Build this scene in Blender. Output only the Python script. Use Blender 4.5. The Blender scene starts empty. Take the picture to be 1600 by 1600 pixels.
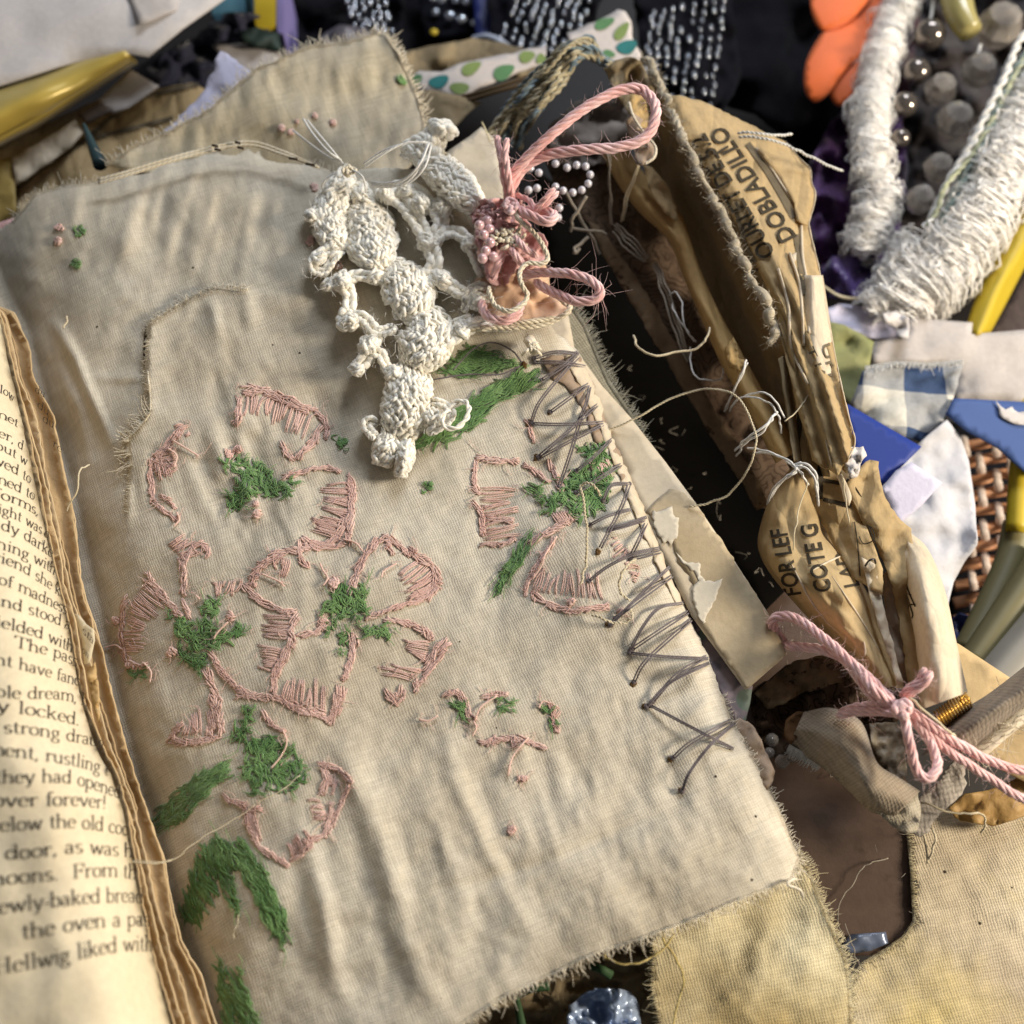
import bpy, math, random
import numpy as np
from mathutils import Vector, geometry
random.seed(7)
rng = np.random.default_rng(7)
scene = bpy.context.scene
COL = scene.collection
# 1 Blender unit = 10 cm.  z = 0 is the embroidered page.
# ------------------------------------------------------------------ camera
TH = math.radians(22.0); D = 2.06; TAN = math.tan(math.radians(25.0))
CAM = np.array([0.0, -D*math.sin(TH), D*math.cos(TH)])
FWD = np.array([0.0, math.sin(TH), -math.cos(TH)])
RGT = np.array([1.0, 0, 0]); UPV = np.array([0.0, math.cos(TH), math.sin(TH)])
cd = bpy.data.cameras.new('camera'); cam = bpy.data.objects.new('camera', cd); COL.objects.link(cam)
cam.location = CAM; cam.rotation_euler = (TH, 0, 0)
cd.sensor_width = 36; cd.lens = 18/TAN; cd.clip_start = .05; cd.clip_end = 100
cd.dof.use_dof = True; cd.dof.aperture_fstop = 1.3; cd.dof.focus_distance = 2.05
scene.camera = cam
# ------------------------------------------------------------------ world, lamps, exposure
w = bpy.data.worlds.new('World'); scene.world = w; w.use_nodes = True
w.node_tree.nodes['Background'].inputs[0].default_value = (.95, .95, .95, 1)
w.node_tree.nodes['Background'].inputs[1].default_value = .12

def area(name, loc, tgt, sx, sy, power, col):
    l = bpy.data.lights.new(name, 'AREA'); l.shape = 'RECTANGLE'; l.size = sx; l.size_y = sy
    l.energy = power; l.color = col
    o = bpy.data.objects.new(name, l); COL.objects.link(o); o.location = loc
    o.rotation_euler = (Vector(tgt)-Vector(loc)).to_track_quat('-Z', 'Y').to_euler()
    return o
area('window_light', (4.1, -.25, 1.95), (.1, 0, 0), .95, .95, 285, (1, .88, .70))
area('skylight', (2.0, 5.2, 4.0), (0, .2, 0), 3.2, 2.4, 320, (.88, .93, 1))
scene.view_settings.view_transform = 'Standard'; scene.view_settings.look = 'None'
scene.view_settings.exposure = 0.0; scene.view_settings.gamma = 1

# ------------------------------------------------------------------ helpers: projection
def P(u, v, z):
    """point at height z seen at photo position (u, v) (1600 x 1600)"""
    u = np.asarray(u, float); v = np.asarray(v, float); z = np.asarray(z, float)
    x = (u-800)/800*TAN; y = (800-v)/800*TAN
    dy = FWD[1]+y*UPV[1]; dz = FWD[2]+y*UPV[2]
    t = (z-CAM[2])/dz
    return np.stack([CAM[0]+t*x, CAM[1]+t*dy, z+0*t], -1)
def px(v, z):
    """size of one photo pixel at that place"""
    y = (800-v)/800*TAN
    return (z-CAM[2])/(FWD[2]+y*UPV[2])*TAN/800
# ------------------------------------------------------------------ helpers: noise
def _h(ix, iy, s):
    n = (ix.astype(np.int64)*374761393+iy.astype(np.int64)*668265263+s*1442695041) & 0x7fffffff
    n = ((n ^ (n >> 13))*1274126177) & 0x7fffffff
    return ((n ^ (n >> 16)) & 0xffff)/65535.0*2-1
def vn(x, y, s=0):
    x = np.asarray(x, float); y = np.asarray(y, float)
    ix = np.floor(x); iy = np.floor(y); fx = x-ix; fy = y-iy
    fx = fx*fx*fx*(fx*(fx*6-15)+10); fy = fy*fy*fy*(fy*(fy*6-15)+10)
    a = _h(ix, iy, s); b = _h(ix+1, iy, s); c = _h(ix, iy+1, s); d = _h(ix+1, iy+1, s)
    return (a*(1-fx)+b*fx)*(1-fy)+(c*(1-fx)+d*fx)*fy
def fbm(x, y, s=0, o=3):
    r = 0; a = 1
    for i in range(o):
        r = r+a*vn(x*2**i, y*2**i, s+i*17); a *= .5
    return r
def cr(pts, n=8, closed=False):
    """Catmull-Rom through points of any dimension"""
    p = np.asarray(pts, float)
    if len(p) < 3: return np.array([p[0]+(p[-1]-p[0])*i/n for i in range(n+1)])
    if closed: q = np.vstack([p[-1], p, p[0], p[1]])
    else: q = np.vstack([2*p[0]-p[1], p, 2*p[-1]-p[-2]])
    out = []
    for i in range(1, len(q)-2):
        a, b, c, d = q[i-1], q[i], q[i+1], q[i+2]
        for k in range(n):
            t = k/n
            out.append(.5*(2*b+(c-a)*t+(2*a-5*b+4*c-d)*t*t+(3*b-a-3*c+d)*t**3))
    if not closed: out.append(q[-2])
    return np.array(out)
def resample(p, step):
    p = np.asarray(p, float); d = np.r_[0, np.cumsum(np.linalg.norm(np.diff(p, axis=0), axis=1))]
    n = max(2, int(round(d[-1]/step))+1); s = np.linspace(0, d[-1], n)
    return np.stack([np.interp(s, d, p[:, k]) for k in range(p.shape[1])], -1)
def segdist(u, v, line):
    """distance to a polyline, parameter 0..1 and side"""
    u = np.asarray(u, float); v = np.asarray(v, float)
    best = np.full(u.shape, 1e9); par = np.zeros(u.shape); side = np.zeros(u.shape); L = len(line)-1
    for i in range(L):
        (ax, ay), (bx, by) = line[i], line[i+1]
        dx, dy = bx-ax, by-ay; ll = dx*dx+dy*dy
        t = np.clip(((u-ax)*dx+(v-ay)*dy)/ll, 0, 1)
        d = np.hypot(u-ax-t*dx, v-ay-t*dy); m = d < best
        best = np.where(m, d, best); par = np.where(m, (i+t)/L, par)
        side = np.where(m, np.sign((u-ax)*dy-(v-ay)*dx), side)
    return best, par, side
# ------------------------------------------------------------------ helpers: meshes
class MB:
    def __init__(s): s.v = []; s.f = []; s.uv = []; s.n = 0
    def add(s, verts, faces, uvs=None):
        verts = np.asarray(verts, float); s.v.append(verts)
        for k, f in enumerate(faces):
            s.f.append([i+s.n for i in f]); s.uv.append(uvs[k] if uvs else [(0, 0)]*len(f))
        s.n += len(verts)
    def tube(s, p, r, n=6, flat=1.0, caps=True):
        p = np.asarray(p, float); m = len(p); r = np.broadcast_to(np.asarray(r, float), (m,))
        t = np.gradient(p, axis=0); t /= np.linalg.norm(t, axis=1)[:, None]+1e-12
        up = np.array([0, 0, 1.0]); a = np.cross(up, t[0])
        if np.linalg.norm(a) < 1e-3: a = np.cross(np.array([0, 1.0, 0]), t[0])
        a /= np.linalg.norm(a); A = []
        for i in range(m):
            a = a-t[i]*np.dot(a, t[i]); a /= np.linalg.norm(a)+1e-12; A.append(a)
        A = np.array(A); B = np.cross(t, A)
        ang = np.arange(n)/n*2*math.pi
        V = p[:, None]+r[:, None, None]*(np.cos(ang)[None, :, None]*A[:, None]+flat*np.sin(ang)[None, :, None]*B[:, None])
        L = np.r_[0, np.cumsum(np.linalg.norm(np.diff(p, axis=0), axis=1))]/(2*math.pi*max(r.max(), 1e-6))
        F = []; U = []
        for i in range(m-1):
            for k in range(n):
                k2 = (k+1) % n
                F.append([i*n+k, i*n+k2, (i+1)*n+k2, (i+1)*n+k])
                U.append([(L[i], k/n), (L[i], (k+1)/n), (L[i+1], (k+1)/n), (L[i+1], k/n)])
        if caps:
            F.append(list(range(n))[::-1]); U.append([(0, 0)]*n)
            F.append([(m-1)*n+k for k in range(n)]); U.append([(0, 0)]*n)
        s.add(V.reshape(-1, 3), F, U)
    def plied(s, p, R, plies=3, pitch=6.0, n=6, ends=True):
        """yarn of several plies twisted round one another; pitch in radii"""
        p = resample(p, R*.55); m = len(p)
        t = np.gradient(p, axis=0); t /= np.linalg.norm(t, axis=1)[:, None]+1e-12
        a = np.cross([0, 0, 1.0], t[0])
        if np.linalg.norm(a) < 1e-3: a = np.cross([0, 1.0, 0], t[0])
        a /= np.linalg.norm(a); A = []
        for i in range(m):
            a = a-t[i]*np.dot(a, t[i]); a /= np.linalg.norm(a)+1e-12; A.append(a)
        A = np.array(A); B = np.cross(t, A)
        L = np.r_[0, np.cumsum(np.linalg.norm(np.diff(p, axis=0), axis=1))]
        rr = np.full(m, 1.0)
        if ends: rr = np.minimum(1, .55+.45*np.minimum(L, L[-1]-L)/(R*1.2))
        off = R*(.62 if plies > 4 else .5 if plies > 2 else .5); r = R*(.45 if plies > 4 else .58 if plies > 2 else .56)
        for k in range(plies):
            ph = L/(pitch*R)*2*math.pi+2*math.pi*k/plies
            q = p+off*rr[:, None]*(np.cos(ph)[:, None]*A+np.sin(ph)[:, None]*B)
            s.tube(q, r*rr, n)
    def fuzz(s, p, R, dens=40, ln=.02, r=.0004):
        """loose fibres standing off a yarn"""
        p = np.asarray(p); d = np.diff(p, axis=0); l = np.linalg.norm(d, axis=1); tot = l.sum()
        for k in range(int(tot*dens)):
            i = rng.integers(0, len(p)-1); q = p[i]+d[i]*rng.random()
            t = d[i]/(l[i]+1e-9); o = rng.normal(size=3); o -= t*o.dot(t); o /= np.linalg.norm(o)+1e-9
            o = o+t*rng.normal()*.9; o /= np.linalg.norm(o)
            c = rng.normal(size=3)*.5; L = ln*(.4+rng.random())
            s.tube([q+o*R*.7, q+o*(R+L*.5)+c*L*.2, q+o*(R+L*.8)+c*L*.7], [r, r, r*.5], 3, caps=False)
    def ball(s, c, r, n=12, sc=(1, 1, 1)):
        V = []; F = []; m = n//2
        for i in range(m+1):
            th = math.pi*i/m
            for k in range(n):
                ph = 2*math.pi*k/n
                V.append((c[0]+r*sc[0]*math.sin(th)*math.cos(ph), c[1]+r*sc[1]*math.sin(th)*math.sin(ph), c[2]+r*sc[2]*math.cos(th)))
        for i in range(m):
            for k in range(n):
                F.append([i*n+k, (i+1)*n+k, (i+1)*n+(k+1) % n, i*n+(k+1) % n])
        s.add(V, F)
WL = {}
def tag(o, label=None, cat=None, group=None, kind=None):
    if label: o['label'] = label
    if cat: o['category'] = cat
    if group: o['group'] = group
    if kind: o['kind'] = kind
def build(mb, name, mat, parent=None, label=None, cat=None, group=None, kind=None, smooth=True, solid=0):
    V = np.vstack(mb.v)
    org = WL[parent.name] if parent else np.array([(V[:, 0].min()+V[:, 0].max())/2, (V[:, 1].min()+V[:, 1].max())/2, V[:, 2].min()])
    me = bpy.data.meshes.new(name); me.from_pydata((V-org).tolist(), [], mb.f)
    uvl = me.uv_layers.new(name='UVMap')
    flat = [c for f in mb.uv for p in f for c in p]; uvl.data.foreach_set('uv', flat)
    if smooth: me.polygons.foreach_set('use_smooth', [True]*len(me.polygons))
    me.materials.append(mat); me.update()
    o = bpy.data.objects.new(name, me); COL.objects.link(o)
    if parent: o.parent = parent
    else: o.location = org
    WL[o.name] = org; tag(o, label, cat, group, kind)
    if solid:
        m = o.modifiers.new('thickness', 'SOLIDIFY'); m.thickness = solid; m.offset = -1
    return o
def thing(name, u, v, z, label, cat, group=None):
    o = bpy.data.objects.new(name, None); COL.objects.link(o); p = P(u, v, z)
    o.location = p; o.empty_display_size = .05; WL[o.name] = p; tag(o, label, cat, group); return o
def inside(u, v, poly):
    r = np.zeros(u.shape, bool); n = len(poly)
    for i in range(n):
        x1, y1 = poly[i]; x2, y2 = poly[(i+1) % n]
        c = ((y1 > v) != (y2 > v)) & (u < (x2-x1)*(v-y1)/(y2-y1+1e-12)+x1)
        r ^= c
    return r
def tri(poly, step, jag=0, seed=1, extra=None):
    p = np.asarray(poly, float); b = []
    for i in range(len(p)):
        a, c = p[i], p[(i+1) % len(p)]; n = max(1, int(np.hypot(*(c-a))/step))
        for k in range(n): b.append(a+(c-a)*k/n)
    b = np.array(b)
    if jag:
        b[:, 0] += jag*fbm(b[:, 0]/9, b[:, 1]/9, seed); b[:, 1] += jag*fbm(b[:, 0]/9+50, b[:, 1]/9, seed+3)
    gx = np.arange(b[:, 0].min(), b[:, 0].max(), step); gy = np.arange(b[:, 1].min(), b[:, 1].max(), step*.87)
    U, W = np.meshgrid(gx, gy); U = U+(np.arange(len(gy)) % 2)[:, None]*step*.5
    U = U.ravel()+rng.uniform(-.15, .15, U.size)*step; W = W.ravel()+rng.uniform(-.15, .15, W.size)*step
    k = inside(U, W, b); U = U[k]; W = W[k]
    bb = np.vstack([b, b[:1]])
    dist = np.full(U.shape, 1e9)
    for i in range(len(b)):
        near = np.hypot(U-b[i, 0], W-b[i, 1]); dist = np.minimum(dist, near)
    k = dist > step*.6; U = U[k]; W = W[k]
    pts = [Vector(q) for q in b]+[Vector(q) for q in np.stack([U, W], -1)]
    n = len(b); ed = [(i, (i+1) % n) for i in range(n)]
    r = geometry.delaunay_2d_cdt(pts, ed, [], 1, 1e-5)
    vv = np.array([(q[0], q[1]) for q in r[0]]); return vv, r[2]
def sheet_mb(poly, z, step=10, jag=0, crk=0, cs=40, seed=1, lift=0):
    vv, F = tri(poly, step, jag, seed); u, v = vv[:, 0], vv[:, 1]
    zz = (z(u, v) if callable(z) else np.full(len(u), float(z)))+lift
    if crk: zz = zz+crk*fbm(u/cs, v/cs, seed*7+1)
    V = P(u, v, zz); mb = MB()
    # make all faces look up
    FF = []
    for f in F:
        a, b, c = (vv[i] for i in f[:3])
        s = (b[0]-a[0])*(c[1]-a[1])-(b[1]-a[1])*(c[0]-a[0])
        FF.append(list(f) if s < 0 else list(f)[::-1])
    mb.add(V, FF, [[(vv[i][0]/100, vv[i][1]/100) for i in f] for f in FF]); return mb
def sheet(name, poly, z, mat, parent=None, step=10, jag=0, crk=0, cs=40, seed=1, solid=.003, **kw):
    return build(sheet_mb(poly, z, step, jag, crk, cs, seed), name, mat, parent, solid=solid, **kw)
class Loft:
    """surface ruled between two rails (photo positions with heights) and bulged across"""
    def __init__(s, A, B, zA, zB, bulge, m=40, n=18, crk=0, cs=.12, seed=3, prof='round'):
        s.A = resample(cr(A, 10), 1)[:, :2]; s.B = resample(cr(B, 10), 1)[:, :2]
        s.zA, s.zB, s.bulge, s.m, s.n, s.crk, s.cs, s.seed, s.prof = zA, zB, bulge, m, n, crk, cs, seed, prof
    def at(s, a, t, lift=0):
        a = np.asarray(a, float); t = np.asarray(t, float)
        def rail(R): x = np.clip(a, 0, 1)*(len(R)-1); return np.stack([np.interp(x, np.arange(len(R)), R[:, k]) for k in (0, 1)], -1)
        q = rail(s.A)*(1-t[..., None])+rail(s.B)*t[..., None]
        zA = np.interp(a, np.linspace(0, 1, len(s.zA)), s.zA); zB = np.interp(a, np.linspace(0, 1, len(s.zB)), s.zB)
        bu = np.interp(a, np.linspace(0, 1, len(s.bulge)), s.bulge)
        c = np.sqrt(np.clip(1-(2*t-1)**2, 0, 1)) if s.prof == 'round' else np.sin(math.pi*t)
        z = zA*(1-t)+zB*t+bu*c+lift+s.crk*fbm(a*len(s.A)/100/s.cs*.1, t*2, s.seed)
        return P(q[..., 0], q[..., 1], z)
    def mb(s):
        a, t = np.meshgrid(np.linspace(0, 1, s.m), np.linspace(0, 1, s.n), indexing='ij')
        if s.prof == 'round': t = .5-.5*np.cos(math.pi*t)
        V = s.at(a, t).reshape(-1, 3); F = []; U = []
        for i in range(s.m-1):
            for k in range(s.n-1):
                F.append([i*s.n+k, (i+1)*s.n+k, (i+1)*s.n+k+1, i*s.n+k+1]); U.append([(0, 0)]*4)
        mb = MB(); mb.add(V, F, U); return mb
    def locate(s, u, v):
        """(a, t) of a photo position"""
        a, t = np.meshgrid(np.linspace(0, 1, 200), np.linspace(0, 1, 60), indexing='ij')
        def rail(R): x = a*(len(R)-1); return np.stack([np.interp(x, np.arange(len(R)), R[:, k]) for k in (0, 1)], -1)
        q = rail(s.A)*(1-t[..., None])+rail(s.B)*t[..., None]
        o = np.zeros(len(u)); p = np.zeros(len(u))
        for i in range(len(u)):
            k = np.argmin((q[..., 0]-u[i])**2+(q[..., 1]-v[i])**2); o[i] = a.flat[k]; p[i] = t.flat[k]
            for it in range(3):
                g0, g1 = np.array([o[i]]), np.array([p[i]]); Q = lambda A_, T_: np.array([np.interp(np.clip(A_, 0, 1)*(len(s.A)-1), np.arange(len(s.A)), s.A[:, c])*(1-T_)+np.interp(np.clip(A_, 0, 1)*(len(s.B)-1), np.arange(len(s.B)), s.B[:, c])*T_ for c in (0, 1)])
                q0 = Q(o[i], p[i]); J = np.stack([(Q(o[i]+.003, p[i])-q0)/.003, (Q(o[i], p[i]+.003)-q0)/.003], -1); dl = np.linalg.lstsq(J, np.array([u[i], v[i]])-q0, rcond=None)[0]; o[i] = np.clip(o[i]+dl[0], 0, 1); p[i] = np.clip(p[i]+dl[1], 0, 1)
        return o, p
def wire(pts, r, n=6, sm=8):
    """tube path from (u, v, z) triples; r in photo pixels -> points, radii"""
    c = cr(pts, sm) if len(pts) > 2 else cr(pts, 12); V = P(c[:, 0], c[:, 1], c[:, 2]); return V, r*px(c[:, 1], c[:, 2])
def fray(mb, path, z, out, ln=(5, 14), every=2.4, r=.55, droop=.01, seed=0):
    """row of loose thread ends along a torn edge; out = side +1 / -1 of the path"""
    g = np.random.default_rng(seed+11); p = resample(np.asarray(path, float), every)
    t = np.gradient(p, axis=0); t /= np.linalg.norm(t, axis=1)[:, None]
    nrm = np.stack([t[:, 1], -t[:, 0]], -1)*out
    for q, a, tt in zip(p, nrm, t):
        L = g.uniform(*ln)*(1.0 if g.random() > .08 else 2.0); sk = g.normal()*.35
        d = a+tt*sk; e = q+d*L*.5; f = q+d*L+tt*g.normal()*L*.25; s0 = q-a*4
        zz = [float(z(np.array([x[0]]), np.array([x[1]]))[0]) if callable(z) else z for x in (s0, q)]
        pts = np.array([s0, q, e, f]); zs = np.array([zz[0]+.001, zz[1]+.003, zz[1]+g.normal()*.004, zz[1]-droop*g.random()+g.normal()*.004])
        mb.tube(P(pts[:, 0], pts[:, 1], zs), np.array([.8, 1, .9, .45])*r*px(q[1], 0), 3, caps=False)
# ------------------------------------------------------------------ materials
class M:
    def __init__(s, name, rough=.9, sheen=0, spec=.3, metal=0):
        s.m = bpy.data.materials.new(name); s.m.use_nodes = True; s.t = s.m.node_tree
        s.b = s.t.nodes['Principled BSDF']; s.b.inputs['Roughness'].default_value = rough
        s.b.inputs['Specular IOR Level'].default_value = spec; s.b.inputs['Metallic'].default_value = metal
        if sheen:
            s.b.inputs['Sheen Weight'].default_value = sheen; s.b.inputs['Sheen Roughness'].default_value = .5
        s._co = None
    def n(s, typ, ins=None, **kw):
        o = s.t.nodes.new('ShaderNode'+typ)
        for k, v in kw.items(): setattr(o, k, v)
        for k, v in (ins or {}).items():
            if isinstance(v, bpy.types.NodeSocket): s.t.links.new(v, o.inputs[k])
            elif hasattr(v, 'outputs'): s.t.links.new(v.outputs[0], o.inputs[k])
            else: o.inputs[k].default_value = v
        return o
    def co(s, which='Object'):
        if not s._co: s._co = s.n('TexCoord')
        return s._co.outputs[which]
    def map(s, sc=(1, 1, 1), rot=0, vec=None):
        return s.n('Mapping', {0: vec or s.co(), 'Scale': sc, 'Rotation': (0, 0, rot)}).outputs[0]
    def math(s, op, a, b=0.0, c=0.0):
        return s.n('Math', {0: a, 1: b, 2: c}, operation=op).outputs[0]
    def noise(s, scale, vec=None, detail=3, rough=.55):
        return s.n('TexNoise', {'Vector': vec or s.co(), 'Scale': scale, 'Detail': detail, 'Roughness': rough}).outputs['Fac']
    def ramp(s, f, *st):
        r = s.n('ValToRGB', {0: f}); e = r.color_ramp.elements
        while len(e) < len(st): e.new(.5)
        for k, (p, c) in enumerate(st): e[k].position = p; e[k].color = (*c, 1) if len(c) == 3 else c
        return r.outputs[0]
    def mix(s, f, a, b, mode='MIX'):
        o = s.n('Mix', data_type='RGBA', blend_type=mode)
        for k, v in ((0, f), (6, a), (7, b)):
            if isinstance(v, bpy.types.NodeSocket): s.t.links.new(v, o.inputs[k])
            else: o.inputs[k].default_value = (*v, 1) if isinstance(v, tuple) and len(v) == 3 else v
        return o.outputs[2]
    def gray(s, f):
        return s.n('CombineColor', {0: f, 1: f, 2: f}).outputs[0]
    def col(s, c):
        if isinstance(c, bpy.types.NodeSocket): s.t.links.new(c, s.b.inputs['Base Color'])
        else: s.b.inputs['Base Color'].default_value = (*c, 1)
    def bump(s, h, st=.5, dist=.004):
        b = s.n('Bump', {'Height': h, 'Strength': st, 'Distance': dist}); s.t.links.new(b.outputs[0], s.b.inputs['Normal'])
def mat_cloth(name, c1, c2, ang=23, freq=150, depth=.45, stain=None, spots=True, ns=3.0, bump=.6):
    m = M(name, .92, .12); v = m.map((1, 1, 1), math.radians(-ang))
    wob = m.math('ADD', m.noise(5, v, 2), m.math('MULTIPLY', m.noise(70, v, 2), .17)); sep = m.n('SeparateXYZ', {0: v})
    wx = m.math('MULTIPLY_ADD', wob, .03, sep.outputs[0]); wy = m.math('MULTIPLY_ADD', wob, .03, sep.outputs[1])
    sx = m.math('SINE', m.math('MULTIPLY', wx, freq*math.pi)); sy = m.math('SINE', m.math('MULTIPLY', wy, freq*math.pi))
    ax = m.math('ABSOLUTE', sx); ay = m.math('ABSOLUTE', sy)
    ov = m.math('MULTIPLY', sx, sy)                                # over / under
    wa = m.math('MULTIPLY', m.math('POWER', ax, .6), m.math('MULTIPLY_ADD', ov, .3, .7))
    we = m.math('MULTIPLY', m.math('POWER', ay, .6), m.math('MULTIPLY_ADD', ov, -.3, .7))
    h = m.math('MAXIMUM', wa, we)
    hole = m.math('MULTIPLY', ax, ay)
    s1 = m.noise(1, m.map((freq*1.0, 20, 6), 0, v), 3, .7); s2 = m.noise(1, m.map((20, freq*1.0, 6), 0, v), 3, .7)
    slub = m.math('ADD', s1, s2)
    big = m.noise(ns, None, 5, .6)
    c = m.mix(m.ramp(big, (.36, (0, 0, 0)), (.66, (1, 1, 1))), c1, c2)
    if stain:
        st = m.noise(1.9, m.map((1, 1, 1), .7), 6, .65); c = m.mix(m.ramp(st, (.46, (0, 0, 0)), (.74, (1, 1, 1))), c, stain)
    lum = m.math('MULTIPLY_ADD', h, depth, 1-depth*.8)
    lum = m.math('MULTIPLY', lum, m.math('MULTIPLY_ADD', slub, .55, .46))
    c = m.mix(1.0, c, m.gray(lum), 'MULTIPLY')
    if spots:
        vo = m.n('TexVoronoi', {'Vector': m.co(), 'Scale': 16.0}); d = m.math('LESS_THAN', vo.outputs['Distance'], .045)
        rr = m.n('SeparateColor', {0: vo.outputs['Color']}); d = m.math('MULTIPLY', d, m.math('GREATER_THAN', rr.outputs[0], .5))
        c = m.mix(d, c, (.04, .028, .016))
    m.col(c)
    hh = m.math('ADD', h, m.math('MULTIPLY', slub, .5)); m.bump(hh, bump, .0022); return m.m
def mat_paper(name, c1, c2, ns=4, fine=60, rough=.8, spec=.25, bump=.15, speck=None, stretch=1):
    m = M(name, rough, 0, spec); a = m.noise(ns, m.map((1, stretch, 1), .5), 5, .62); b = m.noise(fine, None, 4, .7)
    c = m.mix(m.ramp(a, (.3, (0, 0, 0)), (.7, (1, 1, 1))), c1, c2)
    c = m.mix(1.0, c, m.gray(m.math('MULTIPLY_ADD', b, .35, .82)), 'MULTIPLY')
    if speck: c = m.mix(m.ramp(m.noise(26, None, 4, .7), (.58, (0, 0, 0)), (.66, (1, 1, 1))), c, speck)
    m.col(c); m.bump(m.math('ADD', b, m.math('MULTIPLY', m.noise(14, None, 4), 1.5)), bump, .02); return m.m
def mat_yarn(name, c1, c2, twist=10, bump=.7, sheen=.25, var=30, sss=0, ao=(.5, .72)):
    m = M(name, .88, sheen, .2)
    if sss:
        m.b.inputs['Subsurface Weight'].default_value = sss; m.b.inputs['Subsurface Radius'].default_value = (1, .88, .76); m.b.inputs['Subsurface Scale'].default_value = .010
    uv = m.n('SeparateXYZ', {0: m.co('UV')})
    ph = m.math('ADD', m.math('MULTIPLY', uv.outputs[0], twist), m.math('MULTIPLY', uv.outputs[1], 12.566))
    st = m.math('SINE', ph); fib = m.noise(1, m.map((3, 40, 1), 0, m.co('UV')), 3, .7)
    f = m.math('ADD', m.math('MULTIPLY', st, .25), fib)
    c = m.mix(m.ramp(m.noise(var), (.35, (0, 0, 0)), (.65, (1, 1, 1))), c1, c2)
    c = m.mix(1.0, c, m.gray(m.math('MULTIPLY_ADD', f, *ao)), 'MULTIPLY'); m.col(c); m.bump(f, bump*.7, .0011); return m.m
def mat_plain(name, c, rough=.6, spec=.4, metal=0, sheen=0, var=.25, ns=30, bump=.1):
    m = M(name, rough, sheen, spec, metal); n = m.noise(ns, None, 4, .6)
    m.col(m.mix(1.0, c, m.gray(m.math('MULTIPLY_ADD', n, var*2, 1-var)), 'MULTIPLY'))
    if bump: m.bump(n, bump, .01)
    return m.m
def mat_glass(name, c, rough=.06, trans=1.0, metal=0):
    m = M(name, rough, 0, .6, metal); m.col(c); m.b.inputs['Transmission Weight'].default_value = trans
    m.b.inputs['IOR'].default_value = 1.5; return m.m
CLOTH = mat_cloth('tea_stained_cotton', (.62, .57, .475), (.545, .49, .395), 23, 215, .22, (.46, .39, .285), bump=.45)
FLAP = mat_cloth('stained_flap_cotton', (.53, .46, .33), (.40, .365, .30), 20, 190, .3, (.36, .28, .15), spots=False)
MUSLIN = mat_cloth('beige_muslin', (.64, .55, .40), (.48, .39, .27), 12, 205, .26, (.64, .50, .18), spots=True, ns=3)
YCLOTH = mat_cloth('yellowed_muslin', (.74, .66, .45), (.52, .40, .19), 12, 205, .26, (.36, .25, .09), spots=True, ns=3)
OLIVE = mat_cloth('olive_linen', (.36, .33, .24), (.30, .27, .19), 30, 170, .6, None, spots=False)
TAPE = mat_cloth('grey_brown_tape', (.34, .285, .22), (.28, .225, .165), 35, 190, .45, (.38, .26, .12), spots=False)
CANVAS = mat_cloth('brown_canvas', (.26, .215, .17), (.21, .165, .12), 40, 120, .5, None, spots=False)
GAUZE = mat_cloth('grey_gauze', (.42, .38, .33), (.33, .29, .25), 10, 110, .6, None, spots=False)
def mat_tissue(name, c1, c2, rot=1.0, amt=.8, trans=.25):
    m = M(name, .7, 0, .2); v = m.map((1, .28, 1), rot)
    r1 = m.n('TexNoise', {'Vector': v, 'Scale': 16.0, 'Detail': 4.0, 'Roughness': .6}, noise_type='RIDGED_MULTIFRACTAL').outputs['Fac']; vo = m.n('TexVoronoi', {'Vector': m.map((1, .5, 1), rot), 'Scale': 13.0}, feature='DISTANCE_TO_EDGE').outputs['Distance']
    fa = m.noise(9, v, 5, .65); b = m.noise(90, None, 3, .7); h = m.math('ADD', m.math('MULTIPLY', r1, .35), m.math('MULTIPLY', m.math('MINIMUM', vo, .22), 3.0))
    c = m.mix(m.ramp(fa, (.3, (0, 0, 0)), (.7, (1, 1, 1))), c1, c2); c = m.mix(1.0, c, m.gray(m.math('MULTIPLY_ADD', b, .4, .8)), 'MULTIPLY'); m.col(c); m.bump(m.math('ADD', h, m.math('MULTIPLY', fa, 1.2)), amt, .016)
    tr = m.n('BsdfTranslucent', {'Color': c}); mx = m.n('MixShader', {0: trans}); m.t.links.new(m.b.outputs[0], mx.inputs[1]); m.t.links.new(tr.outputs[0], mx.inputs[2]); m.t.links.new(mx.outputs[0], m.t.nodes['Material Output'].inputs[0]); return m.m
PAGE = mat_paper('old_book_paper', (.80, .71, .53), (.74, .62, .42), 3, 90, .85, .15, .08)
PEDGE = mat_paper('brown_paper_edge', (.62, .44, .22), (.52, .34, .15), 6, 60, .85, .15, .15)
PEDGE2 = mat_paper('brown_paper_leaf', (.56, .40, .21), (.44, .29, .13), 5, 60, .85, .15, .15)
TISSUE = mat_tissue('pattern_tissue', (.64, .485, .275), (.53, .39, .20), 1.0, .5, .35)
TISSUED = mat_tissue('dark_pattern_tissue', (.42, .325, .195), (.31, .235, .135), 1.0, .5, .3)
TISSUEL = mat_tissue('cream_tissue', (.76, .67, .53), (.68, .57, .42), 1.0, .4)
TISSUEG = mat_tissue('golden_tissue', (.66, .46, .215), (.55, .37, .15), 1.0, .45)
CARD = mat_paper('stained_card', (.50, .42, .30), (.40, .31, .185), 5, 70, .7, .3, .08)
CARDW = mat_paper('pale_stain', (.62, .57, .47), (.56, .51, .42), 9, 80, .75, .25, .05)
CREAM = mat_paper('cream_paper', (.63, .56, .45), (.55, .46, .33), 4, 70, .6, .35, .06)
WHITEP = mat_paper('white_paper', (.62, .58, .56), (.55, .52, .52), 2, 80, .7, .3, .08)
LAV = mat_paper('lavender_paper', (.62, .60, .74), (.56, .54, .68), 4, 80, .8, .2, .1)
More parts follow.
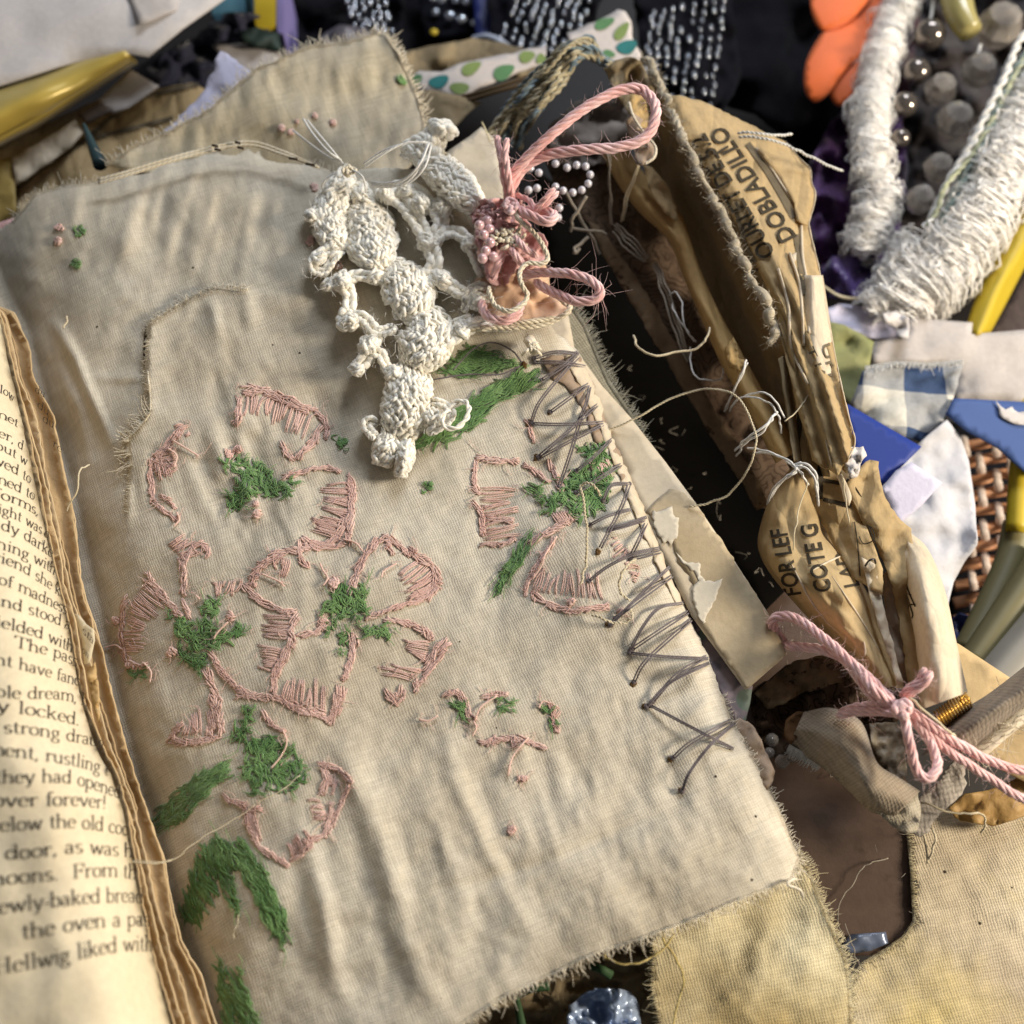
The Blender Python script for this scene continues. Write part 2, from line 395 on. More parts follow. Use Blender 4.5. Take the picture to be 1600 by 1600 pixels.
GREYP = mat_paper('grey_paper', (.54, .49, .46), (.47, .43, .41), 3, 80, .7, .3, .08)
BROWNP = mat_paper('torn_brown_paper', (.36, .27, .20), (.30, .22, .155), 6, 60, .7, .3, .1)
BOARD = mat_paper('dark_brown_board', (.115, .078, .060), (.085, .056, .043), 2, 60, .6, .12, .06, stretch=6)
INK = mat_plain('print_ink', (.06, .046, .032), .8, .15, bump=0)
INKT = mat_plain('tissue_ink', (.045, .036, .024), .8, .15, var=.4, ns=40, bump=0)
INKG = mat_plain('grey_ink', (.13, .105, .07), .8, .15, var=.35, ns=40, bump=0)
PINK = mat_yarn('pink_yarn', (.92, .50, .48), (.93, .62, .62), 5, 1.0, .25, 20, .35)
FLOSS = mat_yarn('pink_floss', (.86, .57, .49), (.76, .46, .39), 8, .8, .3, 14, .35)
GREEN = mat_yarn('green_floss', (.20, .36, .12), (.10, .225, .06), 8, .7, .45, 22, .2)
COTTON = mat_yarn('ecru_cotton', (.97, .92, .81), (.93, .86, .73), 9, 1.0, .35, 24, .35, (.4, .85))
CORD = mat_yarn('cream_cord', (.78, .71, .57), (.72, .63, .47), 12, .8, .2, 24)
LACE = mat_yarn('grey_lacing', (.105, .085, .088), (.19, .165, .175), 7, .5, .2, 24)
THREAD = mat_yarn('pale_thread', (.70, .62, .46), (.62, .53, .36), 14, .5, .1, 24)
GTHREAD = mat_yarn('grey_thread', (.42, .37, .30), (.30, .26, .21), 8, .4, .1, 24)
WTHREAD = mat_yarn('white_thread', (.78, .77, .74), (.70, .69, .67), 8, .3, .3, 24)
FRAY = mat_yarn('frayed_fibre', (.78, .71, .58), (.68, .60, .46), 4, .2, .1, 40)
FRAYO = mat_yarn('olive_fibre', (.44, .42, .34), (.36, .34, .26), 4, .2, .1, 40)
FRAYY = mat_yarn('yellow_fibre', (.76, .68, .46), (.66, .56, .34), 4, .2, .1, 40)
FLUFF = mat_yarn('white_fluff', (.98, .96, .93), (.93, .89, .84), 4, .3, .4, 16, .3, (.3, .9))
TWINE = mat_yarn('fuzzy_twine', (.50, .44, .34), (.34, .29, .21), 6, .8, .2, 24)
BLUEY = mat_yarn('blue_yarn', (.10, .16, .22), (.19, .24, .25), 6, .8, .3, 18)
def coat(m):
    m.node_tree.nodes['Principled BSDF'].inputs['Coat Weight'].default_value = 1.0; m.node_tree.nodes['Principled BSDF'].inputs['Coat Roughness'].default_value = .08; return m
PEARL = mat_plain('pearl', (.62, .60, .66), .16, .7, 0, .2, .05, 10, 0)
coat(PEARL)
PPEARL = mat_plain('pink_pearl', (.62, .40, .42), .14, .7, 0, .2, .05, 10, 0)
coat(PPEARL)
STEEL = mat_plain('grey_bead', (.22, .19, .17), .12, .8, .75, 0, .05, 10, 0)
CRYST = mat_glass('crystal', (.72, .66, .60), .10, .72)
SILVER = mat_plain('silver_bead', (.72, .76, .86), .2, .8, .9, 0, .1, 10, 0)
SATIN = mat_plain('yellow_satin', (.52, .38, .075), .32, .6, .15, .2, .1, 6, .05)
YEL = mat_plain('yellow_strip', (.50, .37, .02), .5, .4, 0, 0, .15, 8, .05)
NAVY = mat_plain('navy_cloth', (.026, .028, .056), .75, .3, 0, .15, .5, 14, .6)
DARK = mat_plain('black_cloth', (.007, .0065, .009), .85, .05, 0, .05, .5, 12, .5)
PURP = mat_plain('purple_cloth', (.085, .022, .135), .55, .4, 0, .3, .6, 9, .5)
MAUVE = mat_plain('dark_mauve_cloth', (.050, .018, .030), .7, .3, 0, .2, .5, 9, .5)
ORANGE = mat_plain('orange_petal', (.66, .125, .02), .6, .3, 0, .2, .15, 8, .1)
BLUEP = mat_plain('blue_paper', (.012, .035, .24), .6, .35, 0, 0, .1, 8, .05)
BLUEF = mat_plain('blue_printed_paper', (.06, .11, .30), .6, .35, 0, 0, .15, 8, .05)
TEAL = mat_plain('teal_box', (.06, .16, .22), .45, .4, 0, 0, .2, 6, .05)
LILAC = mat_plain('lilac_edge', (.22, .19, .42), .6, .3, 0, 0, .1, 6, 0)
DGREEN = mat_plain('dark_green', (.02, .035, .028), .6, .3, 0, 0, .3, 14, .2)
PENCIL = mat_plain('dark_teal_stick', (.018, .045, .05), .5, .4, 0, 0, .2, 14, .1)
LEAFG = mat_plain('leaf_print', (.10, .22, .10), .8, .2, 0, 0, .25, 20, 0)
LEAFT = mat_plain('teal_leaf_print', (.03, .17, .17), .8, .2, 0, 0, .25, 20, 0)
LEAFY = mat_plain('olive_leaf_print', (.20, .27, .09), .8, .2, 0, 0, .25, 20, 0)
LEAFP = mat_paper('leaf_printed_paper', (.60, .54, .50), (.54, .48, .46), 3, 80, .7, .25, .05)
GOLD = mat_plain('gold_thread', (.62, .36, .06), .3, .6, .6, 0, .3, 40, .1)
BLACKW = mat_plain('black_wire', (.02, .02, .024), .3, .6, .3, 0, .2, 20, 0)
PLAST = mat_plain('blue_silver_film', (.13, .16, .24), .3, .8, .3, 0, .5, 7, .3)
PEACH = mat_plain('peach_ribbon', (.66, .44, .29), .45, .4, 0, .2, .15, 12, .15)
PINKC = mat_plain('pink_chiffon', (.66, .38, .36), .5, .4, 0, .3, .3, 20, .3)
OLV = mat_plain('olive_tube', (.17, .15, .07), .5, .4, 0, 0, .25, 6, .1)
GREYT = mat_plain('grey_tube', (.30, .28, .24), .5, .4, 0, 0, .15, 6, .1)
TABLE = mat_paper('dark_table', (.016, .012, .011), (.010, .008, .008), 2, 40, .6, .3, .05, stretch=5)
def mat_floral():
    m = M('rosette_print', .8, 0, .2); a = m.noise(9, None, 4); nv = m.n('TexNoise', {'Vector': m.co(), 'Scale': 11.0, 'Detail': 3.0}); vv = m.n('VectorMath', {0: nv.outputs['Color']}, operation='SCALE'); vv.inputs['Scale'].default_value = .12; va = m.n('VectorMath', {0: m.map((1, 1, .2), .4), 1: vv.outputs[0]}, operation='ADD'); vo = m.n('TexVoronoi', {'Vector': va.outputs[0], 'Scale': 12.0})
    rg = m.math('SINE', m.math('MULTIPLY', vo.outputs['Distance'], 42)); c = m.mix(m.ramp(a, (.35, (0, 0, 0)), (.65, (1, 1, 1))), (.165, .115, .078), (.09, .056, .036))
    c = m.mix(m.ramp(rg, (.35, (0, 0, 0)), (.95, (1, 1, 1))), c, (.060, .036, .022)); m.col(c); m.bump(a, .3, .02); return m.m
FLORAL = mat_floral()
def mat_purpleprint():
    m = M('lilac_printed_card', .6, 0, .3); a = m.noise(14, None, 3)
    c = m.mix(m.ramp(a, (.42, (0, 0, 0)), (.5, (1, 1, 1))), (.30, .235, .245), (.17, .145, .16)); vo = m.n('TexVoronoi', {'Vector': m.co(), 'Scale': 13.0})
    c = m.mix(m.math('LESS_THAN', vo.outputs['Distance'], .3), c, (.12, .155, .125)); m.col(c); return m.m
LILACP = mat_purpleprint()
def mat_gingham():
    m = M('blue_gingham', .9, .1, .2); s = m.n('SeparateXYZ', {0: m.map((1, 1, 1), math.radians(6))})
    def band(o, f, ph): return m.math('GREATER_THAN', m.math('SINE', m.math('MULTIPLY_ADD', o, f, ph)), 0)
    b = m.math('ADD', band(s.outputs[0], 33, 1.57), band(s.outputs[1], 33, 1.57)); b = m.math('MULTIPLY', b, .5)
    c = m.mix(b, (.60, .58, .52), (.04, .07, .15)); c = m.mix(1.0, c, m.gray(m.math('MULTIPLY_ADD', m.noise(120), .5, .75)), 'MULTIPLY'); m.col(c); return m.m
GINGHAM = mat_gingham()
def mat_basket():
    m = M('woven_cane', .6, 0, .4); n = m.noise(12, m.map((1, 8, 1)), 3); m.col(m.mix(n, (.40, .17, .08), (.58, .32, .18))); m.bump(n, .4, .02); return m.m
CANE = mat_basket()
CANEP = mat_plain('pale_cane', (.60, .50, .44), .6, .4, 0, 0, .2, 20, .2)
PRINTY = mat_paper('green_printed_paper', (.34, .33, .14), (.17, .19, .08), 10, 50, .7, .25, .05)
# ------------------------------------------------------------------ text
FONT = {}
def _font():
    def L(*p): return np.array(p, float).reshape(-1, 2)
    def A(cx, cy, rx, ry, a, b):
        t = np.radians(np.linspace(a, b, max(4, int(abs(b-a)/22)))); return np.stack([cx+rx*np.cos(t), cy+ry*np.sin(t)], -1)
    def foot(x, w=.19): return L(x-w, .03, x+w, .03)
    tp = lambda x: L(x-.2, .9, x, .96)
    F = FONT
    F['a'] = (.92, [L(.64, .06, .64, .65), A(.38, .66, .26, .31, 0, 160), A(.36, .27, .27, .27, 20, 340), L(.64, .05, .85, .05)])
    F['b'] = (1.0, [L(.17, 0, .17, 1.55), L(0, 1.5, .17, 1.54), A(.5, .49, .37, .48, -160, 160)])
    F['c'] = (.85, [A(.46, .49, .38, .48, 45, 320), L(.72, .75, .74, .85)])
    F['d'] = (1.05, [A(.45, .49, .36, .48, 20, 340), L(.82, 0, .82, 1.55), L(.64, 1.5, .82, 1.54), L(.82, .03, .98, .03)])
    F['e'] = (.88, [A(.45, .49, .37, .48, 5, 318), L(.1, .54, .8, .54)])
    F['f'] = (.6, [L(.28, 0, .28, 1.25), A(.5, 1.22, .22, .3, 40, 180), L(.05, .95, .58, .95), foot(.28)])
    F['g'] = (.95, [A(.42, .62, .28, .34, 0, 360), A(.45, -.22, .38, .25, 0, 360), L(.66, .88, .9, .95), L(.28, .3, .2, .1, .4, .02)])
    F['h'] = (1.12, [L(.2, 0, .2, 1.55), L(.02, 1.5, .2, 1.54), foot(.2), A(.53, .6, .33, .37, 0, 165), L(.86, 0, .86, .6), foot(.86)])
    F['i'] = (.52, [L(.26, 0, .26, .96), tp(.26), foot(.26), L(.26, 1.28, .26, 1.43)])
    F['k'] = (1.08, [L(.2, 0, .2, 1.55), L(.02, 1.5, .2, 1.54), foot(.2), L(.2, .38, .78, .94), L(.42, .6, .86, .02), foot(.88), L(.6, .95, .95, .95)])
    F['l'] = (.52, [L(.26, 0, .26, 1.55), L(.06, 1.5, .26, 1.54), foot(.26)])
    F['n'] = (1.12, [L(.2, 0, .2, .96), tp(.2), foot(.2), A(.53, .6, .33, .37, 0, 165), L(.86, 0, .86, .6), foot(.86)])
    F['m'] = (1.68, F['n'][1]+[A(1.19, .6, .33, .37, 0, 165), L(1.52, 0, 1.52, .6), foot(1.52)])
    F['o'] = (.95, [A(.47, .49, .38, .48, 0, 360)])
    F['p'] = (1.05, [L(.2, -.5, .2, .96), tp(.2), L(0, -.48, .42, -.48), A(.54, .49, .37, .48, -160, 160)])
    F['r'] = (.76, [L(.22, 0, .22, .96), tp(.22), foot(.22), A(.52, .62, .27, .34, 45, 165), L(.7, .84, .72, .9)])
    F['s'] = (.74, [A(.37, .72, .24, .25, 30, 270), A(.37, .24, .27, .24, 90, -150)])
    F['t'] = (.64, [L(.28, .2, .28, 1.3), L(.05, .95, .56, .95), A(.46, .2, .18, .18, 180, 310)])
    F['u'] = (1.12, [L(.2, .35, .2, .96), A(.52, .36, .32, .34, 180, 350), L(.86, 0, .86, .96), tp(.2), tp(.86), L(.86, .03, 1.03, .03)])
    F['v'] = (.98, [L(.12, .95, .48, 0), L(.48, 0, .84, .95), L(0, .95, .28, .95), L(.68, .95, .98, .95)])
    F['w'] = (1.42, [L(.12, .95, .42, 0), L(.42, 0, .7, .9), L(.7, .9, 1.0, 0), L(1.0, 0, 1.3, .95), L(0, .95, .28, .95), L(1.14, .95, 1.42, .95)])
    F['y'] = (.98, [L(.12, .95, .5, 0), L(.86, .95, .42, -.32, .25, -.47, .1, -.42), L(0, .95, .28, .95), L(.7, .95, 1.0, .95)])
    F['.'] = (.42, [L(.2, .0, .2, .15)]); F[','] = (.42, [L(.2, .15, .2, .02, .1, -.22)])
    F['!'] = (.5, [L(.25, .42, .25, 1.5), L(.25, 0, .25, .14)]); F['-'] = (.6, [L(.08, .42, .5, .42), L(.08, .48, .5, .48)]); F[' '] = (.62, [])
    F['T'] = (1.32, [L(.64, 0, .64, 1.5), L(.06, 1.46, 1.22, 1.46), L(.07, 1.46, .05, 1.14), L(1.21, 1.46, 1.23, 1.14), foot(.64, .25)])
    F['F'] = (1.16, [L(.3, 0, .3, 1.5), L(.05, 1.47, 1.06, 1.47), L(1.05, 1.47, 1.07, 1.16), L(.3, .78, .82, .78), L(.82, .6, .82, .95), foot(.3, .25)])
    F['H'] = (1.5, [L(.3, 0, .3, 1.5), L(1.16, 0, 1.16, 1.5), L(.3, .76, 1.16, .76), foot(.3, .24), foot(1.16, .24), L(.06, 1.47, .54, 1.47), L(.92, 1.47, 1.4, 1.47)])
_font()
def serif_line(mb, text, base, xh, zf, squeeze=.35, thick=.155, thin=.06):
    xh *= .93
    """one printed line: base = photo positions of its baseline"""
    tot = sum(FONT[c][0] for c in text); c = resample(cr(base, 12), 1.0); Ld = np.r_[0, np.cumsum(np.hypot(*np.diff(c, axis=0).T))]
    tg = np.gradient(c, axis=0); tg /= np.linalg.norm(tg, axis=1)[:, None]; x0 = 0
    for ch in text:
        adv, st = FONT[ch]
        for p in st:
            p = resample(p, .12) if len(p) < 3 else p
            d = np.gradient(p, axis=0); d /= np.linalg.norm(d, axis=1)[:, None]+1e-9
            wd = (thin+(thick-thin)*np.abs(d[:, 1])**1.3)/2; nn = np.stack([-d[:, 1], d[:, 0]], -1)
            q = np.vstack([p+nn*wd[:, None], p-nn*wd[:, None]]); m = len(p)
            s = (x0+q[:, 0])/tot; s = s+squeeze*s*(1-s)
            sl = np.clip(s, 0, 1)*Ld[-1]
            bu = np.interp(sl, Ld, c[:, 0]); bv = np.interp(sl, Ld, c[:, 1]); ty = np.interp(sl, Ld, tg[:, 1])
            u = bu+q[:, 1]*xh*.30*ty; v = bv-q[:, 1]*xh
            mb.add(P(u, v, zf(u, v)+.0015), [[i, i+1, m+i+1, m+i] for i in range(m-1)])
        x0 += adv
def caps(mb, text, org, adv, up, zf=None, loft=None, sp=1.0, bold=.012, lift=.004):
    """sans capitals from the built-in font; adv = photo vector of one em, up = photo vector of one em of height"""
    cu = bpy.data.curves.new('lettering', 'FONT'); cu.body = text; cu.size = 1; cu.offset = bold; cu.space_character = sp; cu.resolution_u = 3
    o = bpy.data.objects.new('lettering', cu); COL.objects.link(o); dg = bpy.context.evaluated_depsgraph_get(); dg.update()
    me = o.evaluated_get(dg).to_mesh(); V = np.array([v.co[:2] for v in me.vertices]); F = [list(p.vertices) for p in me.polygons]
    o.evaluated_get(dg).to_mesh_clear(); bpy.data.objects.remove(o); bpy.data.curves.remove(cu)
    T = [[f[0], f[i], f[i+1]] for f in F for i in range(1, len(f)-1)]; pts = [tuple(q) for q in V]; out = []; mid = {}
    while T:                                                        # small triangles follow the crumpled paper
        t = T.pop(); L = [math.dist(pts[t[i]], pts[t[(i+1) % 3]]) for i in range(3)]; k = L.index(max(L))
        if L[k] < .16: out.append(t); continue
        i, j, l = t[k], t[(k+1) % 3], t[(k+2) % 3]; e = (min(i, j), max(i, j))
        if e not in mid: mid[e] = len(pts); pts.append(((pts[i][0]+pts[j][0])/2, (pts[i][1]+pts[j][1])/2))
        T += [[i, mid[e], l], [mid[e], j, l]]
    V = np.array(pts); F = out
    u = org[0]+V[:, 0]*adv[0]+V[:, 1]*up[0]; v = org[1]+V[:, 0]*adv[1]+V[:, 1]*up[1]
    if loft: a, t = loft.locate(u, v); Q = loft.at(a, t, lift)
    else: Q = P(u, v, zf(u, v)+lift)
    # photo y grows downwards, so the winding is flipped to face up
    mb.add(Q, F)
def ink_band(mb, line, w, zf=None, loft=None, lift=.0022):
    c = resample(cr(line, 8), 4); t = np.gradient(c, axis=0); t /= np.linalg.norm(t, axis=1)[:, None]; n = np.stack([-t[:, 1], t[:, 0]], -1)*w/2
    q = np.vstack([c+n, c-n]); m = len(c)
    if loft: a, tt = loft.locate(q[:, 0], q[:, 1]); Q = loft.at(a, tt, lift)
    else: Q = P(q[:, 0], q[:, 1], zf(q[:, 0], q[:, 1])+lift)
    mb.add(Q, [[i, i+1, m+i+1, m+i] for i in range(m-1)])
const = lambda z: (lambda u, v: np.full(np.shape(u), float(z)))
# ================================================================== the surface everything lies on
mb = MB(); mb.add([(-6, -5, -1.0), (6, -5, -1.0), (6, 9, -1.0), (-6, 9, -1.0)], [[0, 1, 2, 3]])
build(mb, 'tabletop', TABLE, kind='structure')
# ================================================================== the embroidered page
RIDGES = [([(548, 1180), (585, 1290), (640, 1470)], .026, 22), ([(478, 1310), (505, 1420), (530, 1545)], .021, 17),
          ([(640, 1190), (700, 1330), (735, 1450)], .008, 14), ([(700, 1180), (745, 1290), (815, 1440)], .014, 16),
          ([(610, 1450), (700, 1590)], .016, 22), ([(760, 1200), (830, 1330)], .006, 16), ([(520, 1160), (560, 1250)], .008, 14),
          ([(85, 505), (118, 560), (138, 610), (175, 690)], .022, 9), ([(92, 575), (122, 640), (140, 720)], .010, 9),
          ([(150, 592), (225, 590)], .010, 7), ([(430, 690), (450, 730), (470, 790)], .007, 18), ([(350, 640), (380, 700)], .007, 14),
          ([(330, 470), (340, 520)], .012, 9), ([(300, 460), (290, 500)], .006, 8), ([(380, 455), (395, 520)], .010, 12),
          ([(440, 380), (475, 490), (500, 600)], .010, 30), ([(180, 330), (210, 430)], .010, 26), ([(280, 300), (330, 400)], .010, 22),
          ([(960, 1040), (1110, 1100)], -.006, 16), ([(1010, 1290), (1100, 1380), (1200, 1360)], .012, 45), ([(920, 1360), (1000, 1470)], .008, 26),
          ([(680, 1395), (800, 1365), (900, 1330), (1010, 1280)], -.010, 12), ([(235, 720), (245, 800)], -.012, 14), ([(205, 720), (215, 800)], -.010, 10)]
TEAR = [(385, 452), (340, 447), (290, 468), (232, 503), (229, 580), (233, 640), (219, 662), (197, 684), (203, 728), (198, 800)]
_g = np.random.default_rng(5)
RE = [(905, 552), (945, 640), (985, 740), (1012, 810), (1040, 880), (1068, 942), (1107, 1028), (1145, 1128), (1180, 1190), (1215, 1260)]
for k in range(26):
    a, b = RE[k % 9], RE[k % 9+1]; f = _g.random(); e = (a[0]+(b[0]-a[0])*f, a[1]+(b[1]-a[1])*f); L = _g.uniform(30, 95)
    RIDGES.append(([(e[0]+4, e[1]), (e[0]-L*.92, e[1]+L*_g.uniform(.1, .6))], _g.choice([-1, 1])*_g.uniform(.004, .010), _g.uniform(5, 10)))
def clothz_exact(u, v):
    u = np.asarray(u, float); v = np.asarray(v, float)
    z = .012*fbm(u/230, v/230, 3)+.0011*fbm((u*.95-v*.25)/34, (v*.95+u*.25)/120, 9, 3)+.004*fbm((u+v*.3)/75, (v-u*.2)/110, 12, 2)+.0012*fbm(u/19, v/19, 21, 2)
    z = z+.011*np.exp(-((u-300)**2/220**2+(v-330)**2/100**2))*(fbm((u+v*.2)/34, v/110, 40, 2)+.3)+.003*np.exp(-((u-900)**2/300**2+(v-1250)**2/150**2))*fbm((u*.95-v*.25)/24, (v*.95+u*.25)/90, 44, 2)+.007*np.exp(-((u-400)**2/150**2+(v-720)**2/130**2))*fbm((u-v*.3)/26, (v)/70, 45, 2)
    for ln, a, wd in RIDGES:
        x0, x1 = min(p[0] for p in ln)-wd*4, max(p[0] for p in ln)+wd*4; y0, y1 = min(p[1] for p in ln)-wd*4, max(p[1] for p in ln)+wd*4
        k = (u > x0) & (u < x1) & (v > y0) & (v < y1)
        if not k.any(): continue
        d, t, _ = segdist(u[k], v[k], ln); z[k] = z[k]+.66*a*np.exp(-(d/wd)**2)*np.sin(math.pi*np.clip(t*.86+.07, 0, 1))**.6
    d, t, sd = segdist(u, v, TEAR)
    z = z+np.where(sd > 0, .016*np.exp(-d/45), 0)*np.sin(math.pi*np.clip(t, .02, .98))**.35
    # the page falls into the gutter on the left and curls down at its right edge
    g = np.interp(v, [300, 500, 800, 1100, 1400, 1600], [-60, 40, 125, 190, 270, 330])
    z = z-.10*np.exp(-np.clip(u-g, 0, None)/70)
    e = np.interp(v, [500, 560, 800, 942, 1128, 1260, 1340], [890, 905, 1010, 1068, 1145, 1215, 1250])
    z = z-.05*np.exp(-np.clip(e-u, 0, None)/16)
    z = z-.05*np.exp(-np.clip(v-np.interp(u, [0, 55, 155, 300, 480], [350, 300, 280, 238, 250]), 0, None)/30)*(u < 520)
    return z
GS = 3.0; _gu, _gv = np.meshgrid(np.arange(-120, 1340, GS), np.arange(180, 1760, GS))
_GZ = clothz_exact(_gu.ravel(), _gv.ravel()).reshape(_gu.shape)
def clothz(u, v):
    x = np.clip((np.asarray(u, float)+120)/GS, 0, _GZ.shape[1]-1.001); y = np.clip((np.asarray(v, float)-180)/GS, 0, _GZ.shape[0]-1.001)
    i = x.astype(int); j = y.astype(int); fx = x-i; fy = y-j
    return (_GZ[j, i]*(1-fx)+_GZ[j, i+1]*fx)*(1-fy)+(_GZ[j+1, i]*(1-fx)+_GZ[j+1, i+1]*fx)*fy
page = thing('embroidered_page', 620, 900, 0, 'large tea-stained cotton page embroidered with pink and green flowers', 'cloth page')
PG = [(-30, 378), (20, 345), (55, 302), (100, 290), (155, 284), (225, 262), (300, 240), (400, 226), (470, 250), (520, 268), (600, 262), (700, 264), (730, 300),
      (760, 340), (800, 420), (850, 500), (905, 552), (930, 605), (945, 640), (985, 740), (1012, 810), (1040, 880), (1068, 942), (1107, 1028), (1128, 1085), (1145, 1128), (1180, 1190),
      (1215, 1260), (1250, 1342), (1238, 1374), (1170, 1400), (1100, 1430), (1000, 1468), (930, 1490), (868, 1520), (790, 1556), (715, 1606), (690, 1660), (150, 1680), (40, 1200), (-40, 700)]
cl = sheet('cloth', PG, clothz, CLOTH, page, step=5.5, jag=2.0, solid=.004)
# torn lip of the overlaid cloth, a dark strip painted as the shade of a slit beside it and its loose threads
mb = MB(); fray(mb, TEAR, lambda u, v: clothz(u, v)+.004, -1, (3, 10), 2.6, .8, .004, 3)
fray(mb, [(233, 640), (219, 662), (197, 684), (203, 728)], lambda u, v: clothz(u, v)+.006, -1, (8, 24), 1.6, .9, .0, 4)
for ln in (TEAR[:4], TEAR[4:9]):
    c = resample(cr(ln, 6), 6); mb.tube(P(c[:, 0]+2, c[:, 1], clothz(c[:, 0]+3, c[:, 1])+.003), 1.5*px(600, 0)*(1+.5*vn(c[:, 0]/5, c[:, 1]/5, 5)), 5)
build(mb, 'torn_seam', FRAY, page)
mb = MB(); c = resample(cr([(231, 508), (229, 540), (228, 572)], 6), 4); mb.tube(P(c[:, 0]-3, c[:, 1], clothz(c[:, 0]-3, c[:, 1])+.0015), np.sin(np.linspace(.15, 3, len(c)))*2.6*px(540, 0), 5, flat=.3)
build(mb, 'slit_shade', INK, page)
mb = MB()
fray(mb, PG[1:10], lambda u, v: clothz(u, v), 1, (4, 13), 2.6, .65, .006, 1)
build(mb, 'frayed_edge', FRAY, page); mb = MB(); fray(mb, PG[24:29], lambda u, v: clothz(u, v), 1, (4, 13), 2.2, .5, .03, 2)
build(mb, 'frayed_edge', FRAY, page); mb = MB(); fray(mb, PG[28:38], lambda u, v: clothz(u, v), 1, (6, 17), 2.0, .75, .02, 5)
build(mb, 'frayed_edge', FRAY, page)
# loose thread folded along the upper edge with printed dashes
mb = MB(); 
for off in (0, 5):
    V, r = wire([(154, 281+off, .0), (200, 268+off, .01), (300, 238+off*.9, .012), (385, 222+off, .014), (440, 236+off, .014), (498, 262, .018)], 2.6); mb.tube(V, r, 6)
build(mb, 'folded_selvage', CORD, page)
for a in [(332, 227, 9), (368, 222, 8), (336, 233, 9), (372, 230, 9), (452, 247, 13), (478, 256, 14)]:
    mb = MB(); V, r = wire([(a[0], a[1], .024), (a[0]+a[2]*.5, a[1]+1, .026), (a[0]+a[2], a[1]+2, .024)], 2.2); mb.tube(V, r, 6); build(mb, 'printed_dash', INK, page)
# -------- embroidery helpers
def stitch(mb, a, b, r=2.3, lift=2.2, bow=0, zf=clothz):
    a = np.array(a, float); b = np.array(b, float); d = b-a; L = np.hypot(*d)+1e-6; n = np.array([-d[1], d[0]])/L
    for o in (-.85, .85):
        t = np.linspace(0, 1, 6); j = rng.normal(size=2)*.5
        q = a+np.outer(t, d)+np.outer(np.sin(math.pi*t)*(bow+rng.normal()*.6)+o*r, n)+np.outer(np.sin(math.pi*t), j)
        z = zf(q[:, 0], q[:, 1]); z = np.linspace(z[0], z[-1], 6)*.4+z*.6
        z = z+(np.sin(math.pi*t)**.5*lift)*px(800, 0)+.0005
        mb.tube(P(q[:, 0], q[:, 1], z), np.array([.45, .85, 1, 1, .85, .45])*r*rng.uniform(.7, .95)*px(a[1], 0), 5)
def outline(mb, pts, st=19, r=1.8, sp=1.0):
    """stem stitches overlapping along a line"""
    c = resample(cr(pts, 8), 3); n = len(c); k = 0; w = max(2, int(st/3))
    while k < n-1:
        j = min(n-1, k+w+rng.integers(-1, 2)); d = c[j]-c[k]; d = d/(np.hypot(*d)+1e-6); o = np.array([-d[1], d[0]])
        s = rng.choice([-1, 1])*rng.uniform(.8, 4.2)
        stitch(mb, c[k]-d*2+o*s, c[j]+d*2-o*s, r*rng.uniform(.85, 1.15), 1.7, rng.normal())
        k += max(1, int(w*rng.uniform(.55, .95)))
def teeth(mb, o, i, n, r=1.55, wob=3.0):
    """blanket stitches from the outer line o to the inner line i"""
    O = resample(cr(o, 8) if len(o) > 2 else np.array(o, float), 1); I = resample(cr(i, 8) if len(i) > 2 else np.array(i, float), 1)
    for k in range(n):
        f = (k+.5+rng.normal()*.12)/n; f = min(max(f, 0), 1); a = O[int(f*(len(O)-1))]; b = I[int(f*(len(I)-1))]
        b = a+(b-a)*rng.uniform(.75, 1.12)+rng.normal(size=2)*wob
        stitch(mb, a, b, r*rng.uniform(.8, 1.15), 1.3, rng.normal()*1.5)
def knot(mb, u, v, r=6):
    for k in range(7):
        a = rng.uniform(0, 6.28); d = np.array([math.cos(a), math.sin(a)])*r*.75; p = np.array([u, v])+rng.normal(size=2)*r*.25
        stitch(mb, p-d, p+d, r*.36, 3.5, rng.normal()*2)
def strand(mb, pts, r=1.5, lift=.006):
    c = cr(pts, 8); mb.tube(P(c[:, 0], c[:, 1], clothz(c[:, 0], c[:, 1])+lift), r*px(c[:, 1], 0), 5)
def gfill(mb, poly, dens=.030, L=(10, 26), ang=None, spread=3.2, r=1.15):
    poly = np.array(poly, float); x0, y0 = poly.min(0); x1, y1 = poly.max(0); n = int((x1-x0)*(y1-y0)*dens)
    u = rng.uniform(x0, x1, n); v = rng.uniform(y0, y1, n); k = inside(u, v, poly)
    for a, b in zip(u[k], v[k]):
        th = rng.uniform(0, 6.28) if ang is None else ang+rng.normal()*spread; ln = rng.uniform(*L)/2; d = np.array([math.cos(th), math.sin(th)])*ln
        stitch(mb, (a-d[0], b-d[1]), (a+d[0], b+d[1]), r*rng.uniform(.7, 1.2), rng.uniform(.8, 3), rng.normal()*3)
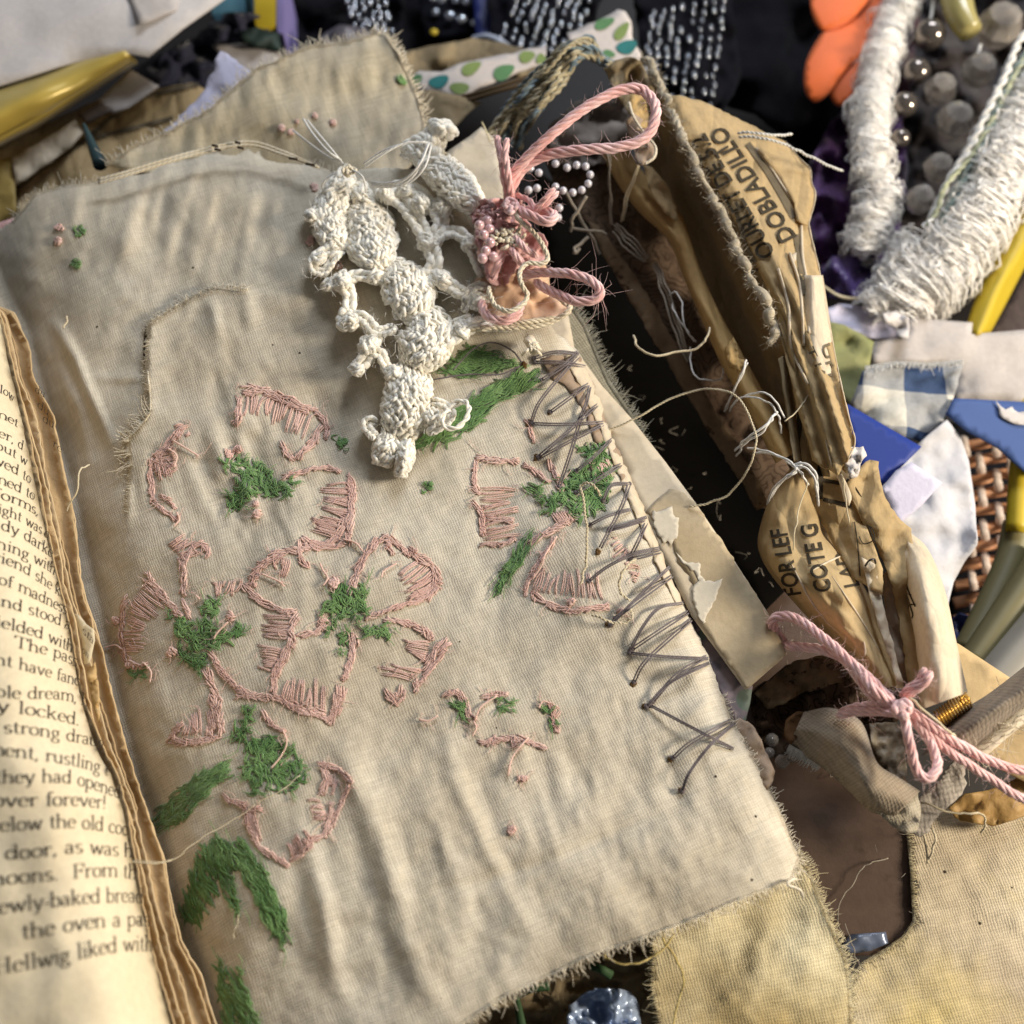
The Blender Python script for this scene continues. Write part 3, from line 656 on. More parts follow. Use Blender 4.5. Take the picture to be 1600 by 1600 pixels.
def flower(lines=(), tooth=(), knots=(), strands=(), greens=(), label=None):
    items = [('l', l, np.array(l, float)) for l in lines]+[('t', t, np.array(list(t[0])+list(t[1]), float)) for t in tooth]+[('k', k, np.array([k[:2]], float)) for k in knots]+[('s', q, np.array(q, float)) for q in strands]
    items = [(a, b, resample(c, 5) if len(c) > 1 else c) for a, b, c in items]
    par = list(range(len(items)))
    def find(i):
        while par[i] != i: i = par[i]
        return i
    for i in range(len(items)):
        for j in range(i):
            if np.min(np.hypot(*(items[i][2][:, None]-items[j][2][None]).transpose(2, 0, 1))) < 15: par[find(i)] = find(j)
    groups = {}
    for i in range(len(items)): groups.setdefault(find(i), []).append(items[i])
    f = None
    for g in sorted(groups.values(), key=lambda g: -sum(len(x[2]) for x in g)):
        mb = MB()
        for typ, d, _ in g:
            if typ == 'l':
                outline(mb, d)
                if len(g) > 1: o_ = rng.normal(size=2)*3; outline(mb, [(p[0]+o_[0], p[1]+o_[1]) for p in d], 16, 1.3)
            elif typ == 't': teeth(mb, d[0], d[1], int(d[2]*1.35)+1)
            elif typ == 'k': knot(mb, *d)
            else: strand(mb, d)
        for k in range(5*len(g)):                                   # wisps of loose floss
            q = g[rng.integers(len(g))][2]; p = q[rng.integers(len(q))]+rng.normal(size=2)*4; d = rng.normal(size=2)*9
            strand(mb, [p, p+d*.5+rng.normal(size=2)*3, p+d], .5, .004)
        o = build(mb, 'petal_stitching' if f else 'embroidered_flower', FLOSS, f or page)
        if not f: f = o; tag(f, label)
    for g in greens:
        mb = MB(); gfill(mb, g); c = np.mean(g, axis=0)
        for k in range(14):
            p = np.array(g[rng.integers(len(g))], float); d = (p-c)/(np.hypot(*(p-c))+1e-6); d = d*rng.uniform(3, 12)+rng.normal(size=2)*4; strand(mb, [p-d*.6, p+d*.3+rng.normal(size=2)*2, p+d], .6, .005)
        build(mb, 'green_center', GREEN, f)
    return f
# upper left flower
flower([[(376, 606), (400, 603), (440, 618), (478, 634), (494, 642)], [(380, 614), (410, 612), (446, 628), (480, 644)], [(494, 642), (512, 664), (508, 684)], [(505, 664), (492, 690), (466, 716)], [(437, 692), (447, 704), (454, 718)],
        [(442, 746), (468, 738), (505, 730), (532, 735)], [(545, 742), (553, 770), (550, 800), (545, 848)], [(546, 750), (548, 790), (540, 820)],
        [(238, 716), (236, 750), (240, 782)], [(374, 622), (374, 650), (368, 664)], [(290, 664), (264, 688), (242, 714)], [(240, 782), (258, 800), (276, 812)], [(538, 850), (510, 858), (476, 852)]],
       [([(384, 616), (420, 620), (455, 634), (490, 650)], [(376, 650), (405, 654), (440, 668), (476, 690)], 10), ([(548, 752), (552, 786), (546, 822)], [(506, 758), (500, 784), (506, 806)], 9),
        ([(544, 822), (530, 845)], [(500, 806), (485, 830)], 4),
        ([(272, 700), (278, 735)], [(240, 706), (236, 740)], 6), ([(246, 772), (270, 790)], [(262, 775), (275, 800)], 4), ([(285, 662), (300, 680)], [(268, 668), (290, 690)], 3), ([(240, 718), (262, 718)], [(250, 748), (270, 742)], 4)],
       [(400, 787, 5), (401, 804, 7), (372, 702, 6), (357, 711, 5)], [[(270, 688), (290, 700), (310, 712)], [(276, 800), (280, 812), (272, 822)], [(262, 700), (276, 712), (272, 730)]],
       [[(345, 712), (385, 716), (392, 740), (380, 744), (350, 728)], [(375, 738), (400, 724), (422, 735), (425, 762), (408, 778), (378, 778), (362, 770)], [(420, 755), (455, 745), (465, 755), (450, 770), (425, 778)], [(358, 772), (378, 770), (385, 792), (358, 796)]],
       'upper left pink flower just below the torn seam')
# central flower
flower([[(546, 932), (556, 900), (568, 876), (590, 846)], [(552, 926), (562, 884), (586, 850)], [(604, 838), (612, 860)], [(640, 868), (664, 880), (676, 892), (682, 918), (668, 938)], [(676, 884), (682, 910)],
        [(570, 966), (600, 955), (630, 946), (656, 938), (684, 918)], [(600, 968), (640, 976), (664, 986), (672, 1000)], [(702, 1004), (684, 1030), (664, 1056), (650, 1072)], [(698, 998), (680, 1018), (668, 1046)], [(648, 1066), (650, 1080)], [(600, 1078), (618, 1094), (628, 1072)],
        [(552, 990), (548, 1020), (543, 1045), (537, 1062)], [(556, 994), (552, 1024), (540, 1058)], [(530, 1072), (524, 1096), (514, 1124)], [(536, 1074), (528, 1104), (512, 1130)], [(514, 1124), (480, 1114), (445, 1100), (424, 1086)], [(508, 1116), (470, 1112), (432, 1090)],
        [(462, 958), (452, 985), (456, 1000), (444, 1020), (428, 1050), (424, 1080)], [(456, 1004), (440, 1030), (430, 1064)], [(464, 990), (480, 990), (500, 984), (512, 970)], [(505, 962), (500, 980)],
        [(535, 808), (530, 832), (512, 850), (472, 842)], [(530, 838), (500, 852), (470, 858)], [(470, 845), (468, 866), (482, 884)], [(470, 856), (436, 862), (408, 882), (388, 910)], [(384, 912), (404, 934), (436, 952), (462, 956)], [(588, 846), (606, 838), (640, 866)]],
       [([(650, 876), (678, 892), (682, 920)], [(622, 900), (630, 916), (640, 940)], 8), ([(676, 900), (680, 930)], [(640, 922), (645, 945)], 4), ([(672, 1000), (668, 1040)], [(630, 1000), (636, 1020)], 5), ([(664, 1046), (640, 1064)], [(610, 1038), (592, 1050)], 3),
        ([(436, 1092), (512, 1118)], [(450, 1062), (510, 1072)], 7), ([(462, 962), (452, 1000)], [(410, 962), (408, 992)], 7), ([(446, 1014), (424, 1050)], [(408, 1010), (400, 1040)], 5), ([(530, 815), (526, 835)], [(490, 808), (486, 822)], 4),
        ([(420, 858), (456, 876)], [(428, 886), (450, 900)], 4), ([(412, 876), (400, 920)], [(395, 880), (385, 915)], 5)],
       [(520, 910, 8), (505, 968, 5), (648, 860, 4)], [[(500, 880), (505, 892), (512, 903), (505, 915)], [(535, 842), (555, 848), (566, 860)], [(408, 896), (435, 908), (444, 916)], [(620, 880), (600, 892), (596, 902)]],
       [[(510, 922), (540, 912), (560, 925), (555, 960), (520, 972), (508, 955)], [(555, 920), (575, 905), (572, 955), (560, 965)], [(562, 975), (600, 976), (618, 984), (606, 996), (570, 992)], [(508, 970), (525, 968), (512, 990)], [(534, 984), (542, 982), (540, 1018), (532, 1016)]],
       'central pink flower with a green heart')
# left flower beside the book
flower([[(230, 896), (245, 918), (262, 940), (284, 964)], [(226, 906), (250, 930), (276, 960)], [(284, 876), (288, 905), (288, 930)], [(288, 936), (296, 966)], [(326, 1018), (344, 1046), (366, 1072), (398, 1090)], [(332, 1026), (352, 1056), (384, 1084)],
        [(320, 1046), (332, 1078), (340, 1106), (344, 1150)], [(268, 1158), (300, 1160), (330, 1156)], [(330, 1086), (336, 1120), (328, 1150)], [(370, 1086), (400, 1086), (424, 1090)], [(196, 940), (190, 975), (190, 1010)], [(190, 1012), (204, 1036), (232, 1040)], [(290, 880), (300, 852), (320, 848), (326, 868)], [(344, 1150), (306, 1160), (268, 1158), (284, 1130)]],
       [([(226, 910), (206, 940), (196, 975)], [(258, 946), (238, 960), (228, 985)], 9), ([(192, 985), (188, 1022)], [(230, 985), (226, 1022)], 5), ([(282, 1150), (318, 1148)], [(290, 1130), (312, 1106)], 3), ([(344, 1140), (330, 1150)], [(336, 1100), (324, 1110)], 3),
        ([(326, 910), (380, 905)], [(328, 930), (372, 930)], 5), ([(262, 852), (284, 872)], [(290, 836), (318, 860)], 6)],
       [(268, 1020, 7), (205, 1038, 8), (182, 972, 6), (360, 962, 6)], [[(225, 1036), (236, 1050), (234, 1066)], [(312, 936), (306, 930)], [(356, 972), (340, 988), (334, 998)], [(164, 1012), (180, 1008), (190, 1014)]],
       [[(264, 952), (280, 964), (300, 974), (280, 978), (266, 964)], [(275, 975), (330, 972), (332, 1010), (310, 1040), (285, 1030)], [(318, 935), (342, 938), (338, 968), (318, 966)], [(330, 990), (372, 978), (384, 984), (350, 1012), (335, 1014)], [(204, 1046), (226, 1042), (222, 1058), (208, 1060)], [(292, 1030), (316, 1036), (310, 1052)]],
       'left pink flower beside the book pages')
# right flower, under the lacing
flower([[(744, 714), (775, 722), (808, 722)], [(818, 726), (840, 740), (858, 754)], [(744, 720), (740, 752), (748, 772)], [(742, 782), (754, 810), (752, 832)], [(752, 850), (780, 850), (804, 842)], [(822, 656), (828, 672), (836, 690)],
        [(856, 720), (868, 744), (876, 764)], [(824, 850), (858, 832), (888, 812)], [(866, 842), (842, 876), (826, 905), (820, 926)], [(830, 926), (868, 948), (900, 952), (950, 946)], [(960, 672), (966, 690)], [(760, 808), (800, 816)]],
       [([(748, 762), (756, 846)], [(800, 758), (812, 830)], 9), ([(826, 924), (945, 938)], [(846, 888), (930, 895)], 9), ([(975, 880), (990, 910)], [(995, 880), (1004, 915)], 3), ([(962, 838), (984, 862)], [(950, 842), (970, 880)], 3), ([(860, 802), (890, 796)], [(880, 830), (896, 812)], 5), ([(920, 726), (950, 714)], [(930, 748), (958, 730)], 3)],
       [(970, 955, 5), (892, 940, 6)], [[(870, 838), (852, 866), (846, 884), (832, 905)], [(955, 665), (962, 684), (968, 694)]],
       [[(876, 750), (930, 715), (960, 735), (945, 790), (905, 815), (880, 790)], [(846, 780), (880, 765), (884, 790), (850, 800)], [(905, 700), (945, 690), (955, 715), (925, 730)], [(820, 762), (845, 758), (842, 770), (822, 772)]],
       'right pink flower crossed by dark lacing threads')
# lower left flower
flower([[(505, 1190), (530, 1204), (550, 1222)], [(545, 1226), (535, 1250), (524, 1272)], [(520, 1255), (512, 1285), (508, 1308)], [(348, 1246), (366, 1254), (384, 1262)], [(386, 1268), (396, 1300), (402, 1318)], [(402, 1318), (430, 1340), (452, 1350)], [(456, 1346), (476, 1330), (488, 1312)], [(408, 1112), (424, 1130), (444, 1144)], [(505, 1190), (512, 1214), (504, 1240)], [(386, 1266), (408, 1264)], [(384, 1262), (390, 1290), (398, 1310)], [(524, 1272), (512, 1296), (490, 1314)]],
       [([(500, 1196), (530, 1220)], [(506, 1222), (520, 1240)], 5), ([(500, 1250), (515, 1280)], [(482, 1256), (492, 1282)], 4), ([(456, 1340), (488, 1318)], [(450, 1318), (476, 1298)], 5), ([(400, 1300), (410, 1318)], [(388, 1268), (396, 1262)], 3)],
       [], [[(442, 1140), (448, 1160), (440, 1180), (424, 1200)]],
       [[(385, 1160), (420, 1148), (455, 1168), (470, 1185), (480, 1215), (458, 1240), (420, 1238), (380, 1215)], [(362, 1150), (378, 1108), (396, 1108), (390, 1140), (374, 1160)], [(380, 1216), (400, 1222), (408, 1240), (385, 1238)]],
       'lower left pink flower around a large green heart')
# scattered small flowers
flower([[(696, 1086), (710, 1080), (722, 1084), (730, 1104), (742, 1126)], [(752, 1092), (770, 1086), (792, 1086)], [(748, 1160), (776, 1156), (800, 1152), (830, 1160), (850, 1168)], [(800, 1150), (806, 1166)], [(856, 1100), (868, 1112), (862, 1130), (870, 1144)], [(770, 1162), (774, 1150)]],
       [], [(818, 1216, 6), (800, 1296, 7)], [[(742, 1126), (752, 1104), (776, 1088)], [(655, 1124), (670, 1126), (684, 1118)], [(826, 1152), (808, 1172), (798, 1190), (794, 1212)], [(858, 1098), (848, 1096), (842, 1106)], [(740, 1126), (744, 1138), (738, 1150)]],
       [[(710, 1100), (724, 1100), (726, 1120), (714, 1122)], [(780, 1094), (800, 1092), (802, 1108), (784, 1110)], [(852, 1108), (862, 1110), (872, 1130), (860, 1136)]],
       'scattered small pink sprig below the right flower')
mb = MB()
for q in [(92, 356, 5), (90, 376, 7), (440, 200, 7), (455, 206, 6), (492, 182, 5), (520, 192, 7), (490, 292, 6), (484, 375, 6), (528, 416, 7)]:
    if q[1] > 230: mb = MB(); knot(mb, *q); build(mb, 'pink_knot', FLOSS, page)
LEAVES = [([[(238, 1284), (262, 1250), (310, 1212), (350, 1186), (354, 1214), (320, 1240), (286, 1278), (262, 1294)]], -.65, 'broad green leaf at the left edge below the left flower'),
          ([[(345, 1316), (372, 1322), (352, 1372), (330, 1395), (308, 1440), (285, 1432), (300, 1380), (315, 1330)], [(362, 1322), (384, 1316), (412, 1360), (446, 1440), (444, 1476), (418, 1448), (392, 1390), (368, 1350)], [(350, 1376), (362, 1378), (376, 1424), (364, 1420)]], 1.2, 'forked green leaf pair near the bottom left'),
          ([[(338, 1510), (350, 1508), (358, 1550), (372, 1620), (352, 1620)], [(355, 1518), (376, 1516), (385, 1560), (402, 1592), (398, 1620), (374, 1600)]], 1.3, 'green leaf cut off by the bottom edge'),
          ([[(690, 580), (706, 562), (740, 542), (790, 556), (804, 570), (770, 578), (720, 588)]], .05, 'short green leaf beside the crochet lace'),
          ([[(648, 692), (690, 664), (740, 620), (790, 590), (838, 576), (836, 600), (790, 622), (740, 662), (700, 692), (668, 694)]], -.6, 'long green leaf running out from under the crochet lace'),
          ([[(776, 920), (790, 886), (812, 850), (828, 838), (822, 866), (800, 900), (788, 918)]], -1.05, 'small green leaf beside the right flower')]
for polys, ang, lab in LEAVES:
    par_ = None
    for q in polys:
        mb = MB(); gfill(mb, q, .036, (18, 40), ang if par_ is None else 1.05, .32, 1.2)
        for k in range(26): p = np.array(q[rng.integers(len(q))], float)+rng.normal(size=2)*4; d = np.array([math.cos(ang), math.sin(ang)])*rng.normal()*14+rng.normal(size=2)*5; strand(mb, [p, p+d*.5+rng.normal(size=2)*2, p+d], .6, .005)
        o = build(mb, 'leaf_blade' if par_ else 'embroidered_leaf', GREEN, par_ or page)
        if not par_: par_ = o; tag(o, lab)
mb = MB()
for q in [(125, 362), (118, 412), (535, 694), (668, 760), (533, 690)]: mb = MB(); gfill(mb, [(q[0]-7, q[1]-6), (q[0]+7, q[1]-6), (q[0]+7, q[1]+7), (q[0]-6, q[1]+6)], .08, (6, 11)); build(mb, 'green_dot', GREEN, page)
# brown paper pasted under the lacing, and the lacing itself
rim = lambda l: (lambda u, v: clothz(u, v)+l)
sheet('pasted_paper', [(846, 560), (880, 553), (905, 554), (930, 606), (944, 640), (962, 684), (984, 740), (972, 752), (950, 700), (930, 690), (918, 650), (900, 620), (880, 600), (860, 590)], rim(.004), BROWNP, page, step=7, jag=2, crk=.003, cs=12, solid=.002)
sheet('pasted_paper_edge', [(880, 555), (905, 553), (944, 640), (985, 740), (1012, 810), (1040, 880), (1068, 944), (1060, 946), (1026, 880), (998, 816), (970, 748), (930, 650), (900, 590)], rim(.007), TISSUEL, page, step=6, jag=1.6, crk=.005, cs=9, solid=.002)
LACES = [[(834, 560), (868, 550), (905, 553)], [(836, 566), (875, 566), (914, 573)], [(830, 660), (842, 630), (872, 592), (905, 556)], [(846, 594), (880, 572), (903, 550)], [(832, 662), (880, 663), (942, 660)], [(841, 714), (886, 676), (934, 632)], [(842, 716), (890, 690), (942, 664)],
         [(860, 644), (890, 622), (920, 600)], [(922, 602), (916, 630), (905, 656)], [(874, 760), (892, 706), (908, 652)], [(900, 736), (930, 712), (956, 686)], [(900, 770), (936, 748), (970, 726)], [(942, 782), (956, 758), (984, 756)], [(983, 756), (972, 790), (938, 856)],
         [(922, 820), (950, 806), (986, 796)], [(952, 828), (976, 822), (1008, 812)], [(954, 826), (984, 818), (1010, 808)], [(986, 868), (998, 844), (1010, 816)], [(920, 908), (950, 885), (990, 866), (1030, 856)], [(985, 874), (1010, 868), (1032, 862)], [(954, 976), (1000, 930), (1046, 886)], [(962, 966), (1006, 932), (1050, 900)],
         [(985, 1016), (1004, 980), (1030, 950), (1068, 942)], [(988, 1014), (1030, 986), (1076, 956)], [(984, 1020), (1040, 1026), (1106, 1029)], [(990, 1066), (1010, 1032), (1080, 968)], [(1010, 1104), (1048, 1066), (1108, 1036)], [(1020, 1096), (1058, 1054), (1104, 1026)], [(1016, 1102), (1080, 1136), (1146, 1170)], [(1052, 1184), (1080, 1160), (1142, 1126)], [(1066, 1236), (1078, 1206), (1110, 1164), (1148, 1130)]]
for k, l in enumerate(LACES):
    mb = MB(); c = cr(l, 10); t = np.linspace(0, 1, len(c))
    for o in (-1.7, 1.7):
        d = np.gradient(c, axis=0); d /= np.linalg.norm(d, axis=1)[:, None]; q = c+np.stack([-d[:, 1], d[:, 0]], -1)*o*(1+.25*math.sin(k*3.1))
        z = np.maximum(clothz(q[:, 0], q[:, 1]), np.linspace(clothz(*[np.array([x]) for x in q[0]])[0], clothz(*[np.array([x]) for x in q[-1]])[0], len(q)))+.004+.014*np.sin(math.pi*t)**.7
        mb.tube(P(q[:, 0], q[:, 1], z), 1.3*px(q[:, 1], 0), 6)
    mb.ball(P(c[0, 0], c[0, 1], clothz(c[:1, 0], c[:1, 1])[0]+.003), .0055, 8, (1, 1, .7))
    build(mb, 'lacing_stitch', LACE, page)
RUST = mat_plain('rust_stain', (.11, .06, .02), .8, .2, 0, 0, .4, 40, .2)
for u, v, r in [(828, 660, 5), (840, 714, 6), (858, 644, 5), (985, 1018, 6), (990, 1068, 6), (1010, 1102, 7), (1048, 1186, 6), (1066, 1236, 6), (954, 976, 6), (935, 862, 5), (820, 572, 6)]:
    mb = MB()
    for k in range(5): mb.ball(P(u+rng.normal()*2, v+rng.normal()*2, float(clothz(np.array([u]), np.array([v]))[0])+.002), r*.6*px(v, 0), 8, (1, 1, .5))
    build(mb, 'rusty_knot', RUST, page)
for l in [[(708, 578), (740, 545), (770, 535), (800, 548), (815, 566)], [(672, 594), (730, 585), (780, 585), (812, 572)]]:
    mb = MB(); strand(mb, l, 1.3, .012); build(mb, 'lacing_tail', LACE, page)
# ================================================================== the old book at the left
def topz(u, v):
    e = np.interp(v, [430, 500, 600, 650, 760, 850, 930, 1000, 1090, 1170, 1210, 1265, 1340, 1420, 1500, 1560, 1610, 1700], [-30, 0, 20, 33, 55, 75, 95, 110, 126, 150, 173, 192, 205, 220, 240, 255, 268, 290])
    t = np.clip((e-u)/150, 0, 1); s = np.sqrt(np.clip(1-(1-t)**2, 0, 1))
    return .05+.20*s+.006*fbm(np.asarray(u)/120, np.asarray(v)/120, 77)
book = thing('open_book', 60, 1100, -.05, 'old open book with yellowed printed page and torn brown page edges', 'book')
EDGE = list(zip([-30, 0, 20, 33, 55, 75, 95, 110, 126, 150, 173, 192, 205, 220, 240, 255, 268, 290], [430, 500, 600, 650, 760, 850, 930, 1000, 1090, 1170, 1210, 1265, 1340, 1420, 1500, 1560, 1610, 1700]))
tp = sheet('printed_page', [(-260, 430)]+EDGE+[(-260, 1700)], topz, PAGE, book, step=9, jag=1.2, solid=.003)
OUT = [(-30, 470), (8, 484), (20, 488), (40, 530), (48, 590), (68, 625), (84, 655), (92, 690), (97, 720), (104, 755), (112, 785), (118, 830), (124, 900), (134, 940), (147, 975), (164, 1040), (180, 1110), (205, 1200), (232, 1280), (256, 1345), (266, 1405), (286, 1480), (312, 1522), (338, 1605), (352, 1700)]
LV = np.arange(470, 1701, 9.0); LO = np.interp(LV, [q[1] for q in OUT], [q[0] for q in OUT]); LE = np.interp(LV, [q[1] for q in EDGE], [q[0] for q in EDGE])
LT = [mat_paper('shade_toned_leaf_%s' % n, c, tuple(x*.8 for x in c), 6, 60, .85, .15, .15) for n, c in (('tan', (.66, .50, .30)), ('umber', (.50, .35, .19)), ('ochre', (.72, .54, .31)), ('sienna', (.60, .43, .235)))]  # leaf tones differ to paint the shade between the stacked leaves
for k, (f, mt) in enumerate([(1.0, 0), (.90, 3), (.50, 1), (.44, 0), (.24, 2), (.10, 3)]):
    ed = LE+(LO-LE)*f+(6*vn(LV/150, LV*0+k*3.1, 9)+2.2*vn(LV/34, LV*0+k*5.7, 4)+1.0*vn(LV/9, LV*0+k, 2))*(1 if f < 1 else .35); ed = np.maximum(ed, LE+1.5)
    base = -.055+.017*k
    def lz(u, v, ed=ed, base=base, k=k):
        d = np.clip(np.interp(v, LV, ed)-np.asarray(u, float), 0, None); return base+.010*np.exp(-d/5)-.004*np.exp(-((d-14)/8)**2)+.004*fbm(np.asarray(u)/30, np.asarray(v)/60, 5+k)
    sheet('torn_leaf', [(-60, 478)]+list(zip(ed, LV))+[(-60, 1700)], lz, LT[mt], book, step=7, jag=1.0, seed=11+k, solid=.0025)
ROWS = [("glow", [(-12, 610), (8, 617), (21, 628)], 9), ("met", [(-16, 648), (8, 656), (28, 668)], 9), ("ner, d", [(-20, 676), (12, 688), (36, 704)], 10), ("but w", [(-8, 700), (16, 711), (42, 728)], 10), ("wed to", [(-14, 722), (18, 737), (48, 756)], 11), ("med to", [(-14, 750), (18, 763), (54, 782)], 11), ("forms,", [(-10, 776), (26, 788), (60, 806)], 11),
        ("night was o", [(-18, 796), (30, 814), (76, 842)], 11), ("steady darke", [(-50, 814), (0, 827), (30, 838), (60, 857), (82, 872)], 12), ("ning with", [(-6, 855), (25, 866), (65, 885), (86, 899)], 12), ("friend she k", [(-20, 873), (25, 888), (70, 915), (94, 932)], 12), ("k of madness", [(-30, 905), (17, 918), (60, 938), (104, 960)], 12.5), ("and stood a", [(-14, 944), (15, 950), (65, 966), (110, 984)], 12.5),
        ("yielded with", [(-24, 974), (32, 988), (70, 1000), (114, 1020)], 13), ("The pass", [(22, 1010), (50, 1018), (84, 1026), (120, 1042)], 13), ("ght have fanc", [(-24, 1036), (7, 1040), (55, 1052), (124, 1072)], 13), ("rible dream, h", [(-30, 1083), (20, 1091), (93, 1093), (138, 1104)], 13.5), ("ally locked.", [(-52, 1106), (8, 1112), (70, 1121), (124, 1134)], 14), (" strong draug", [(-6, 1145), (50, 1148), (140, 1164), (162, 1172)], 14),
        ("ment, rustling t", [(-24, 1178), (27, 1183), (113, 1196), (170, 1212)], 14.5), ("they had opened", [(-8, 1224), (95, 1223), (140, 1232), (188, 1248)], 15), ("over forever!", [(-12, 1260), (30, 1260), (115, 1259), (166, 1264)], 15.5), ("below the old coc", [(-20, 1300), (25, 1298), (100, 1294), (148, 1297), (200, 1306)], 16), (" door, as was h", [(-6, 1343), (42, 1341), (120, 1333), (165, 1336), (208, 1340)], 16),
        ("noons.  From th", [(-14, 1384), (45, 1379), (160, 1370), (214, 1374)], 16.5), ("newly-baked bread", [(-24, 1432), (30, 1424), (125, 1413), (198, 1410), (224, 1412)], 17), ("  the oven a pas", [(8, 1470), (60, 1464), (142, 1451), (218, 1447), (234, 1448)], 17.5), ("Hellwig liked with", [(-10, 1523), (62, 1512), (175, 1489), (240, 1486)], 18)]
mb = MB()
for tx, bl, xh in ROWS: serif_line(mb, tx, bl, xh, topz, .30)
build(mb, 'printed_text', INK, tp, smooth=False)
mb = MB()
for tx, bl, xh in [("du", [(54, 612), (70, 622)], 8), ("du", [(58, 636), (76, 650)], 9), ("du", [(66, 658), (84, 670)], 9), ("re", [(82, 696), (96, 708)], 8)]: serif_line(mb, tx, bl, xh, const(-.024), .1)
build(mb, 'printed_text', INK, book, smooth=False)
lf = sheet('curled_scrap', [(116, 958), (124, 962), (134, 975), (146, 984), (147, 1000), (140, 1034), (132, 1038), (128, 1000)], lambda u, v: .06+(np.asarray(u)-116)*.0006, PAGE, book, step=6, solid=.002)
mb = MB(); serif_line(mb, "sta", [(128, 988), (146, 1008)], 8, lambda u, v: .0622+(np.asarray(u)-116)*.0006, .1); serif_line(mb, "on", [(128, 1018), (138, 1030)], 7, lambda u, v: .0622+(np.asarray(u)-116)*.0006, .1); build(mb, 'printed_text', INK, lf, smooth=False)
sheet('curled_scrap', [(136, 1050), (148, 1035), (152, 1060), (155, 1110), (154, 1130), (144, 1100)], .055, PEDGE, book, step=6, crk=.01, cs=12, solid=.002)
# ================================================================== cloth flap above the page
def flapz(u, v): return -.05+.014*fbm(np.asarray(u)/90, np.asarray(v)/90, 31, 2)+.0045*fbm(np.asarray(u)/22, np.asarray(v)/60, 33)+.05*np.exp(-(np.asarray(v)-40)/60.0)*.5
FP = [(165, 256), (215, 226), (258, 208), (330, 168), (372, 130), (402, 106), (440, 90), (482, 72), (540, 66), (592, 50), (606, 58), (626, 88), (640, 120), (656, 160), (664, 190), (660, 240), (600, 300), (480, 300), (300, 290)]
fl = thing('cloth_flap', 480, 180, -.08, 'stained cotton flap with frayed edge rising behind the embroidered page', 'cloth flap')
sheet('cloth', FP, flapz, FLAP, fl, step=7, jag=2.5, solid=.004)
mb = MB(); fray(mb, FP[:10], lambda u, v: flapz(u, v), 1, (5, 16), 2.6, .8, .01, 21); build(mb, 'frayed_edge', FRAY, fl); mb = MB(); fray(mb, FP[9:16], lambda u, v: flapz(u, v), 1, (5, 14), 1.5, .9, .01, 22)
build(mb, 'frayed_edge', FRAY, fl)
mb = MB(); _cz = clothz; 
for q in [(440, 200, 7), (455, 206, 6), (492, 180, 5), (520, 192, 7), (464, 190, 4)]:
    mb = MB()
    for k in range(7):
        a = rng.uniform(0, 6.28); d = np.array([math.cos(a), math.sin(a)])*q[2]*.75; stitch(mb, np.array(q[:2])-d, np.array(q[:2])+d, q[2]*.36, 3.5, 1, flapz)
    build(mb, 'pink_knot', FLOSS, fl)
mb = MB(); gfillz = [stitch(mb, (626+rng.normal()*4, 122+rng.normal()*4), (630+rng.normal()*4, 126+rng.normal()*4), 2, 3, 1, flapz) for k in range(8)]; build(mb, 'green_dot', GREEN, fl)
# ================================================================== crochet lace
lace = thing('crochet_lace', 620, 480, .01, 'ecru crochet lace strip lying on the embroidered page', 'lace')
def cz(u, v): return float(clothz(np.array([float(u)]), np.array([float(v)]))[0])
def shell(mb, path, hw, dome=.05, base=.012, row=9, colw=5.4, skew=1.5, r=3.0):
    """plump crochet shell: rows of V-shaped stitches over a padded core"""
    c = resample(cr([p for p in path], 8), row*.5); n = len(c); hwp = np.interp(np.linspace(0, 1, n), np.linspace(0, 1, len(hw)), hw)
    t = np.gradient(c, axis=0); t /= np.linalg.norm(t, axis=1)[:, None]; nn = np.stack([-t[:, 1], t[:, 0]], -1)
    def pos(i, s, up=0):
        dm = dome*.55; i = min(max(i, 0), n-1); i0 = int(i); f = i-i0; i1 = min(i0+1, n-1)
        q = c[i0]*(1-f)+c[i1]*f; m = nn[i0]*(1-f)+nn[i1]*f; h = .9*(hwp[i0]*(1-f)+hwp[i1]*f); q = q+m*s*h
        end = min(1, math.sqrt(min(i, n-1-i)/6.0+.05)); k = math.sqrt(max(0, 1-s*s*.96))
        z = cz(*(c[i0]))+base+dm*k*end+up; return P(q[0], q[1], z)
    R = px(c[0, 1], 0)
    core = MB(); S = np.linspace(-1, 1, 13); V = []
    for i in range(n): V += [pos(i, s*.93, -.010) for s in S]
    mb.add(V, [[i*13+k, i*13+k+1, (i+1)*13+k+1, (i+1)*13+k] for i in range(n-1) for k in range(12)])
    i = 0.0; rowi = 0
    while i < n-1:
        h = hwp[int(i)]; m = max(3, int(round(2*h/colw)))
        for k in range(m+1):
            s = -1+2*(k+(.5 if rowi % 2 else 0))/m
            if s > 1.02: continue
            s0 = s+rng.normal()*.04; dd = (1 if rowi % 2 else -1)*skew*rng.uniform(.5, 1.5)*colw/h; L = 3.4*rng.uniform(.75, 1.3); up = rng.uniform(-.004, .006)
            pts = [pos(i+L*f, np.clip(s0+dd*(f-.5)*1.4, -1.04, 1.04), up+.008*math.sin(math.pi*f)) for f in (0, .25, .5, .75, 1)]
            mb.tube(np.array(pts), np.array([.7, 1.0, 1.05, 1.0, .7])*r*rng.uniform(.75, 1.25)*R, 6)
        i += 1.45; rowi += 1
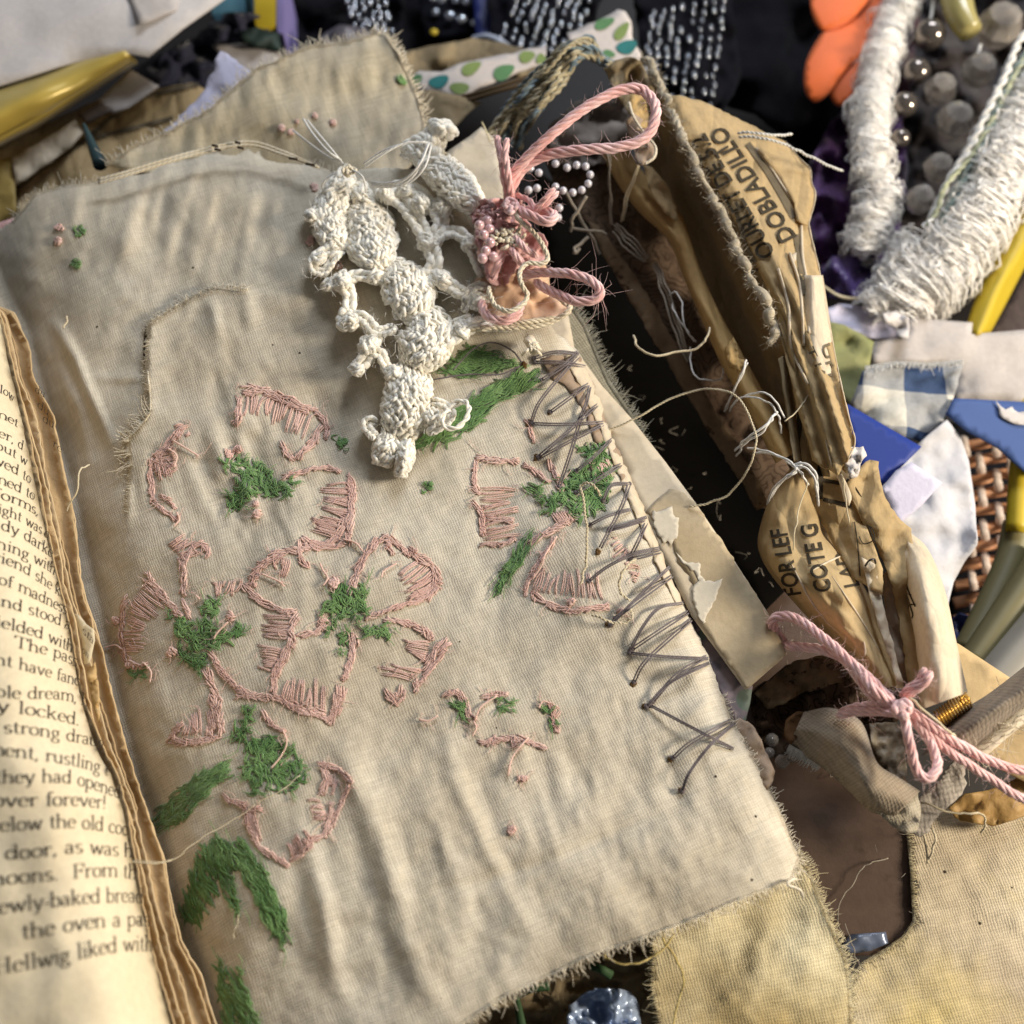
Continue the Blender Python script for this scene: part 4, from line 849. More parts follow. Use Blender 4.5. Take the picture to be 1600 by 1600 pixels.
def chain(mb, path, w=18, base=.018, r=4.0, arch=0):
    r *= 1.25; w *= 1.15
    """crochet chain: overlapping loops, two strands each"""
    c = resample(cr(path, 10), 2.0); n = len(c); step = max(3, int(w*.62/2)); R = px(c[0, 1], 0); t = np.gradient(c, axis=0); t /= np.linalg.norm(t, axis=1)[:, None]; nn = np.stack([-t[:, 1], t[:, 0]], -1)
    for k in range(-1, n, step):
        for sd in (-1, 1):
            a = max(0, k); b = min(n-1, k+int(step*2.3)); 
            if b-a < 3: continue
            idx = np.linspace(a, b, 6).astype(int); f = np.linspace(0, 1, 6); off = sd*w*.30*np.sin(math.pi*np.clip(f*.9+.12, 0, 1))*rng.uniform(.8, 1.25)
            q = c[idx]+nn[idx]*off[:, None]; z = np.array([cz(*x) for x in q])+base+arch*np.sin(math.pi*idx/n)+.012*np.sin(math.pi*f)+(.004 if sd > 0 else 0)+rng.normal()*.002
            mb.tube(P(q[:, 0], q[:, 1], z), np.array([.85, 1, 1.05, 1.02, .98, .8])*r*rng.uniform(.85, 1.15)*R, 7)
    for e in (-.22, .2):
        q = c+nn*(e*w+vn(np.arange(n)/5., np.full(n, e*9), 3)*w*.12)[:, None]; z = np.array([cz(*x) for x in q])+base+.004+.005*vn(np.arange(n)/4., np.full(n, e*5), 8); mb.tube(P(q[:, 0], q[:, 1], z), r*.75*R, 6)
    q = c; z = np.array([cz(*x) for x in q])+base-.004+arch*np.sin(math.pi*np.arange(n)/n); mb.tube(P(q[:, 0], q[:, 1], z), r*.9*R, 6)
mb = MB(); shell(mb, [(545, 268), (528, 300), (514, 336), (518, 364), (534, 392)], [14, 22, 30, 28, 14], .05); build(mb, 'crochet_shell', COTTON, lace)
mb = MB(); shell(mb, [(556, 285), (566, 310), (574, 334)], [14, 18, 20], .045); shell(mb, [(554, 318), (576, 352), (584, 388), (598, 424)], [20, 42, 44, 18], .06); build(mb, 'crochet_shell', COTTON, lace)
mb = MB(); shell(mb, [(606, 412), (628, 440), (642, 468), (634, 500)], [18, 40, 44, 18], .062); build(mb, 'crochet_shell', COTTON, lace)
mb = MB(); shell(mb, [(644, 486), (666, 512), (662, 540), (644, 576)], [18, 44, 46, 22], .062); build(mb, 'crochet_shell', COTTON, lace)
mb = MB(); shell(mb, [(650, 576), (640, 605), (634, 640), (622, 684)], [30, 40, 42, 26], .058); build(mb, 'crochet_shell', COTTON, lace)
mb = MB(); shell(mb, [(616, 676), (604, 700), (596, 726)], [18, 24, 14], .055); shell(mb, [(628, 680), (632, 712), (626, 744)], [16, 17, 9], .058); build(mb, 'crochet_tip', COTTON, lace)
mb = MB(); shell(mb, [(628, 232), (660, 240), (690, 268), (722, 300), (744, 322)], [12, 24, 30, 32, 18], .055, .03); build(mb, 'crochet_shell', COTTON, lace)
mb = MB(); shell(mb, [(662, 206), (672, 226), (668, 246)], [20, 24, 16], .06, .04, r=5.2); shell(mb, [(672, 204), (696, 200), (706, 212)], [14, 12, 8], .05, .06, r=5); build(mb, 'crochet_knob', COTTON, lace)
CH = [([(600, 302), (622, 312), (640, 330), (655, 350), (668, 378)], 22), ([(598, 300), (625, 292), (655, 300), (676, 322), (700, 314)], 20), ([(678, 324), (690, 345), (680, 366), (668, 380)], 20), ([(666, 372), (676, 392), (680, 412), (666, 430), (650, 440)], 22),
      ([(672, 384), (694, 364), (716, 364), (734, 380), (746, 402), (756, 430)], 19), ([(654, 428), (684, 436), (712, 452), (736, 464)], 19), ([(728, 480), (732, 460), (746, 446), (762, 450)], 13), ([(724, 486), (742, 462), (766, 470)], 11),
      ([(690, 540), (716, 522), (740, 508), (770, 506), (800, 508)], 20), ([(690, 520), (712, 506), (736, 496)], 14), ([(536, 392), (512, 392), (494, 402), (490, 418)], 17), ([(488, 402), (490, 420), (506, 426), (518, 408), (530, 394)], 12), ([(584, 432), (560, 430), (536, 438), (508, 446)], 17),
      ([(536, 440), (546, 462), (544, 485), (534, 502), (548, 508)], 20), ([(545, 496), (566, 496), (580, 512), (592, 524)], 18), ([(592, 524), (580, 540), (574, 558), (558, 576)], 20), ([(584, 520), (604, 516), (618, 512)], 15), ([(580, 546), (596, 556), (604, 574), (616, 584)], 16),
      ([(676, 628), (694, 632), (706, 648), (690, 664), (668, 676)], 13), ([(588, 660), (576, 658), (572, 668), (588, 684)], 15), ([(545, 348), (560, 346)], 14), ([(502, 336), (484, 336), (482, 344)], 14)]
for l, w_ in CH:
    mb = MB(); chain(mb, l, w_, .02, w_*.22); build(mb, 'crochet_chain', COTTON, lace)
for u_, v_, r_ in [(604, 304, 15), (632, 296, 13), (656, 318, 16), (690, 322, 16), (668, 378, 16), (700, 314, 13), (652, 440, 14), (734, 378, 12), (690, 438, 13), (744, 470, 13), (500, 402, 10), (536, 440, 15), (548, 504, 14), (578, 540, 15), (560, 574, 11), (616, 584, 13), (690, 516, 12), (722, 516, 14), (676, 650, 14), (512, 444, 9), (586, 434, 13), (486, 338, 9)]:
    mb = MB(); d_ = rng.normal(size=2); d_ /= np.hypot(*d_); shell(mb, [(u_-d_[0]*r_, v_-d_[1]*r_), (u_+rng.normal()*2, v_+rng.normal()*2), (u_+d_[0]*r_, v_+d_[1]*r_)], [r_*.6, r_*1.05, r_*.6], .055, .02, r=3.4, colw=5.8); build(mb, 'crochet_picot', COTTON, lace)
mb = MB(); c = cr([(700, 640), (690, 655), (698, 668), (715, 668), (730, 652), (732, 634), (722, 626), (708, 632), (700, 648)], 8); V = P(c[:, 0], c[:, 1], .045+.012*np.sin(np.linspace(0, 5, len(c)))); mb.plied(V, 4.4*px(640, 0), 2, 9); build(mb, 'crochet_ring', COTTON, lace)
mb = MB()
for k in range(420):
    a = CH[rng.integers(len(CH))][0]; q = np.array(a[rng.integers(len(a))])+rng.normal(size=2)*10; d = rng.normal(size=2); d /= np.hypot(*d); L = rng.uniform(4, 9 if k > 60 else 24); z0 = cz(*q)+.045
    pts = np.array([q, q+d*L*.5+rng.normal(size=2)*4, q+d*L]); mb.tube(P(pts[:, 0], pts[:, 1], np.array([z0, z0+.012, z0-.005])), .35*px(400, 0), 3, caps=False)
build(mb, 'loose_fibres', WTHREAD, lace, kind='stuff')
# thread tying the lace, with its tails
tie = thing('tied_thread', 545, 262, .05, 'whitish thread knotted around the top of the crochet lace', 'thread')
for k, l in enumerate([[(536, 256, .07), (520, 236, .08), (500, 212, .07), (480, 188, .03)], [(540, 258, .07), (512, 244, .07), (486, 226, .05), (458, 204, .02)], [(533, 250, .075), (512, 236, .09), (488, 208, .07), (474, 186, .04)], [(568, 262, .08), (600, 240, .11), (632, 224, .12), (664, 222, .12)], [(568, 256, .08), (602, 234, .11), (640, 222, .12)],
                       [(576, 284, .07), (620, 286, .09), (652, 262, .12), (668, 226, .12)], [(580, 290, .07), (632, 288, .09), (662, 264, .12), (674, 228, .12)], [(580, 287, .07), (628, 282, .1), (656, 256, .13), (670, 224, .12)], [(584, 292, .06), (618, 291, .08), (645, 276, .11), (664, 250, .12)], [(505, 300, .03), (504, 288, .05), (514, 276, .06), (524, 270, .06)], [(544, 262, .08), (566, 276, .1), (572, 300, .06)]]):
    mb = MB(); V, r = wire(l, 1.7); mb.tube(V, r, 6); build(mb, 'thread_strand', WTHREAD, tie)
mb = MB()
for k in range(14):
    a = rng.uniform(0, 6.28); k1, k2 = rng.uniform(1, 12), rng.uniform(1, 11); pts = [(545+math.cos(a+f)*k1, 266+math.sin(a+f)*k2, .065+.025*math.sin(f*1.2)) for f in (0, .8, 1.6, 2.4)]; V, r = wire(pts, 2.4); mb.tube(V, r, 5)
build(mb, 'thread_knot', CORD, tie)
# ================================================================== pink yarn bow at the top
bow = thing('yarn_bow', 800, 330, .05, 'pink yarn bow with big upright loop tied beside the crochet lace', 'yarn bow')
def yarn(pts, r, parent, name='yarn_strand', mat=PINK, plies=5, pitch=11, fz=320, ln=.02):
    mb = MB(); c = cr(pts, 10); V = P(c[:, 0], c[:, 1], c[:, 2]); n_ = np.arange(len(V)); V = V+np.stack([vn(n_/4., n_*0+k*7.3+len(V), k+3) for k in range(3)], -1)*r*.00012; R = r*.76*float(px(c[0, 1], c[0, 2])); mb.plied(V, R, plies, pitch)
    if fz: mb.fuzz(V, R, fz, ln, .00033)
    return build(mb, name, mat, parent)
yarn([(792, 312, .10), (800, 276, .13), (828, 242, .16), (866, 206, .19), (920, 166, .21), (970, 141, .22), (1004, 142, .22), (1024, 168, .22), (1018, 204, .21), (986, 226, .20), (930, 233, .19), (872, 238, .17), (826, 256, .14), (800, 290, .11), (794, 316, .09)], 10.5, bow, 'yarn_loop')
yarn([(796, 318, .10), (788, 280, .13), (781, 240, .15), (776, 212, .16)], 7, bow, 'yarn_end', plies=3); yarn([(800, 318, .10), (796, 280, .14), (790, 246, .16), (792, 216, .17)], 7, bow, 'yarn_end', plies=3)
yarn([(802, 322, .10), (826, 336, .13), (856, 346, .14), (866, 338, .14), (850, 330, .13), (822, 326, .11)], 10, bow, 'yarn_loop'); yarn([(806, 304, .1), (828, 314, .12), (840, 330, .13), (862, 310, .15), (872, 300, .15)], 6, bow, 'yarn_end', plies=3); yarn([(836, 328, .13), (852, 310, .16), (866, 294, .17)], 6, bow, 'yarn_end', plies=3)
yarn([(812, 430, .06), (850, 425, .09), (888, 428, .12), (922, 438, .13), (938, 454, .13), (930, 468, .12), (900, 470, .11), (868, 458, .09), (836, 440, .07)], 9.5, bow, 'yarn_loop', fz=200, ln=.05)
yarn([(752, 470, .05), (760, 492, .07), (784, 502, .08), (806, 494, .08), (816, 474, .07)], 9, bow); yarn([(768, 440, .06), (776, 420, .08), (788, 390, .09), (798, 368, .09)], 8, bow); yarn([(790, 380, .09), (806, 400, .1), (818, 415, .09)], 8, bow); yarn([(800, 366, .1), (818, 386, .11), (840, 402, .09)], 7, bow)
mb = MB()
for k in range(16):
    a = rng.uniform(0, 6.28); k1, k2 = rng.uniform(1, 11), rng.uniform(2, 13); pts = [(797+math.cos(a+f)*k1, 320+math.sin(a+f)*k2, .10+.03*math.sin(f*1.1)) for f in (0, .8, 1.6, 2.4)]; V, r = wire(pts, 4); mb.tube(V, r, 6)
build(mb, 'yarn_knot', PINK, bow)
# pink rag with a cream cord edge, under the bow
rag = thing('pink_rag', 790, 400, .03, 'dusky pink chiffon rag gathered under the yarn bow', 'rag')
sheet('chiffon', [(736, 330), (752, 312), (786, 310), (812, 330), (826, 352), (850, 372), (858, 402), (840, 420), (806, 420), (784, 450), (764, 440), (748, 400), (744, 366)], lambda u, v: .055+.03*fbm(np.asarray(u)/16, np.asarray(v)/22, 8), PINKC, rag, step=5, jag=3, solid=.003)
mb = MB()
for k in range(70):
    q = (rng.uniform(748, 815), rng.uniform(318, 376)); d = rng.normal(size=2)*7; V, r = wire([(q[0], q[1], .075), (q[0]+d[0]*.5+rng.normal()*3, q[1]+d[1]*.5, .095), (q[0]+d[0], q[1]+d[1], .08)], 2.6); mb.tube(V, r, 5)
build(mb, 'gathered_threads', mat_yarn('mauve_floss', (.56, .31, .31), (.66, .42, .40), 6, .6, .3, 20, .3), rag)
mb = MB()
for k in range(34):
    q = (rng.uniform(776, 812), rng.uniform(356, 380)); d = rng.normal(size=2)*8; V, r = wire([(q[0], q[1], .09), (q[0]+d[0]*.5, q[1]+d[1]*.5+3, .108), (q[0]+d[0], q[1]+d[1], .092)], 3); mb.tube(V, r, 5)
build(mb, 'cream_tuft', CORD, rag)
rb = thing('peach_ribbon', 800, 460, .02, 'peach paper ribbon curled inside the cream cord loop', 'ribbon')
sheet('ribbon', [(742, 440), (764, 402), (800, 396), (850, 410), (858, 430), (860, 462), (886, 480), (892, 490), (850, 500), (790, 512), (752, 500), (742, 470)], lambda u, v: .03+.02*fbm(np.asarray(u)/30, np.asarray(v)/30, 4), PEACH, rb, step=6, jag=1.5, solid=.003)
cord = thing('twisted_string', 820, 420, .05, 'cream twisted cord winding down over the pink rag', 'cord')
yarn([(800, 322, .12), (812, 344, .12), (834, 364, .12), (848, 384, .12), (856, 404, .11), (846, 412, .11), (824, 412, .11), (812, 426, .11), (816, 446, .11), (824, 462, .1), (814, 478, .1), (794, 486, .1), (774, 478, .09), (766, 462, .09), (764, 448, .08)], 5.2, cord, 'cord_strand', CORD, 3, 7, 20, .015)
yarn([(728, 516, .04), (760, 512, .05), (800, 512, .05), (840, 508, .05), (868, 500, .05), (886, 488, .06), (890, 478, .06), (878, 472, .06)], 6.0, cord, 'cord_strand', CORD, 3, 7, 20, .015)
yarn([(872, 496, .05), (830, 502, .06), (790, 506, .055), (750, 516, .05)], 5.2, cord, 'cord_strand', CORD, 3, 7, 10, .015)
for k in range(2):
    pass
def pearl_string(name, pts, r, mat, label, cat, z, part='pearl'):
    t = thing(name, pts[0][0], pts[0][1], z, label, cat)
    for q in pts:
        zz = q[2] if len(q) > 2 else z; mb = MB(); mb.ball(P(q[0], q[1], zz), r*float(px(q[1], zz)), 14); build(mb, part, mat, t)
    return t
pearl_string('pearl_strand', [(749, 352), (756, 367), (766, 379, .115), (759, 392), (754, 404), (771, 401, .10), (765, 358, .10), (762, 345, .10)], 8.2, PPEARL, 'pinkish pearl cluster at the left of the pink yarn bow', 'pearls', .11)
pearl_string('pearl_strand', [(829, 264), (842, 270), (826, 297), (839, 294), (868, 256), (886, 262), (901, 258), (915, 260), (922, 273), (919, 287), (909, 297), (895, 301), (880, 298), (868, 292), (874, 325), (872, 340)], 6.3, PEARL, 'bluish white pearl loop dangling behind the pink yarn loop', 'pearls', .03)
# ================================================================== papers under the right edge of the page
pp = thing('cream_card', 1060, 800, -.07, 'cream stained card sticking out right of the laced page edge', 'card')
CP = [(842, 500), (862, 488), (888, 492), (898, 545), (940, 602), (985, 652), (1040, 722), (1090, 790), (1150, 880), (1200, 958), (1230, 1022), (1166, 1078), (1080, 960), (1020, 840), (960, 700), (900, 590), (850, 530)]
sheet('card', CP, -.045, CREAM, pp, step=14, solid=.006)
sheet('tan_stain', [(1010, 800), (1050, 762), (1070, 772), (1090, 792), (1150, 880), (1200, 958), (1228, 1022), (1166, 1076), (1090, 970), (1090, 930), (1076, 900), (1060, 880), (1052, 850)], -.0435, CARD, pp, step=8, jag=2.5, solid=.0008)
sheet('pale_stain', [(1018, 800), (1050, 790), (1062, 812), (1060, 830), (1048, 852), (1034, 846), (1024, 830)], -.0422, CARDW, pp, step=5, jag=4, solid=.0006)
sheet('pale_stain', [(1056, 862), (1074, 880), (1092, 878), (1096, 900), (1104, 910), (1128, 904), (1120, 930), (1106, 960), (1098, 975), (1084, 945), (1080, 922), (1090, 908), (1084, 892), (1068, 882)], -.0422, CARDW, pp, step=4, jag=2.5, solid=.0006)
oc = thing('olive_cloth', 960, 600, -.1, 'narrow olive linen strip with fringed edge behind the cream card', 'cloth strip')
OP = [(868, 470), (896, 480), (912, 500), (928, 540), (950, 590), (985, 642), (1006, 690), (1010, 760), (960, 690), (900, 590)]
sheet('cloth', OP, -.075, OLIVE, oc, step=9, solid=.004)
mb = MB(); fray(mb, [(896, 480), (914, 506), (930, 545), (952, 596), (986, 646), (1008, 692)], const(-.075), 1, (7, 17), 1.1, .5, .02, 41); build(mb, 'fringe', FRAYO, oc)
lp = thing('printed_card', 1140, 1040, -.1, 'lilac printed card peeking out under the laced edge', 'card')
sheet('card', [(1072, 944), (1100, 958), (1176, 1072), (1172, 1100), (1164, 1132), (1146, 1130), (1120, 1070), (1090, 1000)], -.062, LILACP, lp, step=10, jag=.6, solid=.005)
bp = thing('torn_paper', 1175, 1180, -.1, 'torn brown paper scrap beside the lower end of the lacing', 'paper')
sheet('paper', [(1140, 1130), (1158, 1122), (1176, 1134), (1192, 1162), (1200, 1180), (1210, 1205), (1208, 1222), (1198, 1236), (1170, 1192), (1140, 1150)], lambda u, v: -.05+.01*fbm(np.asarray(u)/20, np.asarray(v)/20, 2), BROWNP, bp, step=6, jag=1.5, solid=.006)
wp = thing('cream_paper', 740, 260, -.1, 'cream paper corner between the crochet lace and pink yarn ends', 'paper')
sheet('paper', [(700, 236), (735, 212), (752, 198), (772, 216), (782, 262), (790, 330), (760, 360), (735, 320), (700, 270)], -.06, CREAM, wp, step=9, solid=.005)
mb = MB(); V, r = wire([(753, 191, -.03), (760, 206, -.03), (766, 222, -.04)], 1.4); mb.tube(V, r, 5); build(mb, 'stray_fibre', FRAYY, wp)
uc = thing('yellow_cloth', 1180, 1500, -.15, 'yellowed muslin page with frayed right edge under the embroidered page', 'cloth page')
def ucz(u, v): return -.11+.010*fbm(np.asarray(u)/100, np.asarray(v)/130, 61, 2)+.002*fbm(np.asarray(u)/20, np.asarray(v)/20, 62)
UP = [(1010, 1440), (1100, 1400), (1180, 1360), (1246, 1330), (1262, 1352), (1284, 1410), (1306, 1462), (1324, 1502), (1330, 1560), (1334, 1640), (1040, 1640), (1030, 1590), (1018, 1540), (1022, 1490), (1018, 1465)]
sheet('cloth', UP, ucz, YCLOTH, uc, step=8, jag=3, solid=.004)
mb = MB(); fray(mb, UP[3:10], ucz, 1, (5, 14), 1.3, .5, .02, 51); build(mb, 'frayed_edge', FRAYY, uc); mb = MB(); fray(mb, UP[10:], ucz, 1, (5, 14), 2.2, .8, .02, 52); build(mb, 'frayed_edge', FRAYY, uc)
bo = thing('brown_board', 1250, 1200, -.35, 'dark brown board with rounded corner showing between the pages', 'board')
sheet('board', [(830, 280), (930, 330), (1020, 480), (1120, 650), (1220, 800), (1300, 960), (1380, 1120), (1424, 1240), (1430, 1420), (1424, 1446), (1404, 1474), (1380, 1492), (1340, 1494), (1310, 1486), (1200, 1300), (1000, 800), (860, 480)], lambda u, v: np.interp(v, [300, 900, 1180, 1300], [-.5, -.40, -.205, -.160]), BOARD, bo, step=20, solid=.02)
sheet('painted_gap_shade', [(830, 260), (930, 330), (1020, 480), (1120, 650), (1215, 790), (1250, 900), (1190, 960), (1120, 860), (1000, 760), (860, 480)], lambda u, v: np.interp(v, [300, 900, 1000], [-.42, -.33, -.33]), mat_plain('painted_gap_shade', (.005, .0045, .004), .8, .0, 0, 0, .3, 8, .1), step=20, solid=.006, label='near black sheet painting the deep shade in the gap between page and tissue rolls', cat='page')  # near-black sheet added to darken the gap; its colour stands in for shade
yc = thing('muslin_page', 1480, 1450, -.2, 'stained muslin page filling the bottom right corner', 'cloth page')
def ycz(u, v): return -.150+.006*fbm(np.asarray(u)/150, np.asarray(v)/150, 71, 2)+.0025*fbm(np.asarray(u)/30, np.asarray(v)/30, 72)
YP = [(1420, 1300), (1426, 1360), (1430, 1440), (1412, 1466), (1386, 1484), (1350, 1506), (1330, 1530), (1326, 1640), (1700, 1660), (1700, 1180), (1600, 1230), (1540, 1250), (1480, 1262), (1440, 1276)]
sheet('cloth', YP, ycz, MUSLIN, yc, step=10, jag=2, solid=.004)
mb = MB(); fray(mb, YP[:8], ycz, 1, (4, 18), 2.2, .55, .02, 53); build(mb, 'frayed_edge', FRAYY, yc)
mb = MB()
for k in range(70):
    q = np.array([rng.uniform(960, 1420), 0.]); q[1] = np.interp(q[0], [960, 1420], [560, 1330])+rng.uniform(-60, 110); d = rng.normal(size=2)*rng.uniform(4, 14); zb = np.interp(q[1], [300, 900, 1180, 1300], [-.41, -.32, -.195, -.150]); V, r = wire([(q[0], q[1], zb), (q[0]+d[0]*.5+rng.normal()*4, q[1]+d[1]*.5+rng.normal()*4, zb+.008), (q[0]+d[0], q[1]+d[1], zb+.002)], .45); mb.tube(V, r, 3, caps=False)
lint = build(mb, 'lint', GTHREAD, label='fine pale lint fibres scattered over the dark gap and board', cat='lint', kind='stuff')
fm = thing('plastic_film', 1340, 1490, -.3, 'shiny bluish film poking out at the rounded board corner', 'film')
sheet('film', [(1314, 1480), (1328, 1460), (1384, 1456), (1388, 1474), (1360, 1486), (1330, 1490)], -.150, PLAST, fm, step=6, crk=.004, cs=24, solid=.003)
# bottom gap
sheet('brown_wrapping', [(690, 1640), (760, 1570), (880, 1510), (960, 1470), (1030, 1450), (1060, 1640)], lambda u, v: -.2+.03*fbm(np.asarray(u)/30, np.asarray(v)/14, 5), TISSUED, step=10, jag=2, label='crumpled dark brown wrapping paper in the gap at the bottom edge', cat='paper')
sheet('foil_scrap', [(880, 1640), (890, 1570), (930, 1545), (985, 1548), (1000, 1570), (1000, 1640)], lambda u, v: -.11+.035*fbm(np.asarray(u)/24, np.asarray(v)/24, 15), mat_plain('pale_foil', (.42, .52, .72), .25, .8, .4, 0, .4, 7, .3), step=5, jag=2, label='crinkled blue silver foil scrap at the bottom edge', cat='foil')
for k, (l, lab) in enumerate([([(802, 1560, -.13), (830, 1545, -.10), (858, 1540, -.10)], 'dark green stem tip just under the frayed bottom edge'), ([(806, 1556, -.12), (812, 1585, -.11), (818, 1620, -.11)], 'dark green stem standing at the bottom edge left of the foil'), ([(922, 1510, -.10), (940, 1515, -.08), (955, 1524, -.09)], 'short dark green stem above the foil scrap')]):
    mb = MB(); V, r = wire(l, 7); mb.tube(V, r*np.linspace(.7, 1.1, len(V)), 8, flat=.6); build(mb, 'green_twig', mat_plain('stem_green', (.03, .07, .025), .7, .3, 0, 0, .3, 20, .2), label=lab, cat='stem')
# ================================================================== right side: rolled sewing-pattern tissue
fz = lambda b, a, c, s: (lambda u, v: b+a*fbm(np.asarray(u)/c, np.asarray(v)/c, s))
fp = thing('floral_page', 1060, 480, -.25, 'dark brown page printed with rosettes in the shadow under the golden tissue roll', 'page')
sheet('page', [(846, 230), (880, 190), (960, 205), (990, 290), (1060, 400), (1120, 500), (1190, 620), (1250, 740), (1215, 800), (1180, 792), (1130, 712), (1075, 620), (1010, 512), (950, 412), (920, 350), (870, 300)], fz(-.17, .015, 40, 3), FLORAL, fp, step=12, jag=2, solid=.006)
sheet('torn_border', [(920, 348), (934, 350), (1000, 440), (1070, 560), (1130, 660), (1190, 760), (1200, 790), (1184, 796), (1130, 712), (1075, 620), (1010, 512), (950, 412)], fz(-.155, .01, 40, 3), mat_paper('mottled_border', (.24, .17, .10), (.15, .10, .06), 8, 40, .8, .2, .2, (.06, .035, .02)), fp, step=9, jag=2, solid=.003)
sheet('crumpled_lining', [(856, 200), (900, 160), (980, 130), (1000, 160), (990, 230), (960, 250), (900, 262), (862, 250)], fz(-.12, .04, 30, 6), mat_paper('grey_lining', (.30, .26, .23), (.20, .17, .15), 5, 40, .7, .3, .2), step=8, jag=2, label='crumpled grey brown lining scrap inside the big pink yarn loop', cat='paper')
gr = thing('golden_roll', 1100, 480, -.1, 'golden tissue rolled into a narrow tube along the inner edge', 'tissue roll')
pts = [(958, 232), (985, 275), (1020, 318), (1050, 345), (1064, 375), (1084, 430), (1112, 495), (1142, 556), (1166, 600), (1196, 650), (1232, 712)]
A = [(p[0]-w_, p[1]+w_*.6) for p, w_ in zip(pts, [17, 20, 22, 22, 15, 14, 14, 17, 16, 18, 20])]; B = [(p[0]+w_, p[1]-w_*.5) for p, w_ in zip(pts, [17, 18, 20, 16, 13, 12, 13, 16, 16, 17, 20])]
build(Loft(A, B, [-.12, -.10, -.09], [-.12, -.10, -.09], [.05, .08, .09], 90, 14, .012, .1, 5).mb(), 'roll', TISSUEG, gr)
sheet('loose_flap', [(1004, 256), (1020, 262), (1042, 290), (1058, 322), (1057, 345), (1040, 334), (1016, 300)], fz(-.03, .012, 20, 7), TISSUE, gr, step=6, jag=1, solid=.002)
sheet('torn_lip', [(1132, 548), (1146, 526), (1154, 540), (1152, 560), (1166, 566), (1160, 580), (1140, 574)], fz(.0, .012, 12, 8), TISSUEG, gr, step=5, jag=2, solid=.002)
ol = thing('olive_tissue', 1130, 400, -.1, 'dark olive brown tissue sheet running between golden roll and fuzzy twine', 'tissue')
Lo = Loft([(985, 150), (1005, 235), (1058, 345), (1095, 440), (1140, 540), (1190, 640), (1240, 740)], [(1022, 120), (1086, 225), (1140, 332), (1195, 440), (1228, 520), (1262, 640), (1296, 745)], [-.1, -.09, -.07], [.02, .02, .0], [-.05, -.06, -.05], 80, 16, .02, .1, 9, 'sin')
build(Lo.mb(), 'sheet', TISSUED, ol, solid=.003)
tc = thing('tissue_cap', 985, 130, -.05, 'tan tissue peak folded over above the pink yarn loop', 'tissue')
sheet('sheet', [(944, 108), (962, 94), (984, 89), (1000, 96), (1012, 118), (1022, 140), (1030, 190), (1020, 230), (1000, 235), (985, 180), (960, 140)], fz(-.0, .02, 30, 12), TISSUED, tc, step=7, jag=1, solid=.003)
sheet('yellow_fold', [(984, 146), (1006, 150), (1014, 180), (1010, 204), (996, 202), (988, 180)], fz(.045, .015, 20, 13), TISSUEG, tc, step=6, solid=.002)
sg = thing('scalloped_scrap', 1010, 230, .0, 'small brown scrap with scalloped cream edge hanging below the yarn loop', 'paper')
SC = [(978, 190), (990, 176), (1004, 186), (998, 200), (1010, 208), (1020, 222), (1026, 238), (1020, 250), (1000, 258), (992, 244), (990, 226), (984, 214)]
sheet('scrap', SC, fz(.06, .01, 20, 14), BROWNP, sg, step=5, solid=.003)
mb = MB(); V, r = wire([(983, 160, .07), (988, 178, .075), (998, 196, .075), (1012, 214, .075), (1024, 230, .075), (1022, 246, .075), (1008, 256, .07)], 2.3); mb.tube(V, r, 6); build(mb, 'cream_edge', CORD, sg)
tw = thing('fuzzy_twine', 1120, 320, .0, 'fuzzy grey tan twine running along the outer edge of the olive tissue', 'twine')
tp_ = [(1008, 92, .03), (1020, 116, .04), (1047, 168, .05), (1074, 226, .06), (1102, 286, .06), (1128, 340, .06), (1154, 396, .06), (1180, 446, .06), (1202, 486, .06), (1212, 518, .05), (1202, 540, .04)]
mb = MB(); V, r = wire(tp_, 9); V = resample(V, .004); n_ = len(V); V = V+np.stack([vn(np.arange(n_)/6., np.full(n_, k*9.), k) for k in range(3)], -1)*.006; mb.tube(V, .0092*(1+.4*vn(np.arange(n_)/3., np.zeros(n_), 5)), 9); mb.plied(V[:n_//3], .0095, 3, 6); mb.fuzz(V, .008, 1400, .011, .0006); mb.fuzz(V, .009, 300, .022, .0003); build(mb, 'twine_strand', TWINE, tw)
# -- printed tissue
pt = thing('pattern_tissue', 1210, 350, .0, 'tan sewing pattern tissue printed OURLET DE and DOBLADILLO', 'pattern tissue')
def ptz(u, v):
    u = np.asarray(u, float); v = np.asarray(v, float); d, t, s = segdist(u, v, [(1060, 160), (1120, 250), (1180, 350), (1240, 470), (1300, 640), (1330, 740)])
    q = s*d+6*vn(t*7, t*0, 3); pl = np.abs(((q/23.0) % 1)-.5)*2; pk = np.clip((t-.40)*4, .03, 1)
    return .02+.04*np.exp(-(d/60)**2)+.018*pk*pl**1.3+.006*np.abs(fbm((u*.86-v*.5)/30, (v*.86+u*.5)/140, 41, 2))-.0004*d+.006*fbm(u/50, v/50, 43)
PT = [(1030, 152), (1062, 148), (1098, 158), (1148, 182), (1190, 204), (1228, 222), (1252, 250), (1266, 264), (1268, 286), (1274, 300), (1272, 320), (1266, 340), (1264, 352), (1270, 380), (1280, 420), (1290, 480), (1300, 530), (1312, 590), (1326, 650), (1336, 690), (1326, 716), (1308, 744), (1270, 720), (1248, 650), (1232, 570), (1204, 470), (1172, 390), (1134, 322), (1100, 258), (1060, 200)]
ps = sheet('tissue_sheet', PT, ptz, TISSUE, pt, step=5, jag=1.4, solid=.0025)
mb = MB(); caps(mb, 'DOBLADILLO', (1246, 371), (-19.4*.98, -29.5*.98), (-34, 17), ptz, bold=.02)
caps(mb, 'OURLET DE 5.2', (1212, 396), (-16.5, -28), (-34, 19), ptz, bold=.02)
